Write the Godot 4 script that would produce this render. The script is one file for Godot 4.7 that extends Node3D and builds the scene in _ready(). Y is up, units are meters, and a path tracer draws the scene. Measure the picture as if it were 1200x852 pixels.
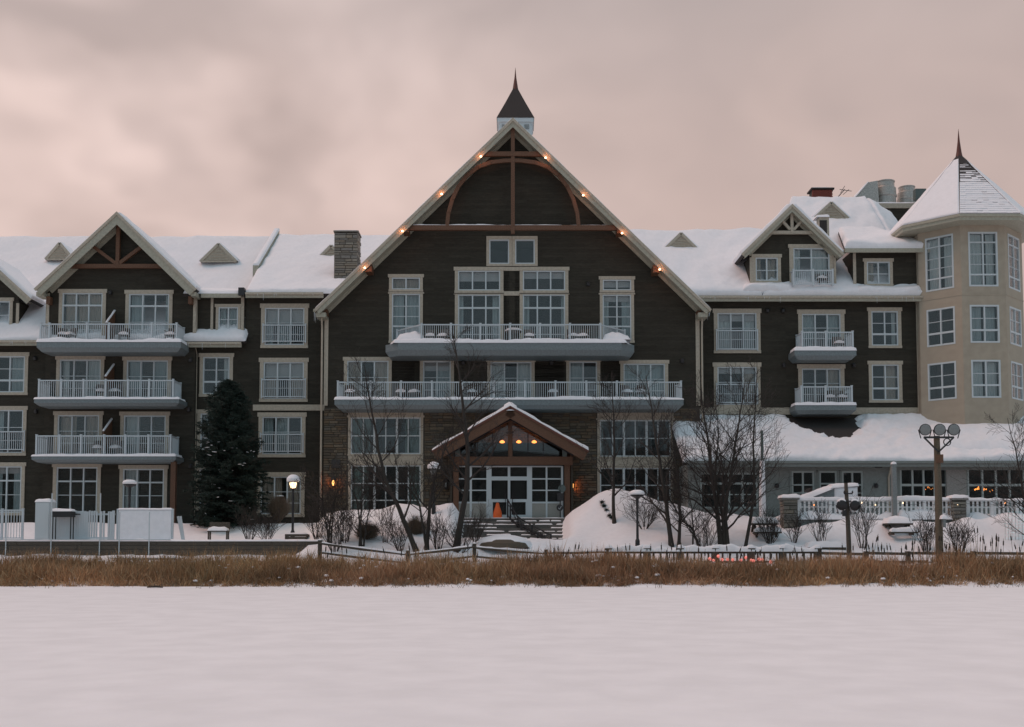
extends Node3D
# A snow-covered lakeside hotel under an overcast dusk sky, seen from the frozen lake. Metres, y up.
# Elevation drawing scale: 1200 x 852 units cover the survey sheet; at() turns sheet units on a vertical plane z into metres.

const FOCAL := 1320.0
const AXIS := Vector2(600.0, 562.0)
const TILT := 0.059
const EYE := Vector3(0, 1.55, 60)

var org := {}
var taken := {}
var M := {}
var rng := RandomNumberGenerator.new()
var nz := FastNoiseLite.new()

func at(px: float, py: float, z: float) -> Vector3:
	var yc := (AXIS.y - py) / FOCAL
	var d := Vector3((px - AXIS.x) / FOCAL, yc * cos(TILT) + sin(TILT), yc * sin(TILT) - cos(TILT))
	return EYE + d * ((z - EYE.z) / d.z)

func yy(py: float, z: float) -> float:
	return at(600, py, z).y

# ---------------------------------------------------------------- mesh collecting
class MB:
	var v := PackedVector3Array()
	var n := PackedVector3Array()
	var c := PackedColorArray()
	var xf := Transform3D.IDENTITY
	func tri(a: Vector3, b: Vector3, d: Vector3):          # counter-clockwise from outside
		var m := (b - a).cross(d - a).normalized()
		v.append(a); v.append(d); v.append(b)
		n.append(m); n.append(m); n.append(m)
	func quad(a: Vector3, b: Vector3, d: Vector3, e: Vector3):
		tri(a, b, d); tri(a, d, e)
	func stri(a, b, d, na, nb, nd):
		v.append(a); v.append(d); v.append(b)
		n.append(na); n.append(nd); n.append(nb)
	func box(l: Vector3, h: Vector3):
		var p := [Vector3(l.x, l.y, h.z), Vector3(h.x, l.y, h.z), Vector3(h.x, h.y, h.z), Vector3(l.x, h.y, h.z), Vector3(l.x, l.y, l.z), Vector3(h.x, l.y, l.z), Vector3(h.x, h.y, l.z), Vector3(l.x, h.y, l.z)]
		quad(p[0], p[1], p[2], p[3]); quad(p[5], p[4], p[7], p[6])
		quad(p[1], p[5], p[6], p[2]); quad(p[4], p[0], p[3], p[7])
		quad(p[3], p[2], p[6], p[7]); quad(p[4], p[5], p[1], p[0])
	func beam(a: Vector3, b: Vector3, w: float, h: float, up := Vector3.UP):   # w across, h along up
		var d := (b - a).normalized()
		var s := d.cross(up).normalized()
		var u := s.cross(d).normalized()
		s *= w / 2; u *= h / 2
		var q := [a - s - u, a + s - u, a + s + u, a - s + u]
		var r := [b - s - u, b + s - u, b + s + u, b - s + u]
		for i in 4:
			var j := (i + 1) % 4
			quad(q[i], q[j], r[j], r[i])
		quad(q[3], q[2], q[1], q[0]); quad(r[0], r[1], r[2], r[3])
	func tube(pts: Array, rad: Array, seg := 6):
		var rings := []
		var nn := []
		for i in pts.size():
			var d: Vector3 = (pts[mini(i + 1, pts.size() - 1)] - pts[maxi(i - 1, 0)]).normalized()
			var s := d.cross(Vector3(0.31, 0.2, 0.93) if absf(d.z) < 0.9 else Vector3.UP).normalized()
			var t := d.cross(s)
			var ring := []
			var rn := []
			for k in seg:
				var o := s * cos(TAU * k / seg) + t * sin(TAU * k / seg)
				ring.append(pts[i] + o * rad[i]); rn.append(o)
			rings.append(ring); nn.append(rn)
		for i in pts.size() - 1:
			for k in seg:
				var j := (k + 1) % seg
				stri(rings[i][k], rings[i][j], rings[i + 1][j], nn[i][k], nn[i][j], nn[i + 1][j])
				stri(rings[i][k], rings[i + 1][j], rings[i + 1][k], nn[i][k], nn[i + 1][j], nn[i + 1][k])
		for k in range(1, seg - 1):
			var L := pts.size() - 1
			tri(rings[L][0], rings[L][k], rings[L][k + 1])
			tri(rings[0][0], rings[0][k + 1], rings[0][k])
	func lathe(o: Vector3, prof: Array, seg := 16, smooth := true, ax := Vector3.UP, phase := 0.0):   # prof: Vector2(radius, along axis), upwards
		var s := ax.cross(Vector3(0, 0, 1) if absf(ax.z) < 0.9 else Vector3.UP).normalized()
		var t := s.cross(ax)
		for i in prof.size() - 1:
			var a: Vector2 = prof[i]
			var b: Vector2 = prof[i + 1]
			var slope := Vector2(b.y - a.y, a.x - b.x).normalized()
			for k in seg:
				var f := TAU * k / seg + phase
				var g := TAU * (k + 1) / seg + phase
				var df := s * cos(f) - t * sin(f)
				var dg := s * cos(g) - t * sin(g)
				var p0 := o + df * a.x + ax * a.y
				var p1 := o + dg * a.x + ax * a.y
				var p2 := o + dg * b.x + ax * b.y
				var p3 := o + df * b.x + ax * b.y
				if smooth:
					var n0 := df * slope.x + ax * slope.y
					var n1 := dg * slope.x + ax * slope.y
					stri(p0, p1, p2, n0, n1, n1); stri(p0, p2, p3, n0, n1, n0)
				else:
					if a.x > 1e-4: tri(p0, p1, p2)
					if b.x > 1e-4: tri(p0, p2, p3)
	func prism(poly: Array, z0: float, z1: float):         # poly of Vector2 in x, y, counter-clockwise; pushed from z0 to z1
		var pp := PackedVector2Array(poly)
		var idx := Geometry2D.triangulate_polygon(pp)
		var ccw := not Geometry2D.is_polygon_clockwise(pp)
		for i in range(0, idx.size(), 3):
			var a := pp[idx[i]]
			var b := pp[idx[i + 1]]
			var d := pp[idx[i + 2]]
			if (b - a).cross(d - a) < 0:
				var e := b
				b = d; d = e
			tri(Vector3(a.x, a.y, z1), Vector3(b.x, b.y, z1), Vector3(d.x, d.y, z1))
			tri(Vector3(a.x, a.y, z0), Vector3(d.x, d.y, z0), Vector3(b.x, b.y, z0))
		for i in pp.size():
			var a := pp[i]
			var b := pp[(i + 1) % pp.size()]
			if not ccw:
				var e := a
				a = b; b = e
			quad(Vector3(a.x, a.y, z0), Vector3(b.x, b.y, z0), Vector3(b.x, b.y, z1), Vector3(a.x, a.y, z1))
	func hex(p: Array):                                     # eight corners: bottom 0-3 counter-clockwise seen from above, top 4-7
		quad(p[3], p[2], p[1], p[0]); quad(p[4], p[5], p[6], p[7])
		for i in 4:
			var j := (i + 1) % 4
			quad(p[i], p[j], p[j + 4], p[i + 4])
	func turned(f: Transform3D):
		for i in v.size():
			v[i] = f * v[i]; n[i] = (f.basis * n[i]).normalized()

func mesh_of(mb: MB, o: Vector3) -> ArrayMesh:
	var vv := PackedVector3Array(mb.v)
	for i in vv.size(): vv[i] -= o
	var arr := []
	arr.resize(Mesh.ARRAY_MAX)
	arr[Mesh.ARRAY_VERTEX] = vv
	arr[Mesh.ARRAY_NORMAL] = mb.n
	if mb.c.size(): arr[Mesh.ARRAY_COLOR] = mb.c
	var m := ArrayMesh.new()
	m.add_surface_from_arrays(Mesh.PRIMITIVE_TRIANGLES, arr)
	return m

func numbered(called: String) -> String:
	var k: int = taken.get(called, 0)
	taken[called] = k + 1
	return called if k == 0 else "%s_%03d" % [called, k]

func put(mb: MB, called: String, material: Material, parent: Node3D = self, kind := "") -> MeshInstance3D:
	if mb.v.is_empty():
		return null
	mb.turned(mb.xf)
	var lo := mb.v[0]
	var hi := lo
	for p in mb.v:
		lo = lo.min(p); hi = hi.max(p)
	var o := Vector3((lo.x + hi.x) / 2, lo.y, (lo.z + hi.z) / 2)
	var mi := MeshInstance3D.new()
	mi.mesh = mesh_of(mb, o)
	mi.material_override = material
	mi.name = numbered(called) if parent == self else called
	parent.add_child(mi, true)
	mi.position = o - (org[parent] if org.has(parent) else Vector3.ZERO)
	org[mi] = o
	if kind: mi.set_meta("kind", kind)
	return mi

func node(called: String, where: Vector3, parent: Node3D = self) -> Node3D:
	var o := Node3D.new()
	o.name = numbered(called) if parent == self else called
	parent.add_child(o, true)
	o.position = where - (org[parent] if org.has(parent) else Vector3.ZERO)
	org[o] = where
	return o

func tag(o: Node3D, label: String, category: String, group := "", kind := ""):
	o.set_meta("label", label); o.set_meta("category", category)
	if group: o.set_meta("group", group)
	if kind: o.set_meta("kind", kind)

func thing(called: String, label: String, category: String, where: Vector3, group := "") -> Node3D:
	var o := node(called, where)
	tag(o, label, category, group)
	return o

func copy_of(o: Node3D, where: Vector3, label: String, turn := 0.0) -> Node3D:
	var base := String(o.name).rstrip("0123456789").rstrip("_")
	var r: Node3D = o.duplicate()
	r.name = numbered(base)
	add_child(r, true)
	r.position = where
	r.rotation.y = turn
	r.set_meta("label", label)
	return r

# ---------------------------------------------------------------- materials
func lin(r: float, g: float, b: float) -> Color:
	return Color(r, g, b).linear_to_srgb()

func noise_tex(freq: float, ramp: Array, seed_ := 1, size := 512, octaves := 4, stretch := false) -> NoiseTexture2D:
	var f := FastNoiseLite.new()
	f.seed = seed_
	f.noise_type = FastNoiseLite.TYPE_SIMPLEX_SMOOTH
	f.frequency = freq
	f.fractal_octaves = octaves
	var t := NoiseTexture2D.new()
	t.width = size; t.height = size
	t.seamless = true
	t.noise = f
	if ramp:
		var g := Gradient.new()
		g.offsets = PackedFloat32Array([0.2, 0.8])
		g.colors = PackedColorArray(ramp)
		t.color_ramp = g
	return t

func mat(key: String, c: Color, rough := 0.8, vary := 0.0, tile := 1.0, relief := 0.0, freq := 0.02) -> StandardMaterial3D:
	var m := StandardMaterial3D.new()
	m.resource_name = key
	m.roughness = rough
	if vary > 0.0:
		var l := c.srgb_to_linear()
		m.albedo_texture = noise_tex(freq, [(l * (1 - vary)).linear_to_srgb(), (l * (1 + vary)).linear_to_srgb()], hash(key) % 1000, 512, 5)
		m.uv1_triplanar = true
		m.uv1_world_triplanar = true
		m.uv1_scale = Vector3.ONE / tile
		if relief > 0.0:
			m.heightmap_enabled = true
			m.heightmap_texture = noise_tex(freq * 2.5, [], hash(key) % 1000 + 7, 512, 5)
			m.heightmap_scale = relief
	else:
		m.albedo_color = c
	M[key] = m
	return m

func lap_siding(key: String, c: Color):
	# narrow lapped boards: each board its own shade, a fine drip edge along its foot
	var W := 1024
	var H := 512
	var rows := 16
	var im := Image.create(W, H, false, Image.FORMAT_RGB8)
	var hm := Image.create(W, H, false, Image.FORMAT_L8)
	var R := RandomNumberGenerator.new()
	R.seed = 91
	var n := FastNoiseLite.new()
	n.seed = 8
	n.frequency = 0.012
	n.fractal_octaves = 4
	var l := c.srgb_to_linear()
	for r in rows:
		var cuts := [0]
		var x := R.randi_range(60, 200)
		while x < W - 60:
			cuts.append(x); x += R.randi_range(180, 330)
		cuts.append(W)
		var tones := []
		for i in cuts.size(): tones.append(R.randf_range(0.88, 1.12))
		for y in range(r * H / rows, (r + 1) * H / rows):
			var t := float(y - r * H / rows) / (H / rows)
			var seg := 0
			for i in W:
				if seg + 1 < cuts.size() - 1 and i >= cuts[seg + 1]: seg += 1
				var k: float = tones[seg] * (1.0 + 0.16 * n.get_noise_2d(i, y * 3.0) + 0.10 * n.get_noise_2d(i * 0.3 + 400, y * 0.3))
				im.set_pixel(i, y, (l * k).linear_to_srgb())
				var h := 0.25 + 0.7 * t
				if i - cuts[seg] < 2: h *= 0.6
				hm.set_pixel(i, y, Color(h, h, h))
	var m := StandardMaterial3D.new()
	m.resource_name = key
	m.roughness = 0.9
	m.metallic_specular = 0.3
	m.albedo_texture = ImageTexture.create_from_image(im)
	m.heightmap_enabled = true
	m.heightmap_texture = ImageTexture.create_from_image(hm)
	m.heightmap_scale = 1.2
	m.uv1_triplanar = true
	m.uv1_world_triplanar = true
	m.uv1_scale = Vector3(1.0 / 5.0, 1.0 / 2.4, 1.0 / 5.0)
	M[key] = m

func lamp_mat(key: String, c: Color, energy: float) -> StandardMaterial3D:
	var m := StandardMaterial3D.new()
	m.resource_name = key
	m.albedo_color = Color(0.9, 0.85, 0.75)
	m.emission_enabled = true
	m.emission = c
	m.emission_energy_multiplier = energy
	M[key] = m
	return m

func make_materials():
	lap_siding("siding", lin(0.0430, 0.0392, 0.0312))
	mat("trim", lin(0.42, 0.375, 0.30), 0.6, 0.1, 1.7)
	mat("fascia", lin(0.36, 0.35, 0.28), 0.6, 0.1, 2.0)
	mat("tower_stucco", lin(0.37, 0.325, 0.255), 0.85, 0.06, 6.0, 0.05, 0.02)
	mat("grey_panel", lin(0.20, 0.225, 0.215), 0.7, 0.08, 2.0)
	mat("sash_white", lin(0.53, 0.59, 0.61), 0.45)
	mat("rail_white", lin(0.51, 0.57, 0.60), 0.45)
	mat("slab_blue", lin(0.17, 0.205, 0.215), 0.6, 0.12, 1.3)
	mat("timber", lin(0.125, 0.060, 0.032), 0.65, 0.25, 0.8, 0.1, 0.02)
	mat("timber_red", lin(0.13, 0.042, 0.026), 0.6, 0.2, 0.8)
	mat("spire_copper", lin(0.10, 0.028, 0.018), 0.5, 0.2, 0.5)
	mat("shingle_dark", lin(0.035, 0.03, 0.028), 0.85, 0.3, 0.7, 0.2)
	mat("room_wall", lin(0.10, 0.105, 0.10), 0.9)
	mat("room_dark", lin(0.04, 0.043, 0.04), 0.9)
	mat("curtain", lin(0.24, 0.305, 0.31), 0.9)
	mat("curtain_pale", lin(0.36, 0.42, 0.42), 0.9)
	mat("curtain_beige", lin(0.27, 0.25, 0.21), 0.9)
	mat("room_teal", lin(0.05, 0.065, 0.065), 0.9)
	mat("curtain_green", lin(0.09, 0.135, 0.125), 0.9)
	mat("blind", lin(0.26, 0.28, 0.28), 0.8)
	mat("black_metal", lin(0.018, 0.018, 0.02), 0.45)
	mat("grey_metal", lin(0.22, 0.24, 0.24), 0.5, 0.15, 0.8)
	mat("galvanised", lin(0.45, 0.43, 0.40), 0.45, 0.2, 1.2)
	M.galvanised.metallic = 0.6
	mat("post_green", lin(0.10, 0.13, 0.125), 0.7, 0.15, 0.6)
	mat("weathered", lin(0.085, 0.072, 0.058), 0.9, 0.3, 0.7, 0.3)
	mat("pole_wood", lin(0.13, 0.105, 0.075), 0.9, 0.25, 0.6, 0.3)
	mat("bark", lin(0.042, 0.036, 0.031), 0.95, 0.3, 0.3, 0.4)
	mat("twig", lin(0.042, 0.035, 0.031), 0.95)
	mat("deck_white", lin(0.74, 0.76, 0.77), 0.5)
	mat("grey_sash", lin(0.36, 0.41, 0.40), 0.5)
	mat("needles", lin(0.014, 0.030, 0.022), 0.8, 0.35, 0.4)
	mat("brush", lin(0.17, 0.135, 0.10), 0.95)
	mat("brick_red", lin(0.20, 0.05, 0.035), 0.85, 0.2, 0.3)
	mat("cone_orange", lin(0.80, 0.13, 0.02), 0.5)
	mat("step_stone", lin(0.12, 0.115, 0.105), 0.85, 0.3, 0.5, 0.3)
	mat("concrete", lin(0.26, 0.255, 0.24), 0.85, 0.12, 1.0)
	mat("door_panel", lin(0.30, 0.30, 0.27), 0.6, 0.05, 1.0)
	mat("mortar", lin(0.075, 0.068, 0.055), 0.95, 0.2, 0.5)
	mat("chair_wicker", lin(0.07, 0.05, 0.035), 0.8)
	mat("net_blue", lin(0.05, 0.1, 0.3), 0.7)
	var stones := [[0.125, 0.100, 0.068], [0.160, 0.132, 0.094], [0.095, 0.078, 0.058], [0.145, 0.106, 0.068], [0.115, 0.105, 0.086]]
	for i in 5:
		mat("stone_%d" % i, lin(stones[i][0], stones[i][1], stones[i][2]), 0.9, 0.3, 0.35, 0.3)
	var chim := [[0.20, 0.185, 0.155], [0.25, 0.235, 0.20], [0.16, 0.15, 0.13], [0.22, 0.195, 0.155], [0.19, 0.185, 0.17]]
	for i in 5:
		mat("ledge_%d" % i, lin(chim[i][0], chim[i][1], chim[i][2]), 0.9, 0.3, 0.35, 0.3)
	mat("snow", lin(0.82, 0.83, 0.86), 0.85, 0.03, 3.5, 0.5, 0.02)
	mat("lake_snow", lin(0.82, 0.82, 0.84), 0.85, 0.04, 14.0, 0.8, 0.02)
	mat("ice", lin(0.62, 0.68, 0.72), 0.15)
	# glass: a plain clear pane
	var g := StandardMaterial3D.new()
	g.resource_name = "glass"
	g.transparency = BaseMaterial3D.TRANSPARENCY_ALPHA
	g.albedo_color = Color(0.5, 0.6, 0.62, 0.02)
	g.roughness = 0.02
	g.metallic_specular = 0.5
	M.glass = g
	lamp_mat("lamp_warm", Color(1.0, 0.58, 0.25), 2.6)
	lamp_mat("lamp_amber", Color(1.0, 0.70, 0.36), 2.4)
	mat("forest", lin(0.045, 0.052, 0.050), 0.95, 0.7, 90.0, 0.0, 0.03)
	lamp_mat("lamp_white", Color(1.0, 0.86, 0.68), 2.6)
	lamp_mat("lamp_spot", Color(1.0, 0.80, 0.62), 6.0)
	lamp_mat("lamp_red", Color(1.0, 0.16, 0.22), 0.65)
	lamp_mat("lamp_teal", Color(0.25, 0.75, 0.85), 0.7)

func bulb_light(parent: Node3D, where: Vector3, c: Color, energy: float, size := 0.05):
	var l := OmniLight3D.new()
	l.name = "lamp_light"
	l.light_color = c
	l.light_energy = energy
	l.light_size = size
	l.omni_range = 12.0
	l.omni_attenuation = 2.0
	l.shadow_enabled = true
	parent.add_child(l, true)
	l.position = where - (org[parent] if org.has(parent) else Vector3.ZERO)

# ---------------------------------------------------------------- snow
func snow_sheet(p00: Vector3, p10: Vector3, p11: Vector3, p01: Vector3, thick: float, called := "snow", parent: Node3D = self, rough := 0.35, step := 0.35, round_ := 0.25, mask := []) -> MeshInstance3D:
	# a lumpy layer over the quad p00 (near left) p10 (near right) p11 p01, rounded off at its rim
	var mb := MB.new()
	snow_into(mb, p00, p10, p11, p01, thick, rough, step, round_, mask)
	return put(mb, called, M.snow, parent)

func snow_into(mb: MB, p00: Vector3, p10: Vector3, p11: Vector3, p01: Vector3, thick: float, rough := 0.35, step := 0.35, round_ := 0.25, mask := []):
	var w := maxf((p10 - p00).length(), (p11 - p01).length())
	var d := maxf((p01 - p00).length(), (p11 - p10).length())
	var nx := clampi(int(w / step), 2, 200)
	var ny := clampi(int(d / step), 2, 40)
	var up := (p10 - p00).cross(p01 - p00)
	if up.length() < 1e-6: up = (p11 - p00).cross(p01 - p00)
	up = up.normalized()
	if up.y < 0: up = -up
	var rows := []
	var us := [0.0]
	var vs := [0.0]
	for i in range(0, nx + 1): us.append(lerpf(minf(0.4, round_ / w), 1 - minf(0.4, round_ / w), float(i) / nx))
	for i in range(0, ny + 1): vs.append(lerpf(minf(0.4, round_ / d), 1 - minf(0.4, round_ / d), float(i) / ny))
	us.insert(1, minf(0.4, round_ / w) * 0.3); us.append(1 - minf(0.4, round_ / w) * 0.3); us.append(1.0)
	vs.insert(1, minf(0.4, round_ / d) * 0.3); vs.append(1 - minf(0.4, round_ / d) * 0.3); vs.append(1.0)
	for j in vs.size():
		var row := []
		for i in us.size():
			var p := p00.lerp(p10, us[i]).lerp(p01.lerp(p11, us[i]), vs[j])
			var e := minf(minf(us[i], 1 - us[i]) * w, minf(vs[j], 1 - vs[j]) * d) / round_
			e = clampf(e, 0, 1)
			var prof := sqrt(1 - (1 - e) * (1 - e))
			var k := 1.0 + rough * (0.8 * nz.get_noise_3d(p.x * 17, p.y * 17, p.z * 17) + nz.get_noise_3d(p.x * 60, p.y * 60, p.z * 60) + 0.5 * nz.get_noise_3d(p.x * 190, p.y * 190, p.z * 190))
			if mask:                                         # [x, z, half width, half depth] of a bare patch
				var bare := Vector2((p.x - mask[0]) / mask[2], (p.z - mask[1]) / mask[3]).length() + 0.22 * nz.get_noise_2d(p.x * 90, p.z * 90)
				var lies := smoothstep(0.9, 1.12, bare)
				k = k * lies - 0.15 * (1.0 - lies)
			row.append(p + up * (thick * prof * k) - up * (0.015 if e <= 0.0 else 0.0))
		rows.append(row)
	smooth_grid(mb, rows, up)

func smooth_grid(mb: MB, rows: Array, up := Vector3.UP):
	var H := rows.size()
	var W: int = rows[0].size()
	var ns := []
	for j in H:
		var r := []
		for i in W:
			var dx: Vector3 = rows[j][mini(i + 1, W - 1)] - rows[j][maxi(i - 1, 0)]
			var dz: Vector3 = rows[mini(j + 1, H - 1)][i] - rows[maxi(j - 1, 0)][i]
			var m := dx.cross(dz).normalized()
			if m.dot(up) < 0: m = -m
			r.append(m)
		ns.append(r)
	for j in H - 1:
		for i in W - 1:
			var a: Vector3 = rows[j][i]
			var b: Vector3 = rows[j][i + 1]
			var d: Vector3 = rows[j + 1][i + 1]
			var e: Vector3 = rows[j + 1][i]
			if (b - a).cross(d - a).dot(up) >= 0:
				mb.stri(a, b, d, ns[j][i], ns[j][i + 1], ns[j + 1][i + 1]); mb.stri(a, d, e, ns[j][i], ns[j + 1][i + 1], ns[j + 1][i])
			else:
				mb.stri(a, d, b, ns[j][i], ns[j + 1][i + 1], ns[j][i + 1]); mb.stri(a, e, d, ns[j][i], ns[j + 1][i], ns[j + 1][i + 1])

func icicles(parent: Node3D, a: Vector3, b: Vector3, n: int, most := 0.4):
	var mb := MB.new()
	for i in n:
		var p := a.lerp(b, rng.randf())
		var L := most * pow(rng.randf(), 2.0) + 0.06
		mb.tube([p, p - Vector3(0, L * 0.5, 0), p - Vector3(0, L, 0)], [0.016, 0.010, 0.002], 5)
	put(mb, "icicles", M.ice, parent, "stuff")

func snow_on(x0: float, x1: float, z0: float, z1: float, y: float, h: float, parent: Node3D, rough := 0.35, step := 0.12):
	return snow_sheet(Vector3(x0, y, z1), Vector3(x1, y, z1), Vector3(x1, y, z0), Vector3(x0, y, z0), h, "snow", parent, rough, step, minf(h * 1.2, minf(x1 - x0, z1 - z0) * 0.4))
# ---------------------------------------------------------------- building pieces
# A face is a wall plane with its own axes: x right, y up, z out. holes are the openings cut in it.
func face(building: Node3D, f: Transform3D) -> Dictionary:
	return {"n": building, "f": f, "holes": [], "z": f.origin.z}

func flat_face(building: Node3D, z: float) -> Dictionary:
	return face(building, Transform3D(Basis.IDENTITY, Vector3(0, 0, z)))

func wall(F: Dictionary, top: Array, bottom: float, material: Material, called := "wall"):
	var xs := []
	for p in top: xs.append(p.x)
	for h in F.holes:
		for x in [h.position.x, h.end.x]:
			if x > top[0].x and x < top[-1].x: xs.append(x)
	var xq: float = top[0].x + 0.4
	while xq < top[-1].x:
		if top.size() > 2: xs.append(xq)
		xq += 0.4
	xs.sort()
	var mb := MB.new()
	mb.xf = F.f
	for i in xs.size() - 1:
		var a: float = xs[i]
		var b: float = xs[i + 1]
		if b - a < 1e-4: continue
		var mid := (a + b) / 2
		var ta := 0.0
		var tb := 0.0
		for k in top.size() - 1:
			if mid >= top[k].x and mid <= top[k + 1].x:
				ta = remap(a, top[k].x, top[k + 1].x, top[k].y, top[k + 1].y)
				tb = remap(b, top[k].x, top[k + 1].x, top[k].y, top[k + 1].y)
		var spans := []
		for h in F.holes:
			if h.position.x < mid and h.end.x > mid: spans.append(Vector2(h.position.y, h.end.y))
		spans.sort_custom(func(p, q): return p.x < q.x)
		var y := bottom
		for s in spans:
			if s.x > y + 1e-4: mb.quad(Vector3(a, y, 0), Vector3(b, y, 0), Vector3(b, s.x, 0), Vector3(a, s.x, 0))
			y = maxf(y, s.y)
		if maxf(ta, tb) > y: mb.quad(Vector3(a, y, 0), Vector3(b, y, 0), Vector3(b, maxf(tb, y), 0), Vector3(a, maxf(ta, y), 0))
	return put(mb, called, material, F.n)

# A window: x0..x1, y0..y1 outside its casing. o: cols (count or list of shares), rows [[share from the top, bar width]...], cas, curtain, room
func win(F: Dictionary, x0: float, y0: float, x1: float, y1: float, o := {}) -> Node3D:
	var cas: float = o.get("cas", 0.15)
	var head: float = o.get("head", cas * 1.15)
	var foot: float = o.get("foot", cas * 0.8)
	var f: Transform3D = F.f
	var w := node(o.get("name", "window"), f * Vector3((x0 + x1) / 2, y0, 0), F.n)
	var gx0 := x0 + cas
	var gx1 := x1 - cas
	var gy0 := y0 + foot
	var gy1 := y1 - head
	F.holes.append(Rect2(gx0, gy0, gx1 - gx0, gy1 - gy0))
	var mb := MB.new()
	mb.xf = f
	if cas > 0.02:
		mb.box(Vector3(x0, y0 + foot, 0.002), Vector3(gx0, gy1, 0.05)); mb.box(Vector3(gx1, y0 + foot, 0.002), Vector3(x1, gy1, 0.05))
		mb.box(Vector3(x0 - o.get("lip", 0.06), gy1, 0.0025), Vector3(x1 + o.get("lip", 0.06), y1, 0.07))
		if foot > 0.02: mb.box(Vector3(x0 - o.get("lip", 0.06) / 3, y0, 0.0025), Vector3(x1 + o.get("lip", 0.06) / 3, gy0, 0.065))
		put(mb, "casing", o.get("trim", M.trim), w)
	# sash
	mb = MB.new()
	mb.xf = f
	var fr: float = o.get("fr", 0.065)
	var zi := -0.10
	var zo := 0.02
	mb.box(Vector3(gx0, gy0, zi), Vector3(gx0 + fr, gy1, zo)); mb.box(Vector3(gx1 - fr, gy0, zi), Vector3(gx1, gy1, zo))
	mb.box(Vector3(gx0 + fr, gy0, zi), Vector3(gx1 - fr, gy0 + fr, zo)); mb.box(Vector3(gx0 + fr, gy1 - fr, zi), Vector3(gx1 - fr, gy1, zo))
	var ix0 := gx0 + fr
	var ix1 := gx1 - fr
	var iy0 := gy0 + fr
	var iy1 := gy1 - fr
	var cols = o.get("cols", 2)
	var cuts := [0.0]
	if cols is int:
		for i in cols: cuts.append((i + 1.0) / cols)
	else:
		cuts.append_array(cols); cuts.append(1.0)
	var bar: float = o.get("bar", 0.07)
	var rows: Array = o.get("rows", [])
	var bars := []
	for i in range(1, cuts.size() - 1):
		var bw: float = o.get("thick", {}).get(i, bar)
		var x := lerpf(ix0, ix1, cuts[i])
		mb.box(Vector3(x - bw / 2, iy0, zi + 0.005), Vector3(x + bw / 2, iy1, zo - 0.005))
		bars.append([x - bw / 2, x + bw / 2])
	var ys := [iy1]
	for r in rows:
		var y := lerpf(iy1, iy0, r[0])
		mb.box(Vector3(ix0, y - r[1] / 2, zi + 0.01), Vector3(ix1, y + r[1] / 2, zo - 0.01))
		ys.append(y + r[1] / 2); ys.append(y - r[1] / 2)
	ys.append(iy0)
	put(mb, "sash", o.get("sash", M.sash_white), w)
	# panes
	var xs := [ix0]
	for b in bars: xs.append_array(b)
	xs.append(ix1)
	for i in range(0, xs.size(), 2):
		for j in range(0, ys.size(), 2):
			if xs[i + 1] - xs[i] < 0.03 or ys[j] - ys[j + 1] < 0.03: continue
			var pb := MB.new()
			pb.xf = f
			var tx := rng.randfn(0, 0.0022)
			var ty := rng.randfn(0, 0.0022)
			var hw: float = (xs[i + 1] - xs[i]) / 2
			var hh: float = (ys[j] - ys[j + 1]) / 2
			var cc := Vector3(xs[i] + hw, ys[j + 1] + hh, -0.04)
			for zz in [0.004, -0.004]:
				var q := []
				for s in [[-1, -1], [1, -1], [1, 1], [-1, 1]]:
					q.append(cc + Vector3(s[0] * hw, s[1] * hh, zz + tx * s[0] * hw + ty * s[1] * hh))
				if zz == 0.004 or zz == -0.016: pb.quad(q[0], q[1], q[2], q[3])
				else: pb.quad(q[3], q[2], q[1], q[0])
			put(pb, "pane", M.glass, w)
	# the room behind
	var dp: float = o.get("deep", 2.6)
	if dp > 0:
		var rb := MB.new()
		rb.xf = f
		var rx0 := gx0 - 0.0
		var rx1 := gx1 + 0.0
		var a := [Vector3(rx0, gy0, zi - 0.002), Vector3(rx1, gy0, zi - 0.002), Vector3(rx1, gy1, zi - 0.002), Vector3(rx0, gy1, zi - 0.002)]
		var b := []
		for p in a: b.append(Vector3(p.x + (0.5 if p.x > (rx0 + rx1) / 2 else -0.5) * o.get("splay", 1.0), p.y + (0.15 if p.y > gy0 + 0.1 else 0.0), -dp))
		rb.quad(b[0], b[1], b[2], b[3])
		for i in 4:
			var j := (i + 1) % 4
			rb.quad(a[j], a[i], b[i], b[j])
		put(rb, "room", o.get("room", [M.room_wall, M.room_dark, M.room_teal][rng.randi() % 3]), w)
	# curtains
	var cur = o.get("curtain", "")
	var cloth: Material = o.get("cloth", [M.curtain, M.curtain, M.curtain_pale, M.curtain_beige][rng.randi() % 4])
	if cur is String and cur == "":
		cur = []
		var n := cuts.size() - 1
		for i in n:
			if n == 3 and i == 1: cur.append(0.0 if rng.randf() < 0.75 else 0.5)
			else: cur.append([1.0, 1.0, 0.65, 0.5, 0.0][rng.randi() % 5])
	if cur is Array:
		for i in mini(cur.size(), cuts.size() - 1):
			if cur[i] <= 0.02: continue
			var c0 := lerpf(ix0, ix1, cuts[i])
			var c1 := lerpf(ix0, ix1, cuts[i + 1])
			if i < (cuts.size() - 1) / 2.0: c1 = lerpf(c0, c1, cur[i])
			else: c0 = lerpf(c1, c0, cur[i])
			drape(w, f, c0, c1, iy0 - 0.02, iy1 + 0.02, -0.28 - 0.03 * (i % 2), cloth)
	var bl: float = o.get("blind", rng.randf_range(0.12, 0.4) if rng.randf() < 0.12 else 0.0)
	if bl > 0:
		var bb := MB.new()
		bb.xf = f
		bb.box(Vector3(ix0, lerpf(iy1, iy0, bl), -0.2), Vector3(ix1, iy1, -0.19))
		put(bb, "blind", M.blind, w)
	return w

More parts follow.
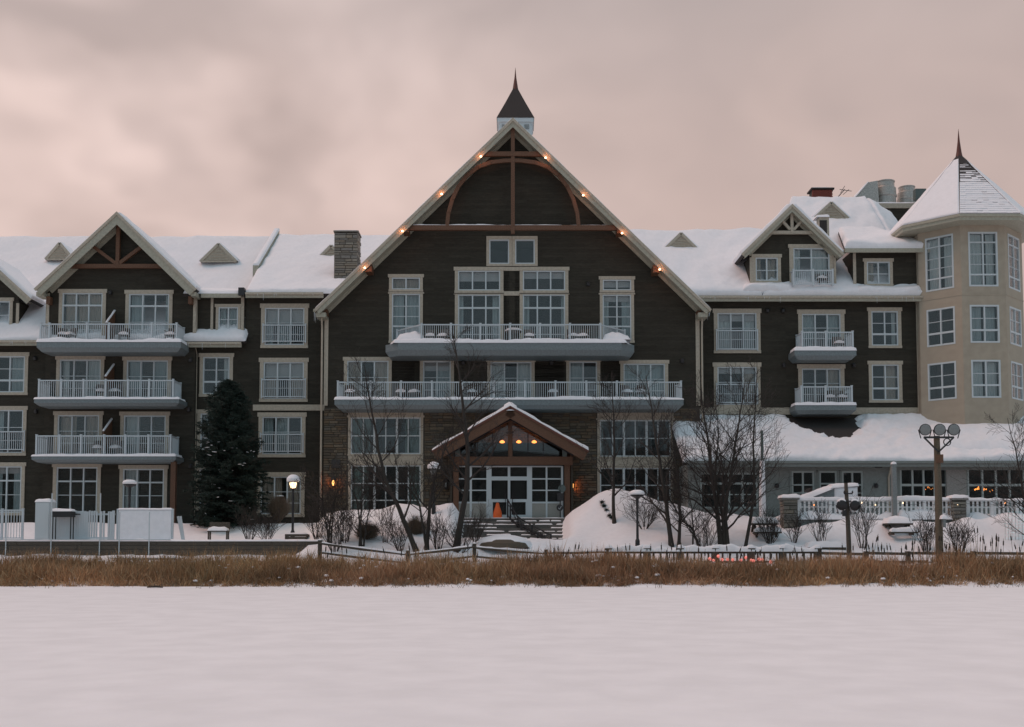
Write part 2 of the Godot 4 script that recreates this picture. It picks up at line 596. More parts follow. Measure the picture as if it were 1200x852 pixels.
func drape(parent: Node3D, f: Transform3D, x0: float, x1: float, y0: float, y1: float, z: float, cloth: Material):
	var mb := MB.new()
	mb.xf = f
	var n := clampi(int((x1 - x0) / 0.035), 6, 80)
	var ph := rng.randf() * 9
	var prev := []
	for i in n + 1:
		var x := lerpf(x0, x1, float(i) / n)
		var a := sin(x * 31 + ph) * 0.028 + sin(x * 13 + ph * 2) * 0.02
		var cur := [Vector3(x, y0, z + a * 1.3), Vector3(x, y1, z + a * 0.6)]
		if i: mb.quad(prev[0], cur[0], cur[1], prev[1])
		prev = cur
	put(mb, "curtain", cloth, parent)

# windows given on the survey sheet for a wall plane that faces the lake
func winp(F: Dictionary, px0: float, py0: float, px1: float, py1: float, o := {}) -> Node3D:
	var my := (py0 + py1) / 2
	var z: float = F.z
	return win(F, at(px0, my, z).x, yy(py1, z), at(px1, my, z).x, yy(py0, z), o)

const CASEMENT := [[0.34, 0.03], [0.68, 0.10]]
const PATIO := [[0.40, 0.03], [0.72, 0.03]]
const TRANSOM := [[0.26, 0.09], [0.64, 0.03], [0.82, 0.03]]

# a straight run of railing from a to b (feet), as children of parent
func railing(parent: Node3D, a: Vector3, b: Vector3, h: float, posts: Array, gap := 0.11, material: Material = M.rail_white, first := true, last := true, pw := 0.09):
	var d := (b - a)
	var L := d.length()
	var mb := MB.new()
	mb.beam(a + Vector3.UP * h, b + Vector3.UP * h, 0.07, 0.06)
	put(mb, "top_rail", material, parent)
	mb = MB.new()
	mb.beam(a + Vector3.UP * 0.10, b + Vector3.UP * 0.10, 0.05, 0.05)
	put(mb, "bottom_rail", material, parent)
	for p in posts:
		var q: Vector3 = a + d * p
		mb = MB.new()
		mb.box(q + Vector3(-pw / 2, 0, -pw / 2), q + Vector3(pw / 2, h + 0.05, pw / 2))
		mb.box(q + Vector3(-pw * 0.65, h + 0.05, -pw * 0.65), q + Vector3(pw * 0.65, h + 0.085, pw * 0.65))
		put(mb, "post", material, parent)
	mb = MB.new()
	var n := int(L / gap)
	for i in range(1, n):
		var q := a + d * (float(i) / n)
		mb.box(q + Vector3(-0.013, 0.10, -0.013), q + Vector3(0.013, h, 0.013))
	put(mb, "balusters", material, parent, "stuff")

# a balcony on a lake-facing wall: slab, snow lip, railing on three sides. cut: how far the slab's corners are clipped
func balcony(F: Dictionary, px0: float, px1: float, rail_y: float, snow_y: float, slab_y: float, depth: float, posts: Array, o := {}) -> Node3D:
	var z0: float = F.z
	var z1 := z0 + depth
	var floor_y := yy(snow_y + 2.5, z1)
	var low := yy(slab_y, z1)
	var x0 := at(px0, snow_y, z1).x
	var x1 := at(px1, snow_y, z1).x
	var b := node("balcony", Vector3((x0 + x1) / 2, low, z0), F.n)
	var cut: float = o.get("cut", 0.0)
	var mb := MB.new()
	var inset := 0.22
	var th := (floor_y - low)
	# slab: upright fascia over an inward-sloping underside
	var up := [Vector3(x0, 0, z0 + 0.003), Vector3(x0, 0, z1 - cut), Vector3(x0 + cut, 0, z1), Vector3(x1 - cut, 0, z1), Vector3(x1, 0, z1 - cut), Vector3(x1, 0, z0 + 0.003)]
	if cut < 0.01: up = [up[0], Vector3(x0, 0, z1), Vector3(x1, 0, z1), up[5]]
	var rings := []
	for k in [[0.0, floor_y], [0.0, low + th * 0.42], [0.02, low + th * 0.40], [inset, low]]:
		var r := []
		for p in up: r.append(Vector3(clampf(p.x, x0 + k[0], x1 - k[0]), k[1], minf(p.z, z1 - k[0] * 0.8)))
		rings.append(r)
	for i in rings.size() - 1:
		for j in up.size():
			var q := (j + 1) % up.size()
			mb.quad(rings[i + 1][j], rings[i + 1][q], rings[i][q], rings[i][j])
	for j in range(1, up.size() - 1):
		mb.tri(rings[0][0], rings[0][j], rings[0][j + 1])
		mb.tri(rings[-1][0], rings[-1][j + 1], rings[-1][j])
	put(mb, "slab", M.slab_blue, b)
	var sh: float = o.get("snow", 0.16)
	snow_sheet(Vector3(x0 + cut * 0.7 - 0.03, floor_y, z1 + 0.03), Vector3(x1 - cut * 0.7 + 0.03, floor_y, z1 + 0.03), Vector3(x1 + 0.02, floor_y, z0 + 0.35), Vector3(x0 - 0.02, floor_y, z0 + 0.35), sh, "snow", b, 0.5, 0.16, 0.14)
	var rx0 := at(posts[0], rail_y, z1 - 0.12).x
	var rx1 := at(posts[-1], rail_y, z1 - 0.12).x
	var h := yy(rail_y, z1 - 0.12) - floor_y
	var sh_p := []
	for p in posts: sh_p.append((at(p, rail_y, z1 - 0.12).x - rx0) / (rx1 - rx0))
	var A := Vector3(rx0, floor_y, z1 - 0.12)
	var B := Vector3(rx1, floor_y, z1 - 0.12)
	railing(b, A, B, h, sh_p)
	var sx: float = o.get("splay", 0.0)
	railing(b, A + Vector3(-0.02, 0, -0.04), Vector3(rx0 - sx, floor_y, z0 + 0.06), h, [1.0])
	railing(b, B + Vector3(0.02, 0, -0.04), Vector3(rx1 + sx, floor_y, z0 + 0.06), h, [1.0])
	return b

func juliet(F: Dictionary, px0: float, px1: float, top_y: float, low_y: float):
	var z: float = F.z + 0.14
	var a := at(px0, low_y, z)
	var b := at(px1, low_y, z)
	var r := node("balustrade", Vector3((a.x + b.x) / 2, a.y, z), F.n)
	railing(r, a, Vector3(b.x, a.y, z), yy(top_y, z) - a.y, [0.0, 1.0], 0.11, M.rail_white, true, true, 0.06)

# ledge stones over a rectangle of a face; kit names the material set
func stones(owner: Node3D, f: Transform3D, rects: Array, kit: String, budget: int, course := 0.17) -> int:
	var rest := []
	for i in 5: rest.append(MB.new())
	var made := 0
	var cells := []
	for r in rects:
		var y: float = r.position.y
		while y < r.end.y - 0.05:
			var hgt := minf(course * rng.randf_range(0.6, 1.35), r.end.y - y)
			var x: float = r.position.x
			while x < r.end.x - 0.02:
				var len_ := course * rng.randf_range(1.6, 4.6)
				if r.end.x - x - len_ < course * 0.9: len_ = r.end.x - x
				cells.append([x, y, len_, hgt])
				x += len_
			y += hgt
	for c in cells:
		var k := rng.randi() % 5
		var mb: MB = MB.new() if made < budget else rest[k]
		var g := 0.010
		var zo := rng.randf_range(0.025, 0.075)
		var e := 0.012
		var l := Vector3(c[0] + g, c[1] + g, 0.001)
		var h := Vector3(c[0] + c[2] - g, c[1] + c[3] - g, zo)
		var q := [l, Vector3(h.x, l.y, l.z), Vector3(h.x, h.y, l.z), Vector3(l.x, h.y, l.z)]
		var p := [Vector3(l.x + e, l.y + e * rng.randf(), zo + rng.randfn(0, 0.006)), Vector3(h.x - e * rng.randf_range(0.5, 2), l.y + e, zo + rng.randfn(0, 0.006)), Vector3(h.x - e, h.y - e * rng.randf_range(0.3, 1.6), zo + rng.randfn(0, 0.006)), Vector3(l.x + e, h.y - e, zo + rng.randfn(0, 0.006))]
		for i in 4:
			q[i] = f * q[i]; p[i] = f * p[i]
		mb.quad(p[0], p[1], p[2], p[3])
		for i in 4:
			var j := (i + 1) % 4
			mb.quad(q[i], q[j], p[j], p[i])
		if made < budget: put(mb, "stone", M["%s_%d" % [kit, k]], owner)
		made += 1
	for k in 5:
		if rest[k].v.size(): put(rest[k], "stone_facing", M["%s_%d" % [kit, k]], owner, "stuff")
	return made

# a roof slope: deck with snow on it. corners: eave left, eave right, ridge right, ridge left
func roof_slope(parent: Node3D, el: Vector3, er: Vector3, rr: Vector3, rl: Vector3, snow := 0.28, rough := 0.35, called := "roof", round_ := 0.25, step := 0.4, mask := []) -> Node3D:
	var up := (er - el).cross(rl - el).normalized()
	if up.y < 0: up = -up
	var mb := MB.new()
	var t := up * 0.16
	if (er - el).cross(rr - el).dot(up) > 0: mb.hex([el - t, er - t, rr - t, rl - t, el, er, rr, rl])
	else: mb.hex([er - t, el - t, rl - t, rr - t, er, el, rl, rr])
	var r := put(mb, called, M.shingle_dark, parent)
	var lift := up * 0.003
	snow_sheet(el + lift, er + lift, rr + lift, rl + lift, snow, "snow", r, rough, step, round_, mask)
	return r

func board(parent: Node3D, called: String, a: Vector3, b: Vector3, w: float, h: float, material: Material, up := Vector3.UP) -> MeshInstance3D:
	var mb := MB.new()
	mb.beam(a, b, w, h, up)
	return put(mb, called, material, parent)

func block(parent: Node3D, called: String, lo: Vector3, hi: Vector3, material: Material) -> MeshInstance3D:
	var mb := MB.new()
	mb.box(lo.min(hi), lo.max(hi))
	return put(mb, called, material, parent)

# a small louvred triangle standing on a roof
func roof_vent(parent: Node3D, px: float, py_top: float, py_low: float, half_px: float, z: float, back: float):
	var top := at(px, py_top, z)
	var l := at(px - half_px, py_low, z)
	var r := at(px + half_px, py_low, z)
	var v := node("roof_vent", Vector3(top.x, l.y, z), parent)
	var mb := MB.new()
	mb.prism([Vector2(l.x, l.y), Vector2(r.x, r.y), Vector2(top.x, top.y)], z - 0.02, z - 0.015)
	put(mb, "backing", M.trim, v)
	board(v, "rake", Vector3(l.x, l.y, z), Vector3(top.x, top.y, z), 0.1, 0.16, M.trim, Vector3(-1, 1, 0))
	board(v, "rake", Vector3(r.x, r.y, z), Vector3(top.x, top.y, z), 0.1, 0.16, M.trim, Vector3(1, 1, 0))
	board(v, "sill", Vector3(l.x, l.y, z), Vector3(r.x, r.y, z), 0.12, 0.08, M.trim)
	var n := 5
	for i in n:
		var k := (i + 0.6) / (n + 1.2)
		var y := lerpf(l.y, top.y, k)
		var hw := (r.x - l.x) / 2 * (1 - k) * 0.62
		board(v, "slat", Vector3(top.x - hw, y, z), Vector3(top.x + hw, y, z), 0.09, 0.025, M.trim, Vector3(0, 1, 0.9))
	for s in [l, r]:
		var e := Vector3(s.x, s.y, z + 0.05)
		var t := Vector3(top.x, top.y + 0.06, z + 0.05)
		var bk := Vector3(0, 0, -back)
		var out := Vector3((s.x - top.x) * 0.08, -0.02, 0)
		snow_sheet(e + out + Vector3(0, 0.06, 0), t, t + bk, e + out + bk + Vector3(0, 0.06, 0), 0.12, "snow", v, 0.3, 0.2, 0.1)
# ---------------------------------------------------------------- the main block with the tall gable
func gable_roof(owner: Node3D, peak: Vector3, el: Vector3, er: Vector3, back: float, over: float, snow := 0.16, bw := 0.42):
	# two slopes that run back from the rake boards, the rake boards, the soffits. over: how far the rake stands off the wall
	var zb := Vector3(0, 0, -back)
	for e in [el, er]:
		var s := signf(e.x - peak.x)
		var d: Vector3 = (Vector3(e.x, e.y, 0) - Vector3(peak.x, peak.y, 0)).normalized()
		var up := Vector3(-d.y, d.x, 0) * -s if false else Vector3(s * absf(d.y), absf(d.x), 0)
		roof_slope(owner, e, e + zb, peak + zb, peak, snow, 0.25, "roof", 0.12)
		var dn := -up
		# rake board, with a narrower one behind its lower edge
		var cs := absf(d.x)
		for q in [["rake", 0.02, bw, 0.0, 0.06, 0.05, M.fascia], ["rake_moulding", -0.02, 0.14, 0.062, 0.12, 0.09, M.trim], ["frieze", 0.25, bw * 0.5, 0.02 - over, 0.07 - over, -0.35, M.fascia]]:
			var rk := MB.new()
			var e0: Vector3 = e + d * q[5] + dn * q[1]
			var e1: Vector3 = e + d * q[5] + dn * (q[1] + q[2])
			rk.prism([Vector2(e0.x, e0.y), Vector2(e1.x, e1.y), Vector2(peak.x, peak.y - (q[1] + q[2]) / cs), Vector2(peak.x, peak.y - q[1] / cs)], e.z + q[3], e.z + q[4])
			put(rk, q[0], q[6], owner)
		# soffit under the overhang and the frieze on the wall
		board(owner, "soffit", e + dn * 0.24 + Vector3(0, 0, -over / 2), peak + dn * 0.24 + Vector3(0, 0, -over / 2), over - 0.02, 0.03, M.fascia, up)

func rake_lamp(owner: Node3D, px: float, py: float, z: float, lit := true):
	var p := at(px, py, z)
	var l := node("rake_lamp", p, owner)
	var mb := MB.new()
	mb.lathe(p, [Vector2(0.0, -0.03), Vector2(0.05, -0.02), Vector2(0.055, 0.03), Vector2(0.0, 0.07)], 10)
	put(mb, "bulb", M.lamp_spot, l)
	bulb_light(l, p + Vector3(0, 0.01, 0), Color(1.0, 0.55, 0.3), 0.12, 0.04)

func lodge():
	var b := thing("lodge_main_block", "tall dark brown gabled main block of the hotel with timber truss and cupola", "building", Vector3(0, 3.0, 0))
	var F := flat_face(b, 0.0)
	var zr := 0.95
	var peak := at(601, 139, zr)
	var el := at(370, 362, zr)
	var er := at(831, 366, zr)
	er.x = peak.x * 2 - el.x; er.y = el.y
	# windows first: they cut the wall
	for q in [[570, 600], [600.3, 630]]:
		winp(F, q[0], 277, q[1], 312, {"cols": 1, "cas": 0.15, "curtain": [], "room": M.room_dark, "lip": 0.0})
	winp(F, 533, 313, 590, 343.5, {"cols": 3, "cas": 0.17, "curtain": [], "blind": 0.5})
	winp(F, 609, 313, 666, 343.5, {"cols": 3, "cas": 0.17, "curtain": [], "blind": 0.35})
	winp(F, 533, 344.5, 590, 406, {"cols": 3, "cas": 0.17, "head": 0.03, "rows": TRANSOM, "curtain": [0.3, 0, 0.5]})
	winp(F, 609, 344.5, 666, 406, {"cols": 3, "cas": 0.17, "head": 0.03, "rows": TRANSOM, "curtain": [0.4, 0, 0.2]})
	winp(F, 456, 321.5, 495.5, 342, {"cols": 2, "cas": 0.15, "curtain": [1, 1]})
	winp(F, 456, 342.6, 495.5, 402, {"cols": 2, "cas": 0.15, "head": 0.08, "rows": [[0.25, 0.03], [0.48, 0.03], [0.70, 0.08]], "curtain": [0.8, 1]})
	winp(F, 703, 324, 743, 343, {"cols": 2, "cas": 0.15, "curtain": [], "blind": 0.7})
	winp(F, 703, 343.6, 743, 402, {"cols": 2, "cas": 0.15, "head": 0.08, "rows": [[0.25, 0.03], [0.48, 0.03], [0.70, 0.08]], "curtain": [0.4, 0.6], "blind": 0.12})
	var p3 := {"cols": 3, "rows": PATIO, "cas": 0.17}
	winp(F, 403, 418.5, 459, 474, p3)
	winp(F, 492, 419, 532, 474, {"cols": 2, "rows": PATIO, "cas": 0.17})
	winp(F, 571, 420, 626.5, 474, p3.merged({"curtain": [1, 0, 1]}))
	winp(F, 663.5, 419.5, 703.5, 474, {"cols": 2, "rows": PATIO, "cas": 0.17})
	winp(F, 727, 422, 783, 474, p3.merged({"curtain": [1, 1, 1]}))
	# tall hall windows of the ground floor in their pale surrounds
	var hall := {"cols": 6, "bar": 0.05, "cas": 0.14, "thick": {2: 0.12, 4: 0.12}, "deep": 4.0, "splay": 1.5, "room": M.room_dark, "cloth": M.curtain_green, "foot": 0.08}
	winp(F, 408, 487, 496, 534, hall.merged({"rows": [[0.5, 0.05]], "curtain": [1, 0.6, 0, 0, 0.3, 1], "head": 0.1}))
	winp(F, 408, 544, 496, 602, hall.merged({"rows": [[0.38, 0.05], [0.76, 0.05]], "curtain": [1, 0.4, 0, 0, 0, 1], "head": 0.06}))
	winp(F, 700, 490, 789, 537, hall.merged({"rows": [[0.5, 0.05]], "curtain": [0.2, 0, 0, 0, 0, 0], "head": 0.1}))
	winp(F, 700, 547, 789, 603, hall.merged({"rows": [[0.38, 0.05], [0.76, 0.05]], "curtain": [0, 0, 0, 0, 0, 0], "head": 0.06}))
	# pale header and belt that tie the window group together
	for q in [[590.4, 608.6, 313, 317.5], [590.4, 608.6, 341.5, 346.5]]:
		var a := at(q[0], q[3], 0)
		var c := at(q[1], q[2], 0)
		block(b, "window_header", Vector3(a.x, a.y, 0.003), Vector3(c.x, c.y, 0.048), M.trim)
	# the lobby opening behind the porch
	var ox0 := at(531, 560, 0).x
	var ox1 := at(668, 560, 0).x
	F.holes.append(Rect2(ox0, 2.96, ox1 - ox0, yy(519, 0) - 2.96))
	# walls
	var x0 := at(381, 430, 0).x
	var x1 := -x0 + 0.0
	var d := (el - peak)
	var slope := d.y / d.x
	var drop := 0.42
	var top := [Vector2(x0, peak.y - drop + (x0 - peak.x) * slope), Vector2(peak.x, peak.y - drop), Vector2(x1, peak.y - drop - (x1 - peak.x) * slope)]
	var yb := yy(478, 0)
	wall(F, top, yb, M.siding)
	var sf := F.duplicate()
	wall(sf, [Vector2(x0 - 0.02, yb), Vector2(x1 + 0.02, yb)], 1.5, M.mortar, "stone_backing")
	# pale surrounds between and above the hall windows
	for q in [[408, 496, 479, 487], [408, 496, 534.3, 543.7], [700, 789, 479, 490], [700, 789, 537.3, 546.7]]:
		var a := at(q[0], q[3], 0)
		var c := at(q[1], q[2], 0)
		block(b, "spandrel", Vector3(a.x, a.y, 0.003), Vector3(c.x, c.y, 0.04), M.trim)
	var rects := []
	for q in [[378.5, 407], [497, 531], [668, 699], [790, 817]]:
		var a := at(q[0], 600, 0)
		var c := at(q[1], 479, 0)
		rects.append(Rect2(a.x, 2.6, c.x - a.x, c.y - 2.6))
	stones(b, Transform3D.IDENTITY, rects, "stone", 300, 0.14)
	stones(b, Transform3D.IDENTITY, [Rect2(ox0, yy(519, 0) + 0.02, ox1 - ox0, yb - yy(519, 0) - 0.05)], "stone", 0, 0.14)
	# side walls back to the wings
	block(b, "side_wall", Vector3(x0 + 0.004, 2.0, -9), Vector3(x0 + 0.2, el.y + 0.3, -0.004), M.siding)
	block(b, "side_wall", Vector3(x1 - 0.2, 2.0, -9), Vector3(x1 - 0.004, el.y + 0.3, -0.004), M.siding)
	# corner boards, downspouts
	for s in [-1, 1]:
		var cx: float = x0 if s < 0 else x1
		block(b, "corner_board", Vector3(cx - s * 0.16, yb + 0.12, 0.003), Vector3(cx + s * 0.05, el.y - 0.05, 0.05), M.trim)
		var mb := MB.new()
		var dx: float = cx + s * 0.16
		mb.tube([Vector3(el.x * -s * -1 if false else s * absf(el.x) - s * 0.2, el.y - 0.2, 0.55), Vector3(s * absf(el.x) - s * 0.25, el.y - 0.38, 0.5), Vector3(dx, el.y - 0.75, 0.14), Vector3(dx, el.y - 1.0, 0.1), Vector3(dx, 3.0, 0.1)], [0.055, 0.055, 0.055, 0.055, 0.055], 8)
		put(mb, "downspout", M.trim, b)
		# eave return
		block(b, "eave_return", Vector3(s * absf(el.x) - s * 0.02, el.y - 0.42, -0.2), Vector3(cx - s * 0.15, el.y - 0.18, zr - 0.05), M.fascia)
		block(b, "gutter", Vector3(s * absf(el.x) - s * 0.02, el.y - 0.14, -9), Vector3(s * absf(el.x) + s * 0.14, el.y - 0.0, zr - 0.02), M.fascia)
	gable_roof(b, peak, el, er, 15.0, zr, 0.10, 0.32)
	for s in [-1, 1]:
		icicles(b, Vector3(s * absf(el.x) + s * 0.1, el.y - 0.12, zr), Vector3(s * absf(el.x) + s * 0.1, el.y - 0.12, zr - 1.5), 9, 0.6)
	# timber truss under the gable
	var zt := 0.72
	var tr := node("gable_truss", at(600, 270, zt), b)
	var kp0 := at(601, 274, zt)
	var kp1 := at(601, 150, zt)
	board(tr, "king_post", Vector3(peak.x, kp0.y, zt), Vector3(peak.x, kp1.y, zt), 0.2, 0.2, M.timber, Vector3(0, 0, 1))
	var tb := at(479, 267, zt)
	var tc := at(723, 267, zt)
	board(tr, "tie_beam", Vector3(tb.x, tb.y, zt - 0.03), Vector3(tc.x, tb.y, zt - 0.03), 0.22, 0.26, M.timber)
	snow_sheet(Vector3(tb.x + 0.2, tb.y + 0.13, zt + 0.07), Vector3(tc.x - 0.2, tb.y + 0.13, zt + 0.07), Vector3(tc.x - 0.2, tb.y + 0.13, zt - 0.12), Vector3(tb.x + 0.2, tb.y + 0.13, zt - 0.12), 0.04, "snow", tr, 1.4, 0.15, 0.06)
	var ca := at(561, 181, zt)
	var cb := at(642, 181, zt)
	board(tr, "collar_beam", Vector3(ca.x, ca.y, zt + 0.03), Vector3(cb.x, ca.y, zt + 0.03), 0.2, 0.24, M.timber)
	for s in [-1, 1]:
		var pts := []
		for q in [[77, 264], [75.5, 250], [71, 234], [64, 219], [54, 206], [41, 196], [26, 190.5], [10, 188.5], [1, 188.2]]:
			var p := at(601 + s * q[0], q[1], zt)
			pts.append(p)
		var mb := MB.new()
		for i in pts.size() - 1:
			mb.beam(pts[i], pts[i + 1] + (pts[i + 1] - pts[i]) * 0.03, 0.14, 0.2, Vector3(0, 0, 1).cross(pts[i + 1] - pts[i]).normalized())
		put(mb, "arch_brace", M.timber, tr)
	for q in [[433, 316], [768, 317], [476, 270], [726, 271]]:
		var p := at(q[0], q[1], 0.5)
		var s := signf(q[0] - 600)
		block(b, "bracket", Vector3(p.x - 0.17, p.y - 0.20, 0.03), Vector3(p.x + 0.17, p.y + 0.20, 0.88), M.timber)
	for q in [[374 + 9, 367], [818, 368]]:
		var p := at(q[0], q[1], 0.1)
		block(b, "bracket", Vector3(p.x - 0.1, p.y - 0.22, 0.03), Vector3(p.x + 0.1, p.y + 0.12, 0.5), M.timber)
	for q in [[563.5, 183.5], [639.5, 185], [517.5, 227.5], [683.5, 229], [471.5, 271], [729, 273.5], [427.5, 314], [773, 316]]:
		rake_lamp(b, q[0], q[1], 1.12)
	# cupola with a copper spire
	var cz := -2.6
	var cp := at(604, 138, cz)
	cp.y = yy(138, cz + 1.0)
	var ap := at(604, 103, cz)
	var tip := at(604, 79, cz)
	var cu := node("cupola", Vector3(cp.x, cp.y - 2.2, cz), b)
	var hw := (at(625, 138, cz).x - at(583, 138, cz).x) / 2
	block(cu, "base", Vector3(cp.x - hw * 0.9, cp.y - 2.4, cz - hw * 0.9), Vector3(cp.x + hw * 0.9, cp.y - 0.12, cz + hw * 0.9), M.sash_white)
	block(cu, "cornice", Vector3(cp.x - hw, cp.y - 0.22, cz - hw), Vector3(cp.x + hw, cp.y, cz + hw), M.sash_white)
	for i in 3:
		for s in [-1, 1]:
			block(cu, "louvre", Vector3(cp.x + s * hw * 0.62 - 0.13, cp.y - 0.42 - i * 0.1, cz + hw * 0.9 + 0.002), Vector3(cp.x + s * hw * 0.62 + 0.13, cp.y - 0.36 - i * 0.1, cz + hw * 0.9 + 0.03), M.grey_metal)
	var mb := MB.new()
	mb.lathe(Vector3(cp.x, 0, cz), [Vector2(hw * 1.46, cp.y + 0.003), Vector2(hw * 0.78, lerpf(cp.y, ap.y, 0.50)), Vector2(0.13, ap.y)], 4, false, Vector3.UP, PI / 4)
	put(mb, "roof", M.shingle_dark, cu)
	mb = MB.new()
	mb.lathe(Vector3(cp.x, 0, cz), [Vector2(0.17, ap.y - 0.16), Vector2(0.13, ap.y + 0.12), Vector2(0.055, lerpf(ap.y, tip.y, 0.5)), Vector2(0.004, tip.y)], 8)
	put(mb, "spire", M.spire_copper, cu)
	snow_sheet(Vector3(cp.x + hw * 0.2, lerpf(cp.y, ap.y, 0.06), cz + hw * 0.93), Vector3(cp.x + hw * 0.8, lerpf(cp.y, ap.y, 0.06), cz + hw * 0.93), Vector3(cp.x + hw * 0.5, lerpf(cp.y, ap.y, 0.2), cz + hw * 0.8), Vector3(cp.x + hw * 0.2, lerpf(cp.y, ap.y, 0.2), cz + hw * 0.8), 0.03, "snow", cu, 1.0, 0.1, 0.05)
	# balconies
	balcony(F, 450, 745, 380.5, 399, 416, 1.9, [494, 528.5, 563, 598, 633, 668, 703.5], {"cut": 0.75, "splay": 1.45, "snow": 0.2})
	balcony(F, 392, 801, 448, 465.5, 479, 1.8, [396, 434, 470, 506, 542, 579, 615, 651, 687, 723, 760, 798], {"snow": 0.14})
	for q in [[482, 1.3], [722, 1.2]]:
		var s := at(q[0], 398, 1.4)
		snow_sheet(s + Vector3(-0.75, -0.05, 0.4), s + Vector3(0.75, -0.05, 0.4), s + Vector3(0.75, -0.05, -0.6), s + Vector3(-0.75, -0.05, -0.6), 0.42, "snow", b, 0.4, 0.15, 0.55)
	# wall lamps and boxes on the siding
	for q in [[689, 333], [646, 425], [799, 423], [543, 425]]:
		wall_lamp_dark(b, at(q[0], q[1], 0))
	block(b, "wall_vent", at(389, 548.5, 0) + Vector3(0, 0, 0.05), at(399, 538.5, 0) + Vector3(0, 0, 0.14), M.black_metal)
	lantern(b, at(391, 566, 0.1), true)
	lantern(b, at(670.5, 569, 0.1), true)
	lantern(b, at(523, 568, 0.1), false)
	porch(b)
	chimney(b)

func wall_lamp_dark(owner: Node3D, p: Vector3):
	var n := node("wall_lamp", p, owner)
	block(n, "plate", p + Vector3(-0.07, -0.1, 0.003), p + Vector3(0.07, 0.1, 0.03), M.black_metal)
	var mb := MB.new()
	mb.lathe(p + Vector3(0, 0, 0.13), [Vector2(0.0, -0.14), Vector2(0.09, -0.12), Vector2(0.11, 0.02), Vector2(0.05, 0.10), Vector2(0.0, 0.11)], 10)
	put(mb, "shade", M.black_metal, n)

func lantern(owner: Node3D, p: Vector3, lit: bool):
	var n := node("wall_lantern", p, owner)
	var c := p + Vector3(0, 0, 0.12)
	block(n, "bracket", p + Vector3(-0.05, 0.05, -0.08), p + Vector3(0.05, 0.14, 0.12), M.black_metal)
	var mb := MB.new()
	mb.lathe(c, [Vector2(0.05, -0.25), Vector2(0.12, -0.20), Vector2(0.12, -0.17)], 6, false)
	mb.lathe(c, [Vector2(0.17, 0.16), Vector2(0.12, 0.24), Vector2(0.03, 0.33), Vector2(0.0, 0.36)], 6, false)
	for k in 6:
		var o := Vector3(cos(TAU * k / 6) * 0.12, 0, sin(TAU * k / 6) * 0.12)
		mb.beam(c + o + Vector3(0, -0.18, 0), c + o * 1.2 + Vector3(0, 0.17, 0), 0.016, 0.016)
	put(mb, "housing", M.black_metal, n)
	mb = MB.new()
	mb.lathe(c, [Vector2(0.0, -0.16), Vector2(0.055, -0.13), Vector2(0.075, 0.02), Vector2(0.04, 0.12), Vector2(0.0, 0.15)], 10)
	put(mb, "lamp_globe", M.lamp_amber if lit else M.blind, n)
	if lit: bulb_light(n, c, Color(1.0, 0.5, 0.22), 0.30, 0.06)

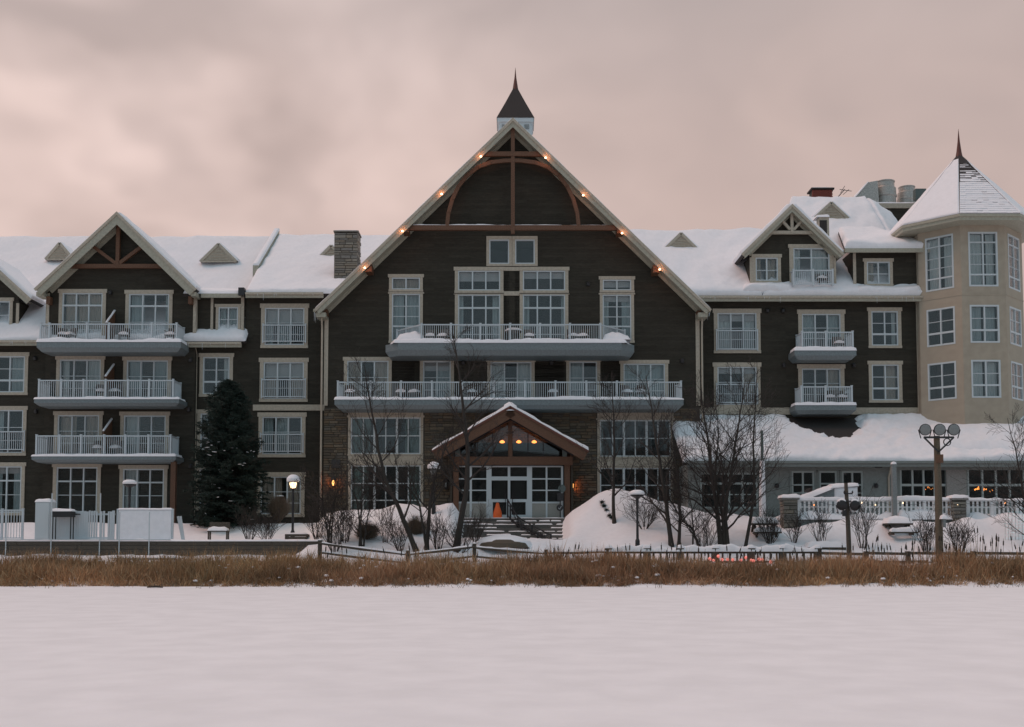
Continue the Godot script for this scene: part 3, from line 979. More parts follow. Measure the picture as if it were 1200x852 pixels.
func porch(b: Node3D):
	var z := 3.1
	var pk := at(598, 476, z)
	var el := at(507, 528, z)
	var er := at(687, 527, z)
	er = Vector3(pk.x * 2 - el.x, el.y, z)
	var po := node("porch", Vector3(pk.x, 2.96, 1.5), b)
	var zb := Vector3(0, 0, -z - 0.02)
	for e in [el, er]:
		var s := signf(e.x - pk.x)
		var d: Vector3 = (e - pk).normalized()
		var up := Vector3(s * absf(d.y), absf(d.x), 0)
		var mb := MB.new()
		var t := up * 0.14
		var q := [e - t, e - t + zb, pk - t + zb, pk - t, e, e + zb, pk + zb, pk]
		if s < 0: q = [q[1], q[0], q[3], q[2], q[5], q[4], q[7], q[6]]
		mb.hex(q)
		put(mb, "roof", M.timber_red, po)
		snow_sheet(e + up * 0.003 + d * 0.03, e + zb + up * 0.003 + d * 0.03, pk + zb + up * 0.003, pk + up * 0.003, 0.14, "snow", po, 0.5, 0.25, 0.1)
		board(po, "bargeboard", e + d * 0.04 - up * 0.28 + Vector3(0, 0, 0.04), pk - up * 0.28 + Vector3(0, 0, 0.04), 0.07, 0.54, M.timber, up)
		board(po, "bargeboard_cap", e + d * 0.06 - up * 0.04 + Vector3(0, 0, 0.10), pk - up * 0.04 + Vector3(0, 0, 0.10), 0.06, 0.1, M.timber_red, up)
		board(po, "rafter", e - up * 0.42 - d * 0.5 + Vector3(0, 0, -0.9), pk - up * 0.42 + Vector3(0, 0, -0.9), 0.16, 0.24, M.black_metal, up)
	snow_sheet(pk + Vector3(-0.4, -0.22, 0.1), pk + Vector3(0.4, -0.22, 0.1), pk + Vector3(0.4, -0.22, -3), pk + Vector3(-0.4, -0.22, -3), 0.44, "snow", po, 0.2, 0.2, 0.38)
	# tie beam, posts, glazed gable
	var zg := 2.0
	var ta := at(530, 540, zg + 0.2)
	var tb := at(671, 540, zg + 0.2)
	board(po, "tie_beam", Vector3(ta.x, ta.y, zg + 0.12), Vector3(tb.x, ta.y, zg + 0.12), 0.3, 0.42, M.timber)
	var fy := 2.96
	for px in [534.5, 664.5]:
		var p := at(px, 560, zg)
		block(po, "post", Vector3(p.x - 0.14, fy, zg - 0.14), Vector3(p.x + 0.14, ta.y - 0.21, zg + 0.14), M.timber)
		var g := at(px + (2.0 if px < 600 else -3.0), 524, zg)
		block(po, "strut", Vector3(g.x - 0.12, ta.y + 0.21, zg + 0.0), Vector3(g.x + 0.12, yy(514, zg), zg + 0.26), M.post_green)
	block(po, "king_post", Vector3(pk.x - 0.11, ta.y + 0.21, zg), Vector3(pk.x + 0.11, pk.y - 0.55, zg + 0.22), M.timber)
	# glass in the gable, split at the king post
	var gx := at(541, 530, zg).x
	for s in [-1, 1]:
		var x_out: float = pk.x + s * (pk.x - gx)
		var x_in: float = pk.x + s * 0.12
		var low: float = ta.y + 0.21
		var ty := pk.y - 0.75
		var sl: float = (pk.y - el.y) / (pk.x - el.x)
		var mb := MB.new()
		var poly := [Vector2(x_in, low), Vector2(x_out, low), Vector2(x_out, ty - absf(x_out - pk.x) * sl), Vector2(x_in, ty - 0.07)]
		if s < 0: poly.reverse()
		mb.prism(poly, zg - 0.02, zg - 0.012)
		put(mb, "pane", M.glass, po)
		for k in [0.33, 0.66]:
			var x := lerpf(x_in, x_out, k)
			board(po, "mullion", Vector3(x, low, zg - 0.015), Vector3(x, ty - absf(x - pk.x) * sl, zg - 0.015), 0.05, 0.05, M.black_metal, Vector3(0, 0, 1))
	# the glazed front: side lights, transoms, two door leaves
	var F := flat_face(po, zg - 0.1)
	var bz := zg - 0.1
	var fr := node("entrance_front", Vector3(pk.x, fy, bz), b)
	var X := func(px): return at(px, 575, bz).x
	var Y := func(py): return maxf(yy(py, bz), fy + 0.02)
	var white := MB.new()
	for q in [[533, 536], [550.5, 553], [570, 576], [595, 598], [617.5, 623.5], [639.5, 641.5], [657.5, 660]]:
		white.box(Vector3(X.call(q[0]), fy, bz - 0.06), Vector3(X.call(q[1]), Y.call(546.5), bz + 0.06))
	for q in [[534, 659, 546, 547.5], [534, 570, 560.5, 562], [534, 570, 574, 575.3], [534, 570, 588, 590], [623, 659, 560.5, 562], [623, 659, 574, 575.3], [623, 659, 588, 590], [576, 618, 558.5, 563], [576, 618, 585, 588.5]]:
		white.box(Vector3(X.call(q[0]), Y.call(q[3]), bz - 0.055), Vector3(X.call(q[1]), Y.call(q[2]), bz + 0.055))
	put(white, "frame", M.sash_white, fr)
	for q in [[536, 550.5], [553, 570], [623.5, 639.5], [641.5, 657.5]]:
		for r in [[547.5, 560.5], [562, 574], [575.3, 588]]:
			block(fr, "pane", Vector3(X.call(q[0]), Y.call(r[1]), bz - 0.004), Vector3(X.call(q[1]), Y.call(r[0]), bz + 0.004), M.glass)
		block(fr, "panel", Vector3(X.call(q[0]), fy, bz - 0.03), Vector3(X.call(q[1]), Y.call(590), bz + 0.03), M.door_panel)
	for q in [[576, 595], [598, 617.5]]:
		block(fr, "pane", Vector3(X.call(q[0]), Y.call(558.5), bz - 0.004), Vector3(X.call(q[1]), Y.call(547.5), bz + 0.004), M.glass)
		var lf := node("door", Vector3(X.call((q[0] + q[1]) / 2.0), fy, bz), b)
		block(lf, "pane", Vector3(X.call(q[0] + 1.5), Y.call(585), bz - 0.004), Vector3(X.call(q[1] - 1.5), Y.call(563), bz + 0.004), M.glass)
		block(lf, "pane", Vector3(X.call(q[0] + 1.5), fy + 0.2, bz - 0.004), Vector3(X.call(q[1] - 1.5), Y.call(588.5), bz + 0.004), M.glass)
		for e in [q[0], q[1] - 1.5]:
			block(lf, "stile", Vector3(X.call(e), fy + 0.02, bz - 0.05), Vector3(X.call(e + 1.5), Y.call(585), bz + 0.05), M.sash_white)
		block(lf, "kick_rail", Vector3(X.call(q[0] + 1.5), fy + 0.02, bz - 0.045), Vector3(X.call(q[1] - 1.5), fy + 0.2, bz + 0.045), M.sash_white)
		var hx: float = X.call(q[1] - 2.6 if q[0] < 590 else q[0] + 2.6)
		board(lf, "handle", Vector3(hx, fy + 0.85, bz + 0.1), Vector3(hx, fy + 1.4, bz + 0.1), 0.035, 0.035, M.black_metal, Vector3(0, 0, 1))
	# lobby: floor, side walls, back wall, and three pendants seen through the gable glass
	var lx0 := at(531, 560, 0).x
	var lx1 := at(668, 560, 0).x
	var rb := MB.new()
	var ty2: float = yy(519, 0)
	rb.quad(Vector3(lx0, fy - 0.01, zg - 0.2), Vector3(lx1, fy - 0.01, zg - 0.2), Vector3(lx1, fy - 0.01, -5), Vector3(lx0, fy - 0.01, -5))
	rb.quad(Vector3(lx0, fy, -5), Vector3(lx1, fy, -5), Vector3(lx1, ty2, -5), Vector3(lx0, ty2, -5))
	rb.quad(Vector3(lx0, fy, 0), Vector3(lx0, fy, -5), Vector3(lx0, ty2, -5), Vector3(lx0, ty2, 0))
	rb.quad(Vector3(lx1, fy, -5), Vector3(lx1, fy, 0), Vector3(lx1, ty2, 0), Vector3(lx1, ty2, -5))
	rb.quad(Vector3(lx0, ty2, 0), Vector3(lx0, ty2, -5), Vector3(lx1, ty2, -5), Vector3(lx1, ty2, 0))
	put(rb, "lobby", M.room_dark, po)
	for s in [-1, 1]:
		var xx: float = lx0 if s < 0 else lx1
		block(po, "side_wall", Vector3(xx - 0.06, fy, 0.08), Vector3(xx + 0.06, ta.y - 0.2, zg - 0.15), M.mortar)
	for px in [588.5, 608, 626]:
		var p := at(px, 518, 0.6)
		var pe := node("pendant_lamp", p, po)
		board(pe, "rod", p + Vector3(0, 0.12, 0), Vector3(p.x, yy(492, 0.6), 0.6), 0.02, 0.02, M.black_metal, Vector3(0, 0, 1))
		var mb := MB.new()
		mb.lathe(p, [Vector2(0.0, -0.07), Vector2(0.10, -0.05), Vector2(0.14, 0.0), Vector2(0.09, 0.06), Vector2(0.02, 0.1)], 12)
		put(mb, "lamp_bowl", M.lamp_warm, pe)
		bulb_light(pe, p, Color(1.0, 0.5, 0.2), 0.07, 0.08)

func chimney(b: Node3D):
	var z := -1.6
	var lo := at(391, 330, z)
	var hi := at(419, 272, z)
	var ch := node("chimney", Vector3((lo.x + hi.x) / 2, lo.y - 2.4, z - 0.6), b)
	var low := lo.y - 2.2
	block(ch, "core", Vector3(lo.x + 0.02, low, z - 1.2), Vector3(hi.x - 0.02, hi.y - 0.05, z - 0.02), M.mortar)
	stones(ch, Transform3D(Basis.IDENTITY, Vector3(0, 0, z - 0.02)), [Rect2(lo.x, low, hi.x - lo.x, hi.y - low)], "ledge", 300, 0.15)
	stones(ch, Transform3D(Basis(Vector3.UP, PI / 2), Vector3(hi.x - 0.02, 0, z)), [Rect2(0.0, low, 1.2, hi.y - low)], "ledge", 120, 0.15)
	block(ch, "cap", Vector3(lo.x - 0.03, hi.y, z - 1.24), Vector3(hi.x + 0.06, hi.y + 0.08, z + 0.06), M.ledge_2)
	snow_on(lo.x, hi.x, z - 1.2, z, hi.y + 0.08, 0.05, ch)
# ---------------------------------------------------------------- guest wings
func eave_board(b: Node3D, px0: float, px1: float, py: float, z: float, h := 0.24):
	var a := at(px0, py, z)
	var c := at(px1, py, z)
	board(b, "eave_fascia", Vector3(a.x, a.y, z), Vector3(c.x, a.y, z), 0.12, h, M.fascia)
	icicles(b, Vector3(a.x, a.y + h * 0.3, z + 0.16), Vector3(c.x, a.y + h * 0.3, z + 0.16), int((c.x - a.x) * 1.6), 0.32)
	board(b, "gutter", Vector3(a.x, a.y + h * 0.4, z + 0.10), Vector3(c.x, a.y + h * 0.4, z + 0.10), 0.12, 0.12, M.trim)

func downspout(b: Node3D, px: float, py0: float, py1: float, z: float):
	var a := at(px, py0, z)
	var c := at(px, py1, z)
	var mb := MB.new()
	mb.tube([Vector3(a.x, a.y, z + 0.45), Vector3(a.x, a.y - 0.2, z + 0.4), Vector3(a.x, a.y - 0.55, z + 0.08), Vector3(a.x, c.y, z + 0.08)], [0.05, 0.05, 0.05, 0.05], 8)
	put(mb, "downspout", M.trim, b)

func truss(owner: Node3D, px: float, top_y: float, tie_y: float, half: float, diag_px: float, diag_y: float, z: float, material: Material, w := 0.18):
	var t := node("gable_truss", at(px, tie_y, z), owner)
	var c := at(px, tie_y, z)
	var cx := c.x
	board(t, "king_post", Vector3(cx, c.y, z), Vector3(cx, yy(top_y, z), z), w, w, material, Vector3(0, 0, 1))
	var a := at(px - half, tie_y, z)
	var d := at(px + half, tie_y, z)
	board(t, "tie_beam", Vector3(a.x, c.y, z - 0.02), Vector3(d.x, c.y, z - 0.02), w, w * 1.1, material)
	for s in [-1, 1]:
		var e := at(px + s * diag_px, diag_y, z)
		board(t, "brace", Vector3(cx + s * 0.1, c.y + 0.15, z + 0.01), Vector3(e.x, e.y, z + 0.01), w * 0.9, w * 0.9, material, Vector3(0, 0, 1))

func west_wing():
	var b := thing("guest_wing", "dark brown guest wing with a gabled bay and three long white balconies", "building", Vector3(-20, 2.6, -1))
	var zw := -1.0
	var F := flat_face(b, zw)
	var zb := -0.55
	var G := flat_face(b, zb)
	# ---- gabled bay
	winp(G, 69, 339, 124, 400, {"cols": 3, "rows": TRANSOM, "curtain": [1, 1, 1], "cas": 0.18})
	winp(G, 147, 340, 202, 400, {"cols": 3, "rows": TRANSOM, "curtain": [1, 0, 0.3], "cas": 0.18})
	winp(G, 66, 417, 122, 472, {"cols": 3, "rows": PATIO, "curtain": [0.5, 0, 1], "cas": 0.18})
	winp(G, 144.5, 418, 200.5, 472, {"cols": 3, "rows": PATIO, "curtain": [1, 0, 1], "cas": 0.18})
	winp(G, 63.5, 482, 120, 536, {"cols": 3, "rows": PATIO, "curtain": [1, 0.2, 1], "cas": 0.18})
	var w := winp(G, 141, 482.5, 198, 536, {"cols": 3, "rows": PATIO, "curtain": [1, 0, 0.1], "cas": 0.18, "room": M.room_dark})
	var cp := at(179, 499, zb - 1.2)
	var mb := MB.new()
	for k in 7:
		var q := cp + Vector3(cos(k * TAU / 7) * 0.32, 0.05 * sin(k * 3.0), sin(k * TAU / 7) * 0.32)
		mb.lathe(q, [Vector2(0, -0.05), Vector2(0.05, 0), Vector2(0, 0.06)], 8)
	put(mb, "chandelier_bulbs", M.lamp_warm, w)
	bulb_light(w, cp, Color(1.0, 0.6, 0.3), 1.2, 0.2)
	winp(G, 62, 543, 118, 604, {"cols": 3, "rows": [[0.3, 0.08], [0.62, 0.03]], "cas": 0.18})
	winp(G, 140, 545, 196, 604, {"cols": 3, "rows": [[0.3, 0.08], [0.62, 0.03]], "cas": 0.18, "curtain": [1, 0, 0]})
	var gx0 := at(54, 400, zb).x
	var gx1 := at(229, 400, zb).x
	var zr := 0.2
	var peak := at(137.5, 249, zr)
	var el := at(42, 338, zr)
	var er := Vector3(peak.x * 2 - el.x, el.y, zr)
	var sl := (peak.y - el.y) / (peak.x - el.x)
	var dr := 0.42
	wall(G, [Vector2(gx0, peak.y - dr - (peak.x - gx0) * sl), Vector2(peak.x, peak.y - dr), Vector2(gx1, peak.y - dr - (gx1 - peak.x) * sl)], 1.2, M.siding)
	for s in [-1, 1]:
		var cx: float = gx0 if s < 0 else gx1
		block(b, "cheek_wall", Vector3(cx - s * 0.01, 1.4, zb - 4), Vector3(cx - s * 0.15, el.y, zb - 0.004), M.siding)
		block(b, "corner_board", Vector3(cx - s * 0.14, yy(405, zb), zb + 0.003), Vector3(cx + s * 0.02, el.y - 0.1, zb + 0.05), M.trim)
		block(b, "corner_board", Vector3(cx + s * 0.003, yy(405, zb), zb - 0.2), Vector3(cx + s * 0.04, el.y - 0.1, zb + 0.05), M.trim)
		block(b, "eave_return", Vector3(el.x if s < 0 else er.x, el.y - 0.40, zb - 0.2), Vector3(cx - s * 0.1, el.y - 0.18, zr - 0.05), M.fascia)
		block(b, "bracket", Vector3(cx - s * 0.12, el.y - 0.75, zb + 0.03), Vector3(cx - s * 0.32, el.y - 0.35, zb + 0.4), M.timber)
	gable_roof(b, peak, el, er, 9.0, zr - zb, 0.14, 0.46)
	truss(b, 138, 262, 312, 57, 30, 288, zb + 0.3, M.timber, 0.2)
	balcony(G, 43, 212, 380, 398, 412, 1.5, [48, 58, 102, 128, 178, 207], {"snow": 0.2})
	balcony(G, 40, 210, 446, 465, 475.5, 1.5, [46, 72, 98, 124, 150, 175, 203], {"snow": 0.12})
	balcony(G, 37, 206, 511, 532, 541.5, 1.5, [43, 70, 95, 122, 147, 174, 200], {"snow": 0.12})
	for q in [[135, 364], [134, 427], [131.5, 491]]:
		# slanted timber privacy screen between neighbouring doors
		var a := at(q[0], q[1], zb)
		var lo := yy(q[1] + 36, zb + 1.4)
		var fr := yy(q[1] + 14, zb + 1.3)
		var mb2 := MB.new()
		mb2.hex([Vector3(a.x - 0.03, lo, zb + 1.3), Vector3(a.x + 0.03, lo, zb + 1.3), Vector3(a.x + 0.03, lo, zb + 0.06), Vector3(a.x - 0.03, lo, zb + 0.06), Vector3(a.x - 0.03, fr, zb + 1.3), Vector3(a.x + 0.03, fr, zb + 1.3), Vector3(a.x + 0.03, a.y, zb + 0.06), Vector3(a.x - 0.03, a.y, zb + 0.06)])
		var ps := put(mb2, "privacy_screen", M.timber, b)
		snow_sheet(Vector3(a.x - 0.05, fr, zb + 1.3), Vector3(a.x + 0.05, fr, zb + 1.3), Vector3(a.x + 0.05, a.y, zb + 0.06), Vector3(a.x - 0.05, a.y, zb + 0.06), 0.05, "snow", ps, 0.5, 0.1, 0.04)
	for q in [[130, 343], [42, 420], [43, 482], [222, 480], [224, 422], [224, 546]]:
		wall_lamp_dark(b, at(q[0], q[1], zb if q[0] > 54 else zw))
	# carved timber post under the lowest balcony
	var pp := at(203, 590, zb + 1.2)
	block(b, "post", Vector3(pp.x - 0.13, 1.6, pp.z - 0.13), Vector3(pp.x + 0.13, yy(541, pp.z), pp.z + 0.13), M.timber)
	# ---- wall left of and beside the bay
	winp(F, -26, 413, 33, 463, {"cols": 3, "rows": CASEMENT, "cas": 0.18})
	winp(F, -28, 476, 31, 534, {"cols": 3, "rows": PATIO, "cas": 0.18})
	juliet(F, -26, 28, 506, 529)
	winp(F, -30, 542, 29, 604, {"cols": 3, "rows": [[0.3, 0.08], [0.62, 0.03]], "cas": 0.18})
	winp(F, 234, 414, 273, 465, {"cols": 2, "rows": CASEMENT, "cas": 0.18})
	winp(F, 231, 480, 271, 530, {"cols": 2, "rows": CASEMENT, "cas": 0.18})
	winp(F, 230, 545, 270, 598, {"cols": 2, "rows": CASEMENT, "cas": 0.18})
	var xl := at(-130, 450, zw).x
	var xm := at(287, 400, zw).x
	var xr := at(379, 420, zw).x + 0.3
	wall(F, [Vector2(xl, yy(402, zw)), Vector2(xm + 0.06, yy(402, zw))], 1.2, M.siding)
	var H := flat_face(b, zw + 0.01)
	winp(H, 306, 356, 361, 408, {"cols": 3, "rows": PATIO, "curtain": [0.5, 1, 0], "cas": 0.2})
	winp(H, 304.5, 419.5, 360.5, 471, {"cols": 3, "rows": PATIO, "curtain": [1, 0, 1], "cas": 0.2})
	winp(H, 303, 483.5, 358, 536, {"cols": 3, "rows": PATIO, "curtain": [0.7, 1, 0], "cas": 0.2})
	winp(H, 301, 553.5, 357, 606, {"cols": 3, "rows": PATIO, "curtain": [1, 0.5, 1], "cas": 0.2})
	juliet(H, 308, 358, 381, 402)
	juliet(H, 306.5, 357.5, 445, 467)
	juliet(H, 305, 355, 509, 531)
	wall(H, [Vector2(xm, yy(346, zw)), Vector2(xr, yy(346, zw))], 1.2, M.siding)
	block(b, "end_wall", Vector3(xm, yy(404, zw), zw - 6), Vector3(xm + 0.15, yy(346, zw), zw + 0.004), M.siding)
	var ba := at(287, 478, zw)
	block(b, "belt_course", Vector3(xm + 0.5, ba.y - 0.15, zw + 0.013), Vector3(xr, ba.y + 0.17, zw + 0.07), M.trim)
	var bb := at(205, 541, zw)
	block(b, "belt_course", Vector3(bb.x, bb.y - 0.12, zw + 0.003), Vector3(xm - 0.8, bb.y + 0.1, zw + 0.06), M.trim)
	# ---- roofs
	var rz := -8.7
	var ry := yy(279, rz)
	var ez := -0.45
	var e0 := at(-130, 400, ez)
	var e1 := at(288, 400, ez)
	roof_slope(b, Vector3(xl - 3, e0.y, ez), Vector3(e1.x, e0.y, ez), Vector3(e1.x, ry, rz), Vector3(xl - 3, ry, rz), 0.22, 0.45)
	eave_board(b, -130, 46, 402.5, ez + 0.02)
	eave_board(b, 213, 283, 404.5, ez + 0.02)
	var e2 := yy(344, ez)
	roof_slope(b, Vector3(xm + 0.1, e2, ez), Vector3(xr + 1.5, e2, ez), Vector3(xr + 4.5, ry + 0.02, rz), Vector3(xm + 0.1, ry + 0.02, rz), 0.26, 0.4)
	eave_board(b, 288, 379, 346.5, ez + 0.02)
	downspout(b, 231, 404, 604, zw)
	# fire wall between the two roofs, with a scupper box at its foot
	var fw := MB.new()
	var fx := xm + 0.05
	fw.hex([Vector3(fx - 0.15, e2 - 0.3, ez - 2.6), Vector3(fx + 0.15, e2 - 0.3, ez - 2.6), Vector3(fx + 0.15, ry - 0.5, rz), Vector3(fx - 0.15, ry - 0.5, rz), Vector3(fx - 0.15, lerpf(e2, ry, 0.32) + 0.5, ez - 2.6), Vector3(fx + 0.15, lerpf(e2, ry, 0.32) + 0.5, ez - 2.6), Vector3(fx + 0.15, ry + 0.55, rz), Vector3(fx - 0.15, ry + 0.55, rz)])
	put(fw, "fire_wall", M.fascia, b)
	snow_sheet(Vector3(fx - 0.17, lerpf(e2, ry, 0.32) + 0.5, ez - 2.6), Vector3(fx + 0.17, lerpf(e2, ry, 0.32) + 0.5, ez - 2.6), Vector3(fx + 0.17, ry + 0.55, rz), Vector3(fx - 0.17, ry + 0.55, rz), 0.1, "snow", b, 0.3, 0.2, 0.1)
	var sc := at(283.5, 342, ez)
	block(b, "scupper_box", sc + Vector3(-0.16, -0.22, -0.2), sc + Vector3(0.16, 0.2, 0.18), M.black_metal)
	# dormer wall between the bay and the taller part
	var D := flat_face(b, zw + 0.12)
	winp(D, 253, 356.5, 282, 391, {"cols": 2, "rows": [[0.5, 0.03]], "cas": 0.14, "curtain": [0.6, 1]})
	var dx0 := at(228, 370, D.z).x
	wall(D, [Vector2(dx0, yy(346, D.z)), Vector2(xm, yy(346, D.z))], yy(402, D.z) + 0.1, M.siding)
	block(b, "corner_board", Vector3(at(247, 370, D.z).x, yy(398, D.z), D.z + 0.003), Vector3(at(250, 370, D.z).x, yy(347, D.z), D.z + 0.05), M.trim)
	block(b, "corner_board", Vector3(at(282.5, 370, D.z).x, yy(402, D.z), D.z + 0.003), Vector3(at(286, 370, D.z).x, yy(347, D.z), D.z + 0.05), M.trim)
	var de := at(240, 344, D.z + 0.4)
	var dj := (de.y + 0.9 - e0.y) / (ry - e0.y)
	var djz := lerpf(ez, rz, dj)
	var djy := de.y + 0.9
	roof_slope(b, Vector3(de.x - 1.2, de.y, de.z), Vector3(xm - 0.1, de.y, de.z), Vector3(xm - 0.1, djy, djz), Vector3(de.x - 1.2, djy, djz), 0.22, 0.4)
	board(b, "eave_fascia", Vector3(de.x - 0.2, de.y - 0.12, de.z), Vector3(xm - 0.1, de.y - 0.12, de.z), 0.1, 0.22, M.fascia)
	# gabled dormer at the edge of the picture
	var K := flat_face(b, zw - 0.35)
	winp(K, -45, 349, 15, 386, {"cols": 4, "rows": [[0.55, 0.03]], "cas": 0.16, "curtain": [1, 0, 1, 0]})
	var kp := at(-27, 292, K.z + 0.5)
	var kr := at(36, 350, K.z + 0.5)
	var kl := Vector3(kp.x * 2 - kr.x, kr.y, kr.z)
	var kx1 := at(22, 370, K.z).x
	var kx0 := kp.x * 2 - kx1
	var ks := (kp.y - kr.y) / (kr.x - kp.x)
	wall(K, [Vector2(kx0, kp.y - 0.35 - (kp.x - kx0) * ks), Vector2(kp.x, kp.y - 0.35), Vector2(kx1, kp.y - 0.35 - (kx1 - kp.x) * ks)], yy(400, K.z), M.siding)
	gable_roof(b, kp, kl, kr, 7.0, 0.5, 0.2, 0.34)
	block(b, "corner_board", Vector3(kx1 - 0.14, yy(398, K.z), K.z + 0.003), Vector3(kx1 + 0.02, kr.y - 0.15, K.z + 0.05), M.trim)
	block(b, "cheek_wall", Vector3(kx1 - 0.12, yy(400, K.z), K.z - 4), Vector3(kx1, kr.y, K.z - 0.004), M.siding)
	for q in [[70, 285, 304, 16.5], [256, 286, 306.5, 21], [388, 288, 307, 19]]:
		roof_vent(b, q[0], q[1], q[2], q[3], -5.9 if q[0] < 300 else -5.2, 2.5)

func east_wing():
	var b := thing("guest_wing", "dark brown guest wing with snowy roof dormers beside the beige corner tower", "building", Vector3(16, 5.0, -1.2))
	var zw := -1.2
	var F := flat_face(b, zw)
	winp(F, 836.5, 362, 891, 414, {"cols": 3, "rows": PATIO, "curtain": [1, 0, 1], "cas": 0.2})
	winp(F, 836.5, 425, 891, 478, {"cols": 3, "rows": PATIO, "curtain": [0, 0, 1], "cas": 0.2})
	juliet(F, 840, 888, 387.5, 411)
	juliet(F, 840, 888, 450.5, 474)
	winp(F, 935.5, 363, 989.5, 412, {"cols": 3, "rows": PATIO, "curtain": [1, 0, 1], "cas": 0.2})
	winp(F, 935.5, 427, 989.5, 478, {"cols": 3, "rows": PATIO, "curtain": [0, 0, 1], "cas": 0.2})
	winp(F, 1017.5, 360.5, 1056, 408, {"cols": 2, "rows": CASEMENT, "curtain": [0, 0.3], "cas": 0.17})
	winp(F, 1018, 423, 1057, 472, {"cols": 2, "rows": CASEMENT, "curtain": [0, 1], "cas": 0.17})
	var x0 := at(812, 420, zw).x
	var x1 := at(1096, 420, zw).x
	wall(F, [Vector2(x0, yy(350, zw)), Vector2(x1, yy(350, zw))], yy(560, zw), M.siding)
	var bc := at(817, 482, zw)
	block(b, "belt_course", Vector3(x0 + 0.2, bc.y - 0.18, zw + 0.003), Vector3(at(1081, 482, zw).x, bc.y + 0.2, zw + 0.06), M.trim)
	balcony(F, 931, 1003.5, 389.5, 408, 421, 1.35, [940, 967.5, 999], {"snow": 0.2})
	balcony(F, 932, 1003.5, 453.5, 472, 485, 1.35, [939, 967.5, 998], {"snow": 0.18})
	for q in [[917, 364], [899, 364], [918, 428], [819, 430], [1000, 428], [820, 366]]:
		wall_lamp_dark(b, at(q[0], q[1], zw))
	downspout(b, 1073.5, 349, 492, zw)
	# pale return of the tower side
	block(b, "corner_board", at(1078, 490, zw) + Vector3(0, 0, 0.003), at(1082, 351, zw) + Vector3(0, 0, 0.06), M.trim)
	# roofs
	var ez := -0.65
	var ey := yy(347, ez)
	var rz1 := -6.1
	var rz2 := -9.0
	var ea := at(790, 347, ez).x
	var em := at(893, 347, ez).x
	var eb := at(1088, 347, ez).x
	roof_slope(b, Vector3(ea, ey, ez), Vector3(em, ey, ez), Vector3(at(905, 272, rz1).x, yy(272, rz1), rz1), Vector3(at(690, 272, rz1).x, yy(272, rz1), rz1), 0.3, 0.4)
	roof_slope(b, Vector3(em, ey, ez), Vector3(eb, ey, ez), Vector3(at(1013, 234, rz2).x, yy(234, rz2), rz2), Vector3(at(926, 234, rz2).x, yy(234, rz2), rz2), 0.34, 0.4)
	# hip behind the tower
	roof_slope(b, Vector3(eb, ey, ez), Vector3(eb + 4, ey + 0.5, -8), Vector3(at(1040, 262, -9.5).x, yy(250, -9.5), -9.5), Vector3(at(1013, 234, rz2).x, yy(234, rz2), rz2), 0.3, 0.3)
	eave_board(b, 815, 1081, 350.5, ez + 0.02, 0.26)
	# gabled dormer with its own recessed balcony
	var zd := -1.02
	var D := flat_face(b, zd)
	winp(D, 882, 298, 915, 332, {"cols": 2, "rows": [[0.55, 0.03]], "cas": 0.16, "curtain": [0.5, 1]})
	winp(D, 925, 286.5, 977, 338, {"cols": 2, "rows": [[0.25, 0.05], [0.62, 0.03]], "cas": 0.22, "head": 0.2, "curtain": [0.4, 1], "deep": 2.2})
	var pk := at(928, 240, zd + 0.5)
	var el := at(870, 297, zd + 0.5)
	var er := Vector3(pk.x * 2 - el.x, el.y, el.z)
	var gx0 := at(879, 310, zd).x
	var gx1 := at(979, 310, zd).x
	var sl := (pk.y - el.y) / (pk.x - el.x)
	wall(D, [Vector2(gx0, pk.y - 0.35 - (pk.x - gx0) * sl), Vector2(pk.x, pk.y - 0.35), Vector2(gx1, pk.y - 0.35 - (gx1 - pk.x) * sl)], ey, M.siding)
	gable_roof(b, pk, el, er, 8.0, 0.5, 0.2, 0.27)
	truss(b, 928, 247, 272.5, 29, 14, 256, zd + 0.22, M.trim, 0.16)
	for s in [-1, 1]:
		var cx: float = gx0 if s < 0 else gx1
		block(b, "cheek_wall", Vector3(cx - s * 0.01, ey, zd - 5), Vector3(cx - s * 0.12, el.y, zd - 0.004), M.siding)
		block(b, "corner_board", Vector3(cx - s * 0.16, ey + 0.1, zd + 0.003), Vector3(cx + s * 0.02, el.y - 0.1, zd + 0.05), M.trim)
	var ra := at(930, 335, zd + 0.55)
	var rb := at(976, 335, zd + 0.55)
	var r := node("balustrade", Vector3(ra.x, ra.y, ra.z), b)
	railing(r, ra, Vector3(rb.x, ra.y, rb.z), yy(317, zd + 0.55) - ra.y, [0.0, 0.5, 1.0])
	for e in [ra, Vector3(rb.x, ra.y, rb.z)]:
		railing(r, e + Vector3(0, 0, -0.05), e + Vector3(0, 0, -0.5), yy(317, zd + 0.55) - ra.y, [])
	# drifts on the roof foot below the dormers
	snow_sheet(at(868, 343, -0.7), at(932, 345, -0.7), at(928, 333, zd + 0.03), at(872, 333, zd + 0.03), 0.35, "snow", b, 0.5, 0.2, 0.4)
	# louvred shaft beside the gable
	var sp := at(963, 285, -2.2)
	block(b, "vent_shaft", at(957.5, 300, -2.8), at(971.5, 254, -2.2), M.trim)
	block(b, "vent_louvre", at(960.5, 275, -2.19), at(969, 258, -2.17), M.shingle_dark)
	snow_sheet(at(956.5, 254, -2.1), at(972.5, 254, -2.1), at(972.5, 254, -2.1) + Vector3(0, 0, -0.8), at(956.5, 254, -2.1) + Vector3(0, 0, -0.8), 0.12, "snow", b, 0.3, 0.1, 0.1)
	# small wall dormer next to the tower
	var S := flat_face(b, zd + 0.04)
	winp(S, 1012.5, 303, 1046, 335.5, {"cols": 2, "rows": [[0.55, 0.03]], "cas": 0.15, "curtain": [0.7, 0]})
	var sx0 := at(1000, 315, S.z).x
	var sx1 := at(1080, 315, S.z).x
	wall(S, [Vector2(sx0, yy(293, S.z)), Vector2(sx1, yy(293, S.z))], ey, M.siding)
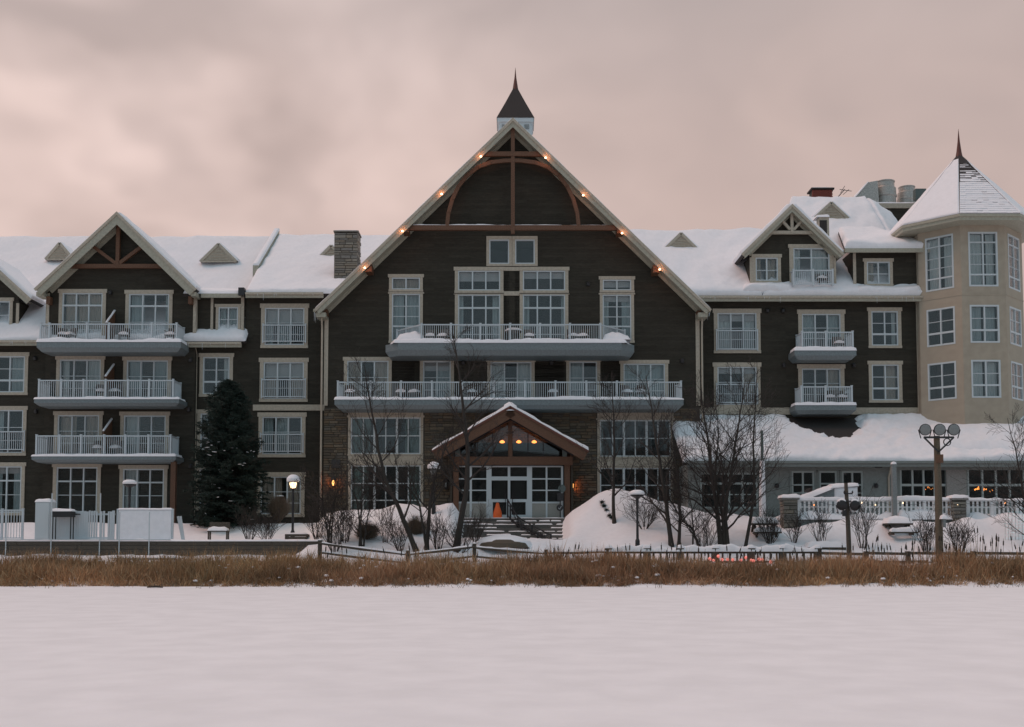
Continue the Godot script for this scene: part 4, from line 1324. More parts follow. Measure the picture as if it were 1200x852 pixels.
	block(b, "cheek_wall", Vector3(sx0 + 0.01, ey, S.z - 4), Vector3(sx0 + 0.12, yy(293, S.z), S.z - 0.004), M.siding)
	block(b, "corner_board", Vector3(sx0 - 0.02, ey, S.z + 0.003), Vector3(sx0 + 0.14, yy(296, S.z), S.z + 0.05), M.trim)
	var se := at(990, 291, S.z + 0.5)
	roof_slope(b, Vector3(se.x, se.y, se.z), Vector3(sx1 + 0.6, se.y, se.z), Vector3(sx1 - 1.5, se.y + 2.2, -5.0), Vector3(se.x + 1.0, se.y + 2.2, -5.0), 0.34, 0.3)
	board(b, "eave_fascia", Vector3(se.x, se.y - 0.12, se.z), Vector3(sx1 + 0.6, se.y - 0.12, se.z), 0.1, 0.22, M.fascia)
	board(b, "eave_fascia", Vector3(se.x + 0.05, se.y - 0.12, se.z), Vector3(se.x + 0.05, se.y - 0.12, se.z - 3), 0.1, 0.22, M.fascia)
	snow_sheet(at(1003, 345, -0.65), at(1080, 346, -0.65), at(1080, 336, S.z + 0.03), at(1003, 336, S.z + 0.03), 0.3, "snow", b, 0.6, 0.2, 0.35)
	roof_vent(b, 798, 273.5, 293.5, 20.5, -4.2, 2.2)
	roof_vent(b, 974, 237.5, 256, 20, -6.6, 2.4)
	# brick chimney with a snow-filled gap under its cap
	var cz := -9.2
	var c0 := at(952.5, 250, cz)
	var c1 := at(976, 222, cz)
	var ch := node("chimney", Vector3((c0.x + c1.x) / 2, c0.y, cz), b)
	block(ch, "core", Vector3(c0.x + 0.04, c0.y - 1.5, cz - 0.9), Vector3(c1.x - 0.04, c1.y - 0.02, cz - 0.02), M.mortar)
	var y := c0.y - 0.6
	var rowi := 0
	while y < c1.y - 0.05:
		var x := c0.x - (0.0 if rowi % 2 == 0 else 0.11)
		while x < c1.x - 0.03:
			var xa := maxf(x, c0.x)
			var xb := minf(x + 0.215, c1.x)
			if xb - xa > 0.04: block(ch, "brick", Vector3(xa, y, cz - 0.12), Vector3(xb - 0.012, y + 0.063, cz + rng.randf() * 0.01), M.brick_red)
			x += 0.225
		y += 0.075; rowi += 1
	block(ch, "cap", Vector3(c0.x - 0.08, c1.y, cz - 1.0), Vector3(c1.x + 0.08, c1.y + 0.10, cz + 0.08), M.shingle_dark)
	snow_on(c0.x, c1.x, cz - 0.9, cz, c1.y + 0.1, 0.07, ch)
	var an := node("antenna", at(985, 232, -9.2), b)
	board(an, "mast", at(980, 233, -9.2), at(990, 222, -9.2), 0.05, 0.05, M.black_metal, Vector3(0, 0, 1))
	for q in [[984, 222, 998, 224], [985, 226, 990, 218], [988, 228, 995, 222]]:
		board(an, "rod", at(q[0], q[1], -9.2), at(q[2], q[3], -9.2), 0.03, 0.03, M.black_metal, Vector3(0, 0, 1))

func rooftop_plant():
	var z := -13.0
	var g := thing("rooftop_plant", "galvanised ventilation drums on a flat roof behind the tower", "ventilation unit", at(1048, 245, z))
	var a := at(1026, 246, z)
	var c := at(1092, 238, z)
	block(g, "curb", Vector3(a.x - 1.2, a.y - 4.0, z - 3), Vector3(c.x + 1, a.y + 0.1, z), M.siding)
	block(g, "roof_deck", Vector3(a.x - 0.2, a.y + 0.1, z - 3), Vector3(c.x + 1.2, a.y + 0.42, z + 0.1), M.trim)
	snow_on(a.x - 0.2, c.x + 1.2, z - 3, z + 0.1, a.y + 0.42, 0.1, g)
	for q in [[1042, 209, 233, 13.2], [1067, 216, 236, 11.5], [1086, 222, 236, 9.5]]:
		var zz := z - (0.3 if q[0] < 1050 else 1.0)
		var lo := at(q[0], q[2] + 4, zz)
		var hi := at(q[0], q[1], zz)
		var r: float = at(q[0] + q[3], q[1], zz).x - at(q[0], q[1], zz).x
		var h := hi.y - lo.y
		var mb := MB.new()
		var o := Vector3(lo.x, lo.y, zz - r)
		mb.lathe(o, [Vector2(r * 0.94, 0), Vector2(r * 0.94, h * 0.3), Vector2(r * 1.0, h * 0.34), Vector2(r * 1.0, h * 0.40), Vector2(r * 0.95, h * 0.42), Vector2(r * 0.93, h * 0.7), Vector2(r * 0.80, h * 0.76), Vector2(r * 0.80, h * 0.94), Vector2(r * 0.85, h * 0.96), Vector2(r * 0.85, h), Vector2(r * 0.75, h), Vector2(0, h - 0.1)], 28)
		put(mb, "fan_drum", M.galvanised, g)
	var mb := MB.new()
	var d0 := at(1000, 234, z)
	var d1 := at(1018, 213, z)
	var d2 := at(1029, 211, z)
	var d3 := at(1031, 240, z)
	mb.prism([Vector2(d0.x, d0.y - 0.4), Vector2(d3.x, d3.y), Vector2(d2.x, d2.y), Vector2(d1.x, d1.y), Vector2(d0.x, d0.y)], z - 1.5, z - 0.1)
	put(mb, "duct", M.galvanised, g)
	snow_sheet(d0 + Vector3(0, 0.02, 0), d0 + Vector3(0, 0.02, -1.5), d1 + Vector3(0, 0.02, -1.5), d1 + Vector3(0, 0.02, 0), 0.06, "snow", g, 0.6, 0.15, 0.06)
	block(g, "motor_box", at(1070, 236, z) + Vector3(0, 0, 0.02), at(1082, 222, z) + Vector3(0, -0.1, 0.5), M.post_green)

func tower():
	var b := thing("corner_tower", "beige octagonal corner tower with snow on its pointed roof", "building", Vector3(24.6, 7.5, -1.8))
	var zf := 1.0
	var cx := at(1154, 380, zf).x
	var s := at(1180, 380, zf).x - at(1128, 380, zf).x
	var ap := s * 1.2071
	var cz := zf - ap
	var y0 := yy(545, 0)
	var ye := yy(258, zf + 0.9)
	for k in [-2, -1, 0, 1, 2]:
		var ang: float = k * PI / 4
		var f := Transform3D(Basis(Vector3.UP, ang), Vector3(cx, 0, cz)) * Transform3D(Basis.IDENTITY, Vector3(0, 0, ap))
		var W := face(b, f)
		if absi(k) < 2:
			var hw := 0.77
			for q in [[271.5, 336, [[0.17, 0.06], [0.40, 0.025], [0.60, 0.025], [0.80, 0.08]]], [357, 402, CASEMENT], [421.5, 466.5, CASEMENT]]:
				var cur: Array = [[0.9, 0.8], [0, 0.2], [0.3, 0.5], [0, 0], [1, 0.6]][rng.randi() % 5]
				win(W, -hw - 0.02, yy(q[1], zf), hw + 0.02, yy(q[0], zf), {"cols": 2, "rows": q[2], "cas": 0.015, "head": 0.015, "foot": 0.015, "fr": 0.085, "curtain": cur, "deep": 1.1, "splay": 0.0, "room": M.room_dark})
		wall(W, [Vector2(-s / 2, ye + 0.2), Vector2(s / 2, ye + 0.2)], y0, M.tower_stucco)
		# fine control joint at each corner and a belt at sill height
		var mb := MB.new()
		mb.xf = f
		mb.box(Vector3(-s / 2, yy(345, zf) - 0.03, 0.001), Vector3(s / 2, yy(345, zf) + 0.03, 0.02))
		put(mb, "belt", M.tower_stucco, b)
	# roof
	var ea := ap + 0.95
	var R := ea / cos(PI / 8)
	var yt := yy(182, cz)
	var o := Vector3(cx, 0, cz)
	var mb := MB.new()
	var ye1 := yy(251, zf + 0.9)
	mb.lathe(o, [Vector2(R * 0.72, ye - 0.02), Vector2(R, ye - 0.0)], 8, false, Vector3.UP, PI / 8)
	put(mb, "soffit", M.fascia, b)
	mb = MB.new()
	mb.lathe(o, [Vector2(R, ye), Vector2(R, ye1 - 0.16), Vector2(R + 0.08, ye1 - 0.13), Vector2(R + 0.08, ye1)], 8, false, Vector3.UP, PI / 8)
	put(mb, "eave_fascia", M.fascia, b)
	mb = MB.new()
	mb.lathe(o, [Vector2(R + 0.05, ye1), Vector2(0.12, yt)], 8, false, Vector3.UP, PI / 8)
	var roof := put(mb, "roof", M.shingle_dark, b)
	for k in 8:
		if k in [3, 4, 5]: continue
		var a0 := (k - 0.5) * PI / 4
		var a1 := (k + 0.5) * PI / 4
		var p0 := o + Vector3(sin(a0) * (R + 0.03), ye1 + 0.01, cos(a0) * (R + 0.03))
		var p1 := o + Vector3(sin(a1) * (R + 0.03), ye1 + 0.01, cos(a1) * (R + 0.03))
		var t := o + Vector3(0, yt, 0)
		var q0 := p0.lerp(t, 0.93)
		var q1 := p1.lerp(t, 0.93)
		if k == 0:
			# the lake-facing slope: thinner snow through which the shingle courses show as ridges
			var n := 26
			for i in n:
				var u0 := float(i) / n * 0.90
				var u1 := float(i + 1) / n * 0.90
				var sh := MB.new()
				var la := p0.lerp(t, u0)
				var ra := p1.lerp(t, u0)
				var lb := p0.lerp(t, u1)
				var rb := p1.lerp(t, u1)
				var nn := (ra - la).cross(lb - la).normalized()
				var xa := 0.0 if u0 < 0.5 else 0.02
				var xb := 0.98
				if u0 > 0.62: xb = 0.98 - (u0 - 0.62) * 1.3 + rng.randf() * 0.08
				var m := maxi(2, int((ra - la).length() / 0.3))
				for j in m:
					var f0 := lerpf(xa, xb, float(j) / m)
					var f1 := lerpf(xa, xb, float(j + 1) / m)
					var th := 0.075 * rng.randf_range(0.8, 1.1)
					var gap := 0.975 if rng.randf() > 0.10 else 0.80
					sh.hex([la.lerp(ra, f0) + nn * 0.01, la.lerp(ra, f1) + nn * 0.01, lb.lerp(rb, f1).lerp(la.lerp(ra, f1), 1 - gap) + nn * 0.01, lb.lerp(rb, f0).lerp(la.lerp(ra, f0), 1 - gap) + nn * 0.01, la.lerp(ra, f0) + nn * th, la.lerp(ra, f1) + nn * th, lb.lerp(rb, f1).lerp(la.lerp(ra, f1), 1 - gap) + nn * (th * 0.7), lb.lerp(rb, f0).lerp(la.lerp(ra, f0), 1 - gap) + nn * (th * 0.7)])
				put(sh, "snow", M.snow, roof)
		else:
			if k == 1:
				q0 = p0.lerp(t, 0.80)
			snow_sheet(p0, p1, q1, q0, 0.10, "snow", roof, 0.3, 0.3, 0.12)
	mb = MB.new()
	var tip := yy(151, cz)
	mb.lathe(o, [Vector2(0.42, yt - 0.42), Vector2(0.2, yt - 0.1), Vector2(0.15, yt + 0.15), Vector2(0.07, lerpf(yt, tip, 0.5)), Vector2(0.005, tip)], 8)
	put(mb, "spire", M.spire_copper, b)
# ---------------------------------------------------------------- low restaurant with its deck
func restaurant():
	var b := thing("restaurant_pavilion", "low grey restaurant pavilion with wide snow-covered roof and white deck", "building", Vector3(17, 2.7, 3))
	var zw := 3.0
	var F := flat_face(b, zw)
	var dark := {"cas": 0.12, "trim": M.grey_panel, "curtain": [], "room": M.room_dark, "deep": 3.5, "splay": 1.0, "sash": M.grey_sash, "fr": 0.08, "bar": 0.09}
	var sil := yy(603, zw)
	winp(F, 818, 551, 891, 598, dark.merged({"cols": 4, "rows": [[0.28, 0.10], [0.62, 0.05]]}))
	winp(F, 925, 549, 957, 592, dark.merged({"cols": 2, "rows": [[0.42, 0.07], [0.7, 0.05]], "sash": M.sash_white}))
	winp(F, 957.5, 549, 983.5, 592, dark.merged({"cols": 1, "rows": [[0.38, 0.08]]}))
	winp(F, 984, 549, 1014, 592, dark.merged({"cols": 2, "rows": [[0.42, 0.07], [0.7, 0.05]], "sash": M.sash_white}))
	var wa := winp(F, 1052, 545, 1113, 598, dark.merged({"cols": 4, "rows": [[0.42, 0.12]]}))
	var wb := winp(F, 1131, 545, 1204, 598, dark.merged({"cols": 4, "rows": [[0.42, 0.12]]}))
	winp(F, 1212, 545, 1280, 598, dark.merged({"cols": 4, "rows": [[0.42, 0.12]]}))
	for q in [[wa, 1086, 574, 0.7], [wa, 1094, 573, 0.6], [wb, 1143, 573, 1.4], [wb, 1150, 573, 1.4], [wb, 1163, 575, 0.6]]:
		var p := at(q[1], q[2], zw - 1.3)
		var mb := MB.new()
		var k: float = q[3]
		for i in 5:
			var o := Vector3(rng.randfn(0, 0.16), rng.randfn(0, 0.06), rng.randfn(0, 0.2))
			mb.lathe(p + o, [Vector2(0, -0.03 * k), Vector2(0.03 * k, 0), Vector2(0, 0.035 * k)], 7)
		put(mb, "lamp_cluster", M.lamp_warm, q[0])
	var x0 := at(806, 570, zw).x
	var x1 := at(1300, 570, zw).x
	var ez := 3.7
	var ey := yy(542, ez)
	wall(F, [Vector2(x0, ey), Vector2(x1, ey)], 2.0, M.grey_panel)
	block(b, "side_wall", Vector3(x0 + 0.002, 2.0, -0.2), Vector3(x0 + 0.15, ey, zw - 0.004), M.grey_panel)
	# stone pier between the window groups, pilasters, downspout
	var a := at(1109, 600, zw)
	var c := at(1131, 546, zw)
	block(b, "pier", Vector3(a.x, 2.5, zw + 0.004), Vector3(c.x, ey - 0.15, zw + 0.12), M.concrete)
	for q in [[1048, 1051.5], [891.5, 895]]:
		block(b, "pilaster", Vector3(at(q[0], 570, zw).x, 2.5, zw + 0.004), Vector3(at(q[1], 570, zw).x, ey - 0.15, zw + 0.1), M.grey_panel)
	downspout(b, 1040.5, 547, 600, zw)
	for q in [[910, 569], [1026, 569]]:
		wall_lamp_dark(b, at(q[0], q[1], zw))
	for q in [[901, 910, 543.5, 548], [1025, 1034, 543, 548.5], [1134, 1142, 542, 547.5]]:
		block(b, "speaker_box", at(q[0], q[3], zw + 0.05), at(q[1], q[2], zw + 0.3), M.black_metal)
	# roof
	var ty := yy(490, -1.1)
	# no snow reaches the shingles right under the balconies
	var bx := at(969, 500, -0.4).x
	var bare := [bx, -1.3, 1.95, 2.75]
	roof_slope(b, Vector3(x0 - 0.35, ey, ez), Vector3(x1, ey, ez), Vector3(x1, ty, -1.15), Vector3(x0 - 0.35, ty, -1.15), 0.30, 0.5, "roof", 0.25, 0.17, bare)
	var eb := at(805, 544, ez + 0.02)
	board(b, "eave_fascia", Vector3(eb.x, eb.y, ez + 0.02), Vector3(x1, eb.y, ez + 0.02), 0.12, 0.26, M.grey_panel)
	board(b, "gutter", Vector3(eb.x, eb.y + 0.1, ez + 0.12), Vector3(x1, eb.y + 0.1, ez + 0.12), 0.12, 0.12, M.grey_panel)
	block(b, "frieze", Vector3(x0, ey - 0.34, zw + 0.004), Vector3(x1, ey - 0.06, zw + 0.13), M.grey_panel)
	# drift banked against the foot of the tower
	var t0 := at(1112, 494, 1.05)
	var t1 := at(1196, 494, 1.05)
	var sl := (ty - ey) / (-1.15 - ez)
	var low_z := 3.0
	snow_sheet(Vector3(t0.x - 1.6, ey + (low_z - ez) * sl + 0.1, low_z), Vector3(t1.x + 1.6, ey + (low_z - ez) * sl + 0.1, low_z), Vector3(t1.x + 0.9, t0.y - 0.15, 0.75), Vector3(t0.x - 1.0, t0.y - 0.15, 0.75), 0.28, "snow", b, 0.4, 0.25, 0.7)
	# deck
	var zd := 6.6
	var fy := yy(609, zd)
	var dk := node("deck", at(1000, 612, zd), b)
	var dx0 := at(920, 600, zd).x
	block(dk, "platform", Vector3(dx0, fy - 0.6, zw + 0.13), Vector3(x1 - 2.5, fy, zd), M.grey_panel)
	snow_on(dx0, x1 - 2.6, zw + 0.2, zd - 0.1, fy, 0.22, dk, 0.6, 0.25)
	var h := yy(586, zd) - fy
	var segs := [[935.5, 1048], [1050, 1117], [1133, 1250]]
	for q in segs:
		var p := at(q[0], 600, zd - 0.08)
		var r := at(q[1], 600, zd - 0.08)
		var n := int((r.x - p.x) / 1.15)
		var ps := []
		for i in n + 1: ps.append(float(i) / n)
		deck_rail(dk, Vector3(p.x, fy, zd - 0.08), Vector3(r.x, fy, zd - 0.08), h, ps)
	for q in [[918, 935, 583], [1117.5, 1132.5, 583.5]]:
		var p := at(q[0], 615, zd + 0.2)
		var r := at(q[1], q[2], zd + 0.2)
		var pn := node("stone_pier", Vector3((p.x + r.x) / 2, p.y, zd), dk) if false else node("pier", Vector3((p.x + r.x) / 2, p.y - 0.3, zd), b)
		block(pn, "core", Vector3(p.x + 0.02, p.y - 0.5, zd - 0.4), Vector3(r.x - 0.02, r.y - 0.1, zd + 0.18), M.mortar)
		stones(pn, Transform3D(Basis.IDENTITY, Vector3(0, 0, zd + 0.18)), [Rect2(p.x, p.y - 0.4, r.x - p.x, r.y - p.y + 0.3)], "ledge", 60, 0.16)
		stones(pn, Transform3D(Basis(Vector3.UP, -PI / 2), Vector3(p.x + 0.02, 0, zd - 0.4)), [Rect2(0, p.y - 0.4, 0.58, r.y - p.y + 0.3)], "ledge", 60, 0.16)
		block(pn, "cap", Vector3(p.x - 0.06, r.y - 0.1, zd - 0.46), Vector3(r.x + 0.06, r.y, zd + 0.3), M.concrete)
		snow_on(p.x - 0.12, r.x + 0.12, zd - 0.5, zd + 0.34, r.y, 0.16, pn, 0.3, 0.1)

func deck_rail(dk: Node3D, a: Vector3, b: Vector3, h: float, posts: Array):
	# broad upright slats with snow caught on the top rail
	var L := (b - a).length()
	block(dk, "top_rail", a + Vector3(0, h - 0.06, -0.06), b + Vector3(0, h, 0.06), M.deck_white)
	block(dk, "bottom_rail", a + Vector3(0, 0.12, -0.04), b + Vector3(0, 0.2, 0.04), M.deck_white)
	block(dk, "middle_rail", a + Vector3(0, h * 0.62, -0.035), b + Vector3(0, h * 0.62 + 0.05, 0.03), M.deck_white)
	for p in posts:
		var q: Vector3 = a + (b - a) * p
		block(dk, "post", q + Vector3(-0.07, 0, -0.07), q + Vector3(0.07, h + 0.02, 0.07), M.deck_white)
	var n := int(L / 0.2)
	for i in n:
		var q := a + (b - a) * ((i + 0.5) / n)
		block(dk, "slat", q + Vector3(-0.045, 0.14, -0.02), q + Vector3(0.045, h - 0.06, 0.02), M.deck_white)
	snow_sheet(a + Vector3(0, h, 0.1), b + Vector3(0, h, 0.1), b + Vector3(0, h, -0.1), a + Vector3(0, h, -0.1), 0.14, "snow", dk, 0.7, 0.15, 0.09)
	snow_sheet(a + Vector3(0, 0.02, 0.25), b + Vector3(0, 0.02, 0.25), b + Vector3(0, 0.02, -0.5), a + Vector3(0, 0.02, -0.5), 0.3, "snow", dk, 0.9, 0.25, 0.3)
# ---------------------------------------------------------------- ground
const PROFILE := [[17.4, -0.02], [16.6, 0.10], [15.0, 0.30], [13.0, 0.55], [11.4, 0.80], [10.5, 1.12], [7.0, 2.35], [4.0, 2.85], [1.0, 2.93], [-60.0, 2.93]]

func bump(x: float, z: float, cx: float, cz: float, sx: float, sz: float, h: float) -> float:
	return h * exp(-pow((x - cx) / sx, 2.0) - pow((z - cz) / sz, 2.0))

func gy(x: float, z: float) -> float:
	var y := -0.02
	var zz := z + nz.get_noise_2d(x * 12, 3.0) * 0.9
	for i in PROFILE.size() - 1:
		if zz <= PROFILE[i][0] and zz >= PROFILE[i + 1][0]:
			y = remap(zz, PROFILE[i][0], PROFILE[i + 1][0], PROFILE[i][1], PROFILE[i + 1][1])
			break
	if zz < -60: y = 2.93
	if x < -9.0:
		var flat_y := 1.80 + 0.9 * smoothstep(6.8, 2.0, z)
		var low_y := minf(y, 1.05)
		y = lerpf(y, lerpf(low_y, flat_y, smoothstep(8.95, 8.75, z)), smoothstep(-9.2, -9.8, x))
	# ploughed heaps
	y += bump(x, z, 4.6, 4.6, 1.7, 1.5, 1.35) + bump(x, z, 6.9, 4.8, 1.9, 1.6, 0.75) + bump(x, z, 9.5, 4.5, 2.5, 1.5, 0.4)
	y += bump(x, z, -2.9, 4.2, 0.9, 1.3, 0.75) + bump(x, z, -5.2, 4.2, 1.7, 1.4, 0.75) + bump(x, z, -8.2, 4.0, 1.9, 1.5, 0.45)
	y += bump(x, z, 23.6, 6.4, 1.6, 1.2, 0.35)
	var heap := bump(x, z, 5.6, 4.7, 3.2, 2.0, 1.0) + bump(x, z, -5.0, 4.2, 4.0, 1.8, 0.8)
	y += heap * (0.13 * nz.get_noise_2d(x * 95, z * 95) + 0.07 * nz.get_noise_2d(x * 210, z * 210))
	if z < 16.5:
		y += 0.13 * nz.get_noise_2d(x * 45, z * 45) * smoothstep(17.0, 13.0, z) + 0.03 * nz.get_noise_2d(x * 160, z * 160)
	if x > 13.0: y += 0.42 * exp(-pow((z - 7.3) / 0.9, 2.0)) * smoothstep(13.2, 14.4, x) * (1.0 + 0.5 * nz.get_noise_2d(x * 60, 9.0))
	# stair cut
	if x > -2.75 and x < 2.75 and z > 2.0 and z < 8.2:
		var cap := lerpf(2.55, 1.15, clampf((z - 3.2) / 3.8, 0, 1))
		var side := smoothstep(2.75, 2.35, absf(x)) * smoothstep(8.2, 7.2, z)
		y = lerpf(y, minf(y, cap), side)
	return y

func ground():
	var mb := MB.new()
	var rows := []
	var zs := []
	var z := 17.6
	while z > -3.0:
		zs.append(z); z -= 0.3
	zs.append_array([-4.0, -8.0, -20.0, -60.0, -300.0])
	var xs := []
	var x := -300.0
	while x < 300.1:
		xs.append(x)
		x += 0.33 if absf(x + 0.1) < 31 else (2.0 if absf(x) < 60 else 30.0)
	for q in zs:
		var r := []
		for p in xs: r.append(Vector3(p, gy(p, q) - (0.02 if q > 17.3 else 0.0), q))
		rows.append(r)
	smooth_grid(mb, rows)
	var g := put(mb, "snow_bank", M.snow)
	g.set_meta("kind", "structure"); g.set_meta("label", "snow-covered bank rising from the lake to the hotel"); g.set_meta("category", "ground")
	mb = MB.new()
	rows = []
	zs = [16.9, 17.1, 17.4]
	z = 17.8
	while z < 62:
		zs.append(z); z += 0.6 if z < 34 else 1.6
	zs.append_array([75.0, 100.0, 200.0, 600.0])
	xs = [-600.0, -200.0, -80.0]
	x = -45.0
	while x < 45.1:
		xs.append(x); x += 0.75
	xs.append_array([80.0, 200.0, 600.0])
	for q in zs:
		var r := []
		for p in xs:
			var h := 0.014 * nz.get_noise_2d(p * 4, q * 7)
			if q < 19: h += 0.035 * nz.get_noise_2d(p * 70, q * 90)
			r.append(Vector3(p, (h if absf(p) < 60 and q < 70 else 0.0) + (-0.05 if q < 17.0 else 0.01), q))
		rows.append(r)
	smooth_grid(mb, rows)
	g = put(mb, "frozen_lake", M.lake_snow)
	g.set_meta("kind", "structure"); g.set_meta("label", "smooth snow lying on the frozen lake"); g.set_meta("category", "lake")

func far_shore():
	# the wooded hill across the lake, behind the viewer: the lower windows mirror it
	var mb := MB.new()
	var rows := []
	for j in 22:
		var z := 330.0 + j * 28.0
		var r := []
		for i in 67:
			var x := -1320.0 + i * 40.0
			var h := 50.0 * smoothstep(330.0, 640.0, z) * (1.0 + 0.30 * nz.get_noise_2d(x * 0.28, 7.0)) + 6.0 * nz.get_noise_2d(x * 2.0, z * 2.0) * smoothstep(330.0, 420.0, z)
			r.append(Vector3(x, h - 0.5 + (8.0 if j > 0 else 0.0), z))
		rows.append(r)
	smooth_grid(mb, rows)
	var g := put(mb, "hill", M.forest)
	g.set_meta("kind", "structure"); g.set_meta("label", "dark wooded hill on the far shore of the lake"); g.set_meta("category", "hill")

# ---------------------------------------------------------------- plants
func reeds():
	var kinds := []
	for k in 6:
		var mb := MB.new()
		var R := RandomNumberGenerator.new()
		R.seed = 40 + k
		for i in 16:
			var a := R.randf() * TAU
			var o := Vector3(cos(a), 0, sin(a)) * R.randf() * 0.17
			var lean := Vector3(R.randfn(0, 0.20), 1, R.randfn(0, 0.20)).normalized()
			var h := R.randf_range(0.45, 1.0)
			var w := R.randf_range(0.006, 0.013)
			var side := Vector3(cos(a * 3), 0, sin(a * 3)) * w
			var m := o + lean * h * 0.6
			var t := o + lean * h + Vector3(lean.x, 0, lean.z) * h * R.randf_range(0.1, 0.7) - Vector3(0, h * R.randf_range(0.0, 0.16), 0)
			mb.quad(o - side, o + side, m + side * 0.8, m - side * 0.8)
			mb.tri(m - side * 0.8, m + side * 0.8, t)
			var tone := R.randf_range(0.45, 1.35)
			var cc := Color(0.42 * tone, 0.245 * tone, 0.135 * tone)
			if R.randf() < 0.25: cc = Color(0.50 * tone, 0.36 * tone, 0.23 * tone)
			for j in 9: mb.c.append(cc)
		kinds.append(mesh_of(mb, Vector3.ZERO))
	var m := StandardMaterial3D.new()
	m.resource_name = "dry_reed"
	m.vertex_color_use_as_albedo = true
	m.roughness = 0.9
	m.backlight_enabled = true
	m.backlight = Color(0.5, 0.5, 0.5)
	var spots := []
	for k in 6: spots.append([])
	var R := RandomNumberGenerator.new()
	R.seed = 5
	for i in 17000:
		var x := R.randf_range(-42, 42)
		var z := R.randf_range(12.2, 17.25)
		var edge := 17.05 + nz.get_noise_2d(x * 30, 50.0) * 0.45
		if z > edge: continue
		var dens := 0.85 + 0.9 * nz.get_noise_2d(x * 25, z * 25)
		if z < 13.2: dens *= 0.4
		if x > 15.8 and x < 18.4 and z < 14.5: dens *= 0.35
		if R.randf() > dens: continue
		var tall := 1.0 + 0.42 * nz.get_noise_2d(x * 18, z * 18 + 90)
		tall *= clampf((edge - z) / 0.9, 0.35, 1.0)
		if z < 14.0: tall *= 1.0 - 0.38 * smoothstep(4.0, 5.5, x) * smoothstep(14.5, 13.0, x)
		var s := tall * R.randf_range(0.5, 1.25)
		var b := Basis(Vector3.UP, R.randf() * TAU).scaled(Vector3(1.1, s, 1.1))
		if R.randf() < 0.12: b = b.rotated(Vector3(R.randfn(0, 1), 0, R.randfn(0, 1)).normalized(), R.randf_range(0.3, 0.9))
		var hue := 1.0 + 0.5 * nz.get_noise_2d(x * 14, z * 30 + 40) + R.randfn(0, 0.13)
		spots[R.randi() % 6].append([Transform3D(b, Vector3(x, gy(x, z) - 0.03, z)), Color(hue, hue * (1.0 + 0.10 * nz.get_noise_2d(x * 9 + 70, z * 9)), hue * 0.97)])
	var host := thing("reed_bed", "dry brown reed belt along the edge of the frozen lake", "reeds", Vector3(0, 0.2, 15))
	host.set_meta("kind", "stuff")
	for k in 6:
		var mm := MultiMesh.new()
		mm.transform_format = MultiMesh.TRANSFORM_3D
		mm.use_colors = true
		mm.mesh = kinds[k]
		mm.instance_count = spots[k].size()
		for i in spots[k].size():
			var t: Transform3D = spots[k][i][0]
			mm.set_instance_color(i, spots[k][i][1])
			t.origin -= Vector3(0, 0.2, 15)
			mm.set_instance_transform(i, t)
		var mi := MultiMeshInstance3D.new()
		mi.multimesh = mm
		mi.material_override = m
		mi.name = "reed_tufts"
		mi.set_meta("kind", "stuff")
		host.add_child(mi, true)

	# snow caught in the reeds, and stray sprigs out on the ice
	var sb := MB.new()
	for i in 260:
		var px := R.randf_range(0, 1200)
		if R.randf() < 0.45: px = [1075.0, 740.0, 225.0, 560.0][R.randi() % 4] + R.randfn(0, 22)
		var z := R.randf_range(13.0, 16.8)
		var p := at(px, 670, z)
		p.y = gy(p.x, z) + R.randf_range(0.05, 0.5) * (0.5 if z > 15.5 else 1.0)
		var s := R.randf_range(0.03, 0.12)
		sb.lathe(p, [Vector2(s * 0.7, -s * 0.3), Vector2(s, 0), Vector2(s * 0.8, s * 0.4), Vector2(0, s * 0.6)], 7)
	put(sb, "caught_snow", M.snow, host, "stuff")
	var sp := MB.new()
	for i in 170:
		var z := 17.0 + absf(R.randfn(0, 0.7))
		var x := R.randf_range(-22, 22)
		for k in R.randi_range(1, 4):
			var f := Vector3(x + R.randfn(0, 0.12), 0.0, z + R.randfn(0, 0.1))
			var tip := f + Vector3(R.randfn(0, 0.08), R.randf_range(0.05, 0.28), R.randfn(0, 0.05))
			sp.tube([f, f.lerp(tip, 0.6), tip + Vector3(R.randfn(0, 0.06), 0, 0)], [0.008, 0.007, 0.004], 4)
	put(sp, "sprigs", M.brush, host, "stuff")

func cattails():
	# dark seed heads standing above the reeds
	var host := thing("cattail_stand", "dark cattail heads standing above the reeds near the lamp pole", "cattails", Vector3(19, 0.6, 13))
	host.set_meta("kind", "stuff")
	var mb := MB.new()
	var st := MB.new()
	var R := RandomNumberGenerator.new()
	R.seed = 77
	var xs := []
	for i in 74: xs.append(R.randf_range(1010, 1215))
	for i in 26: xs.append(R.randf_range(640, 800))
	for i in 26: xs.append(R.randf_range(780, 1010))
	for i in 14: xs.append(R.randf_range(380, 560))
	for px in xs:
		var z := R.randf_range(12.3, 14.2)
		var py := R.randf_range(632, 653) if px > 1000 else R.randf_range(643, 655)
		if R.randf() < 0.1 and px > 1000: py = 624
		var p := at(px, py, z)
		var foot := Vector3(p.x + R.randfn(0, 0.1), gy(p.x, z), z)
		if p.y < foot.y + 0.3: continue
		var lean := (p - foot).normalized()
		st.tube([foot, p + lean * 0.28], [0.012, 0.008], 4)
		mb.tube([p - lean * 0.02, p, p + lean * 0.17, p + lean * 0.19], [0.008, 0.026, 0.024, 0.006], 7)
	put(mb, "heads", M.bark, host, "stuff")
	put(st, "stalks", M.brush, host, "stuff")

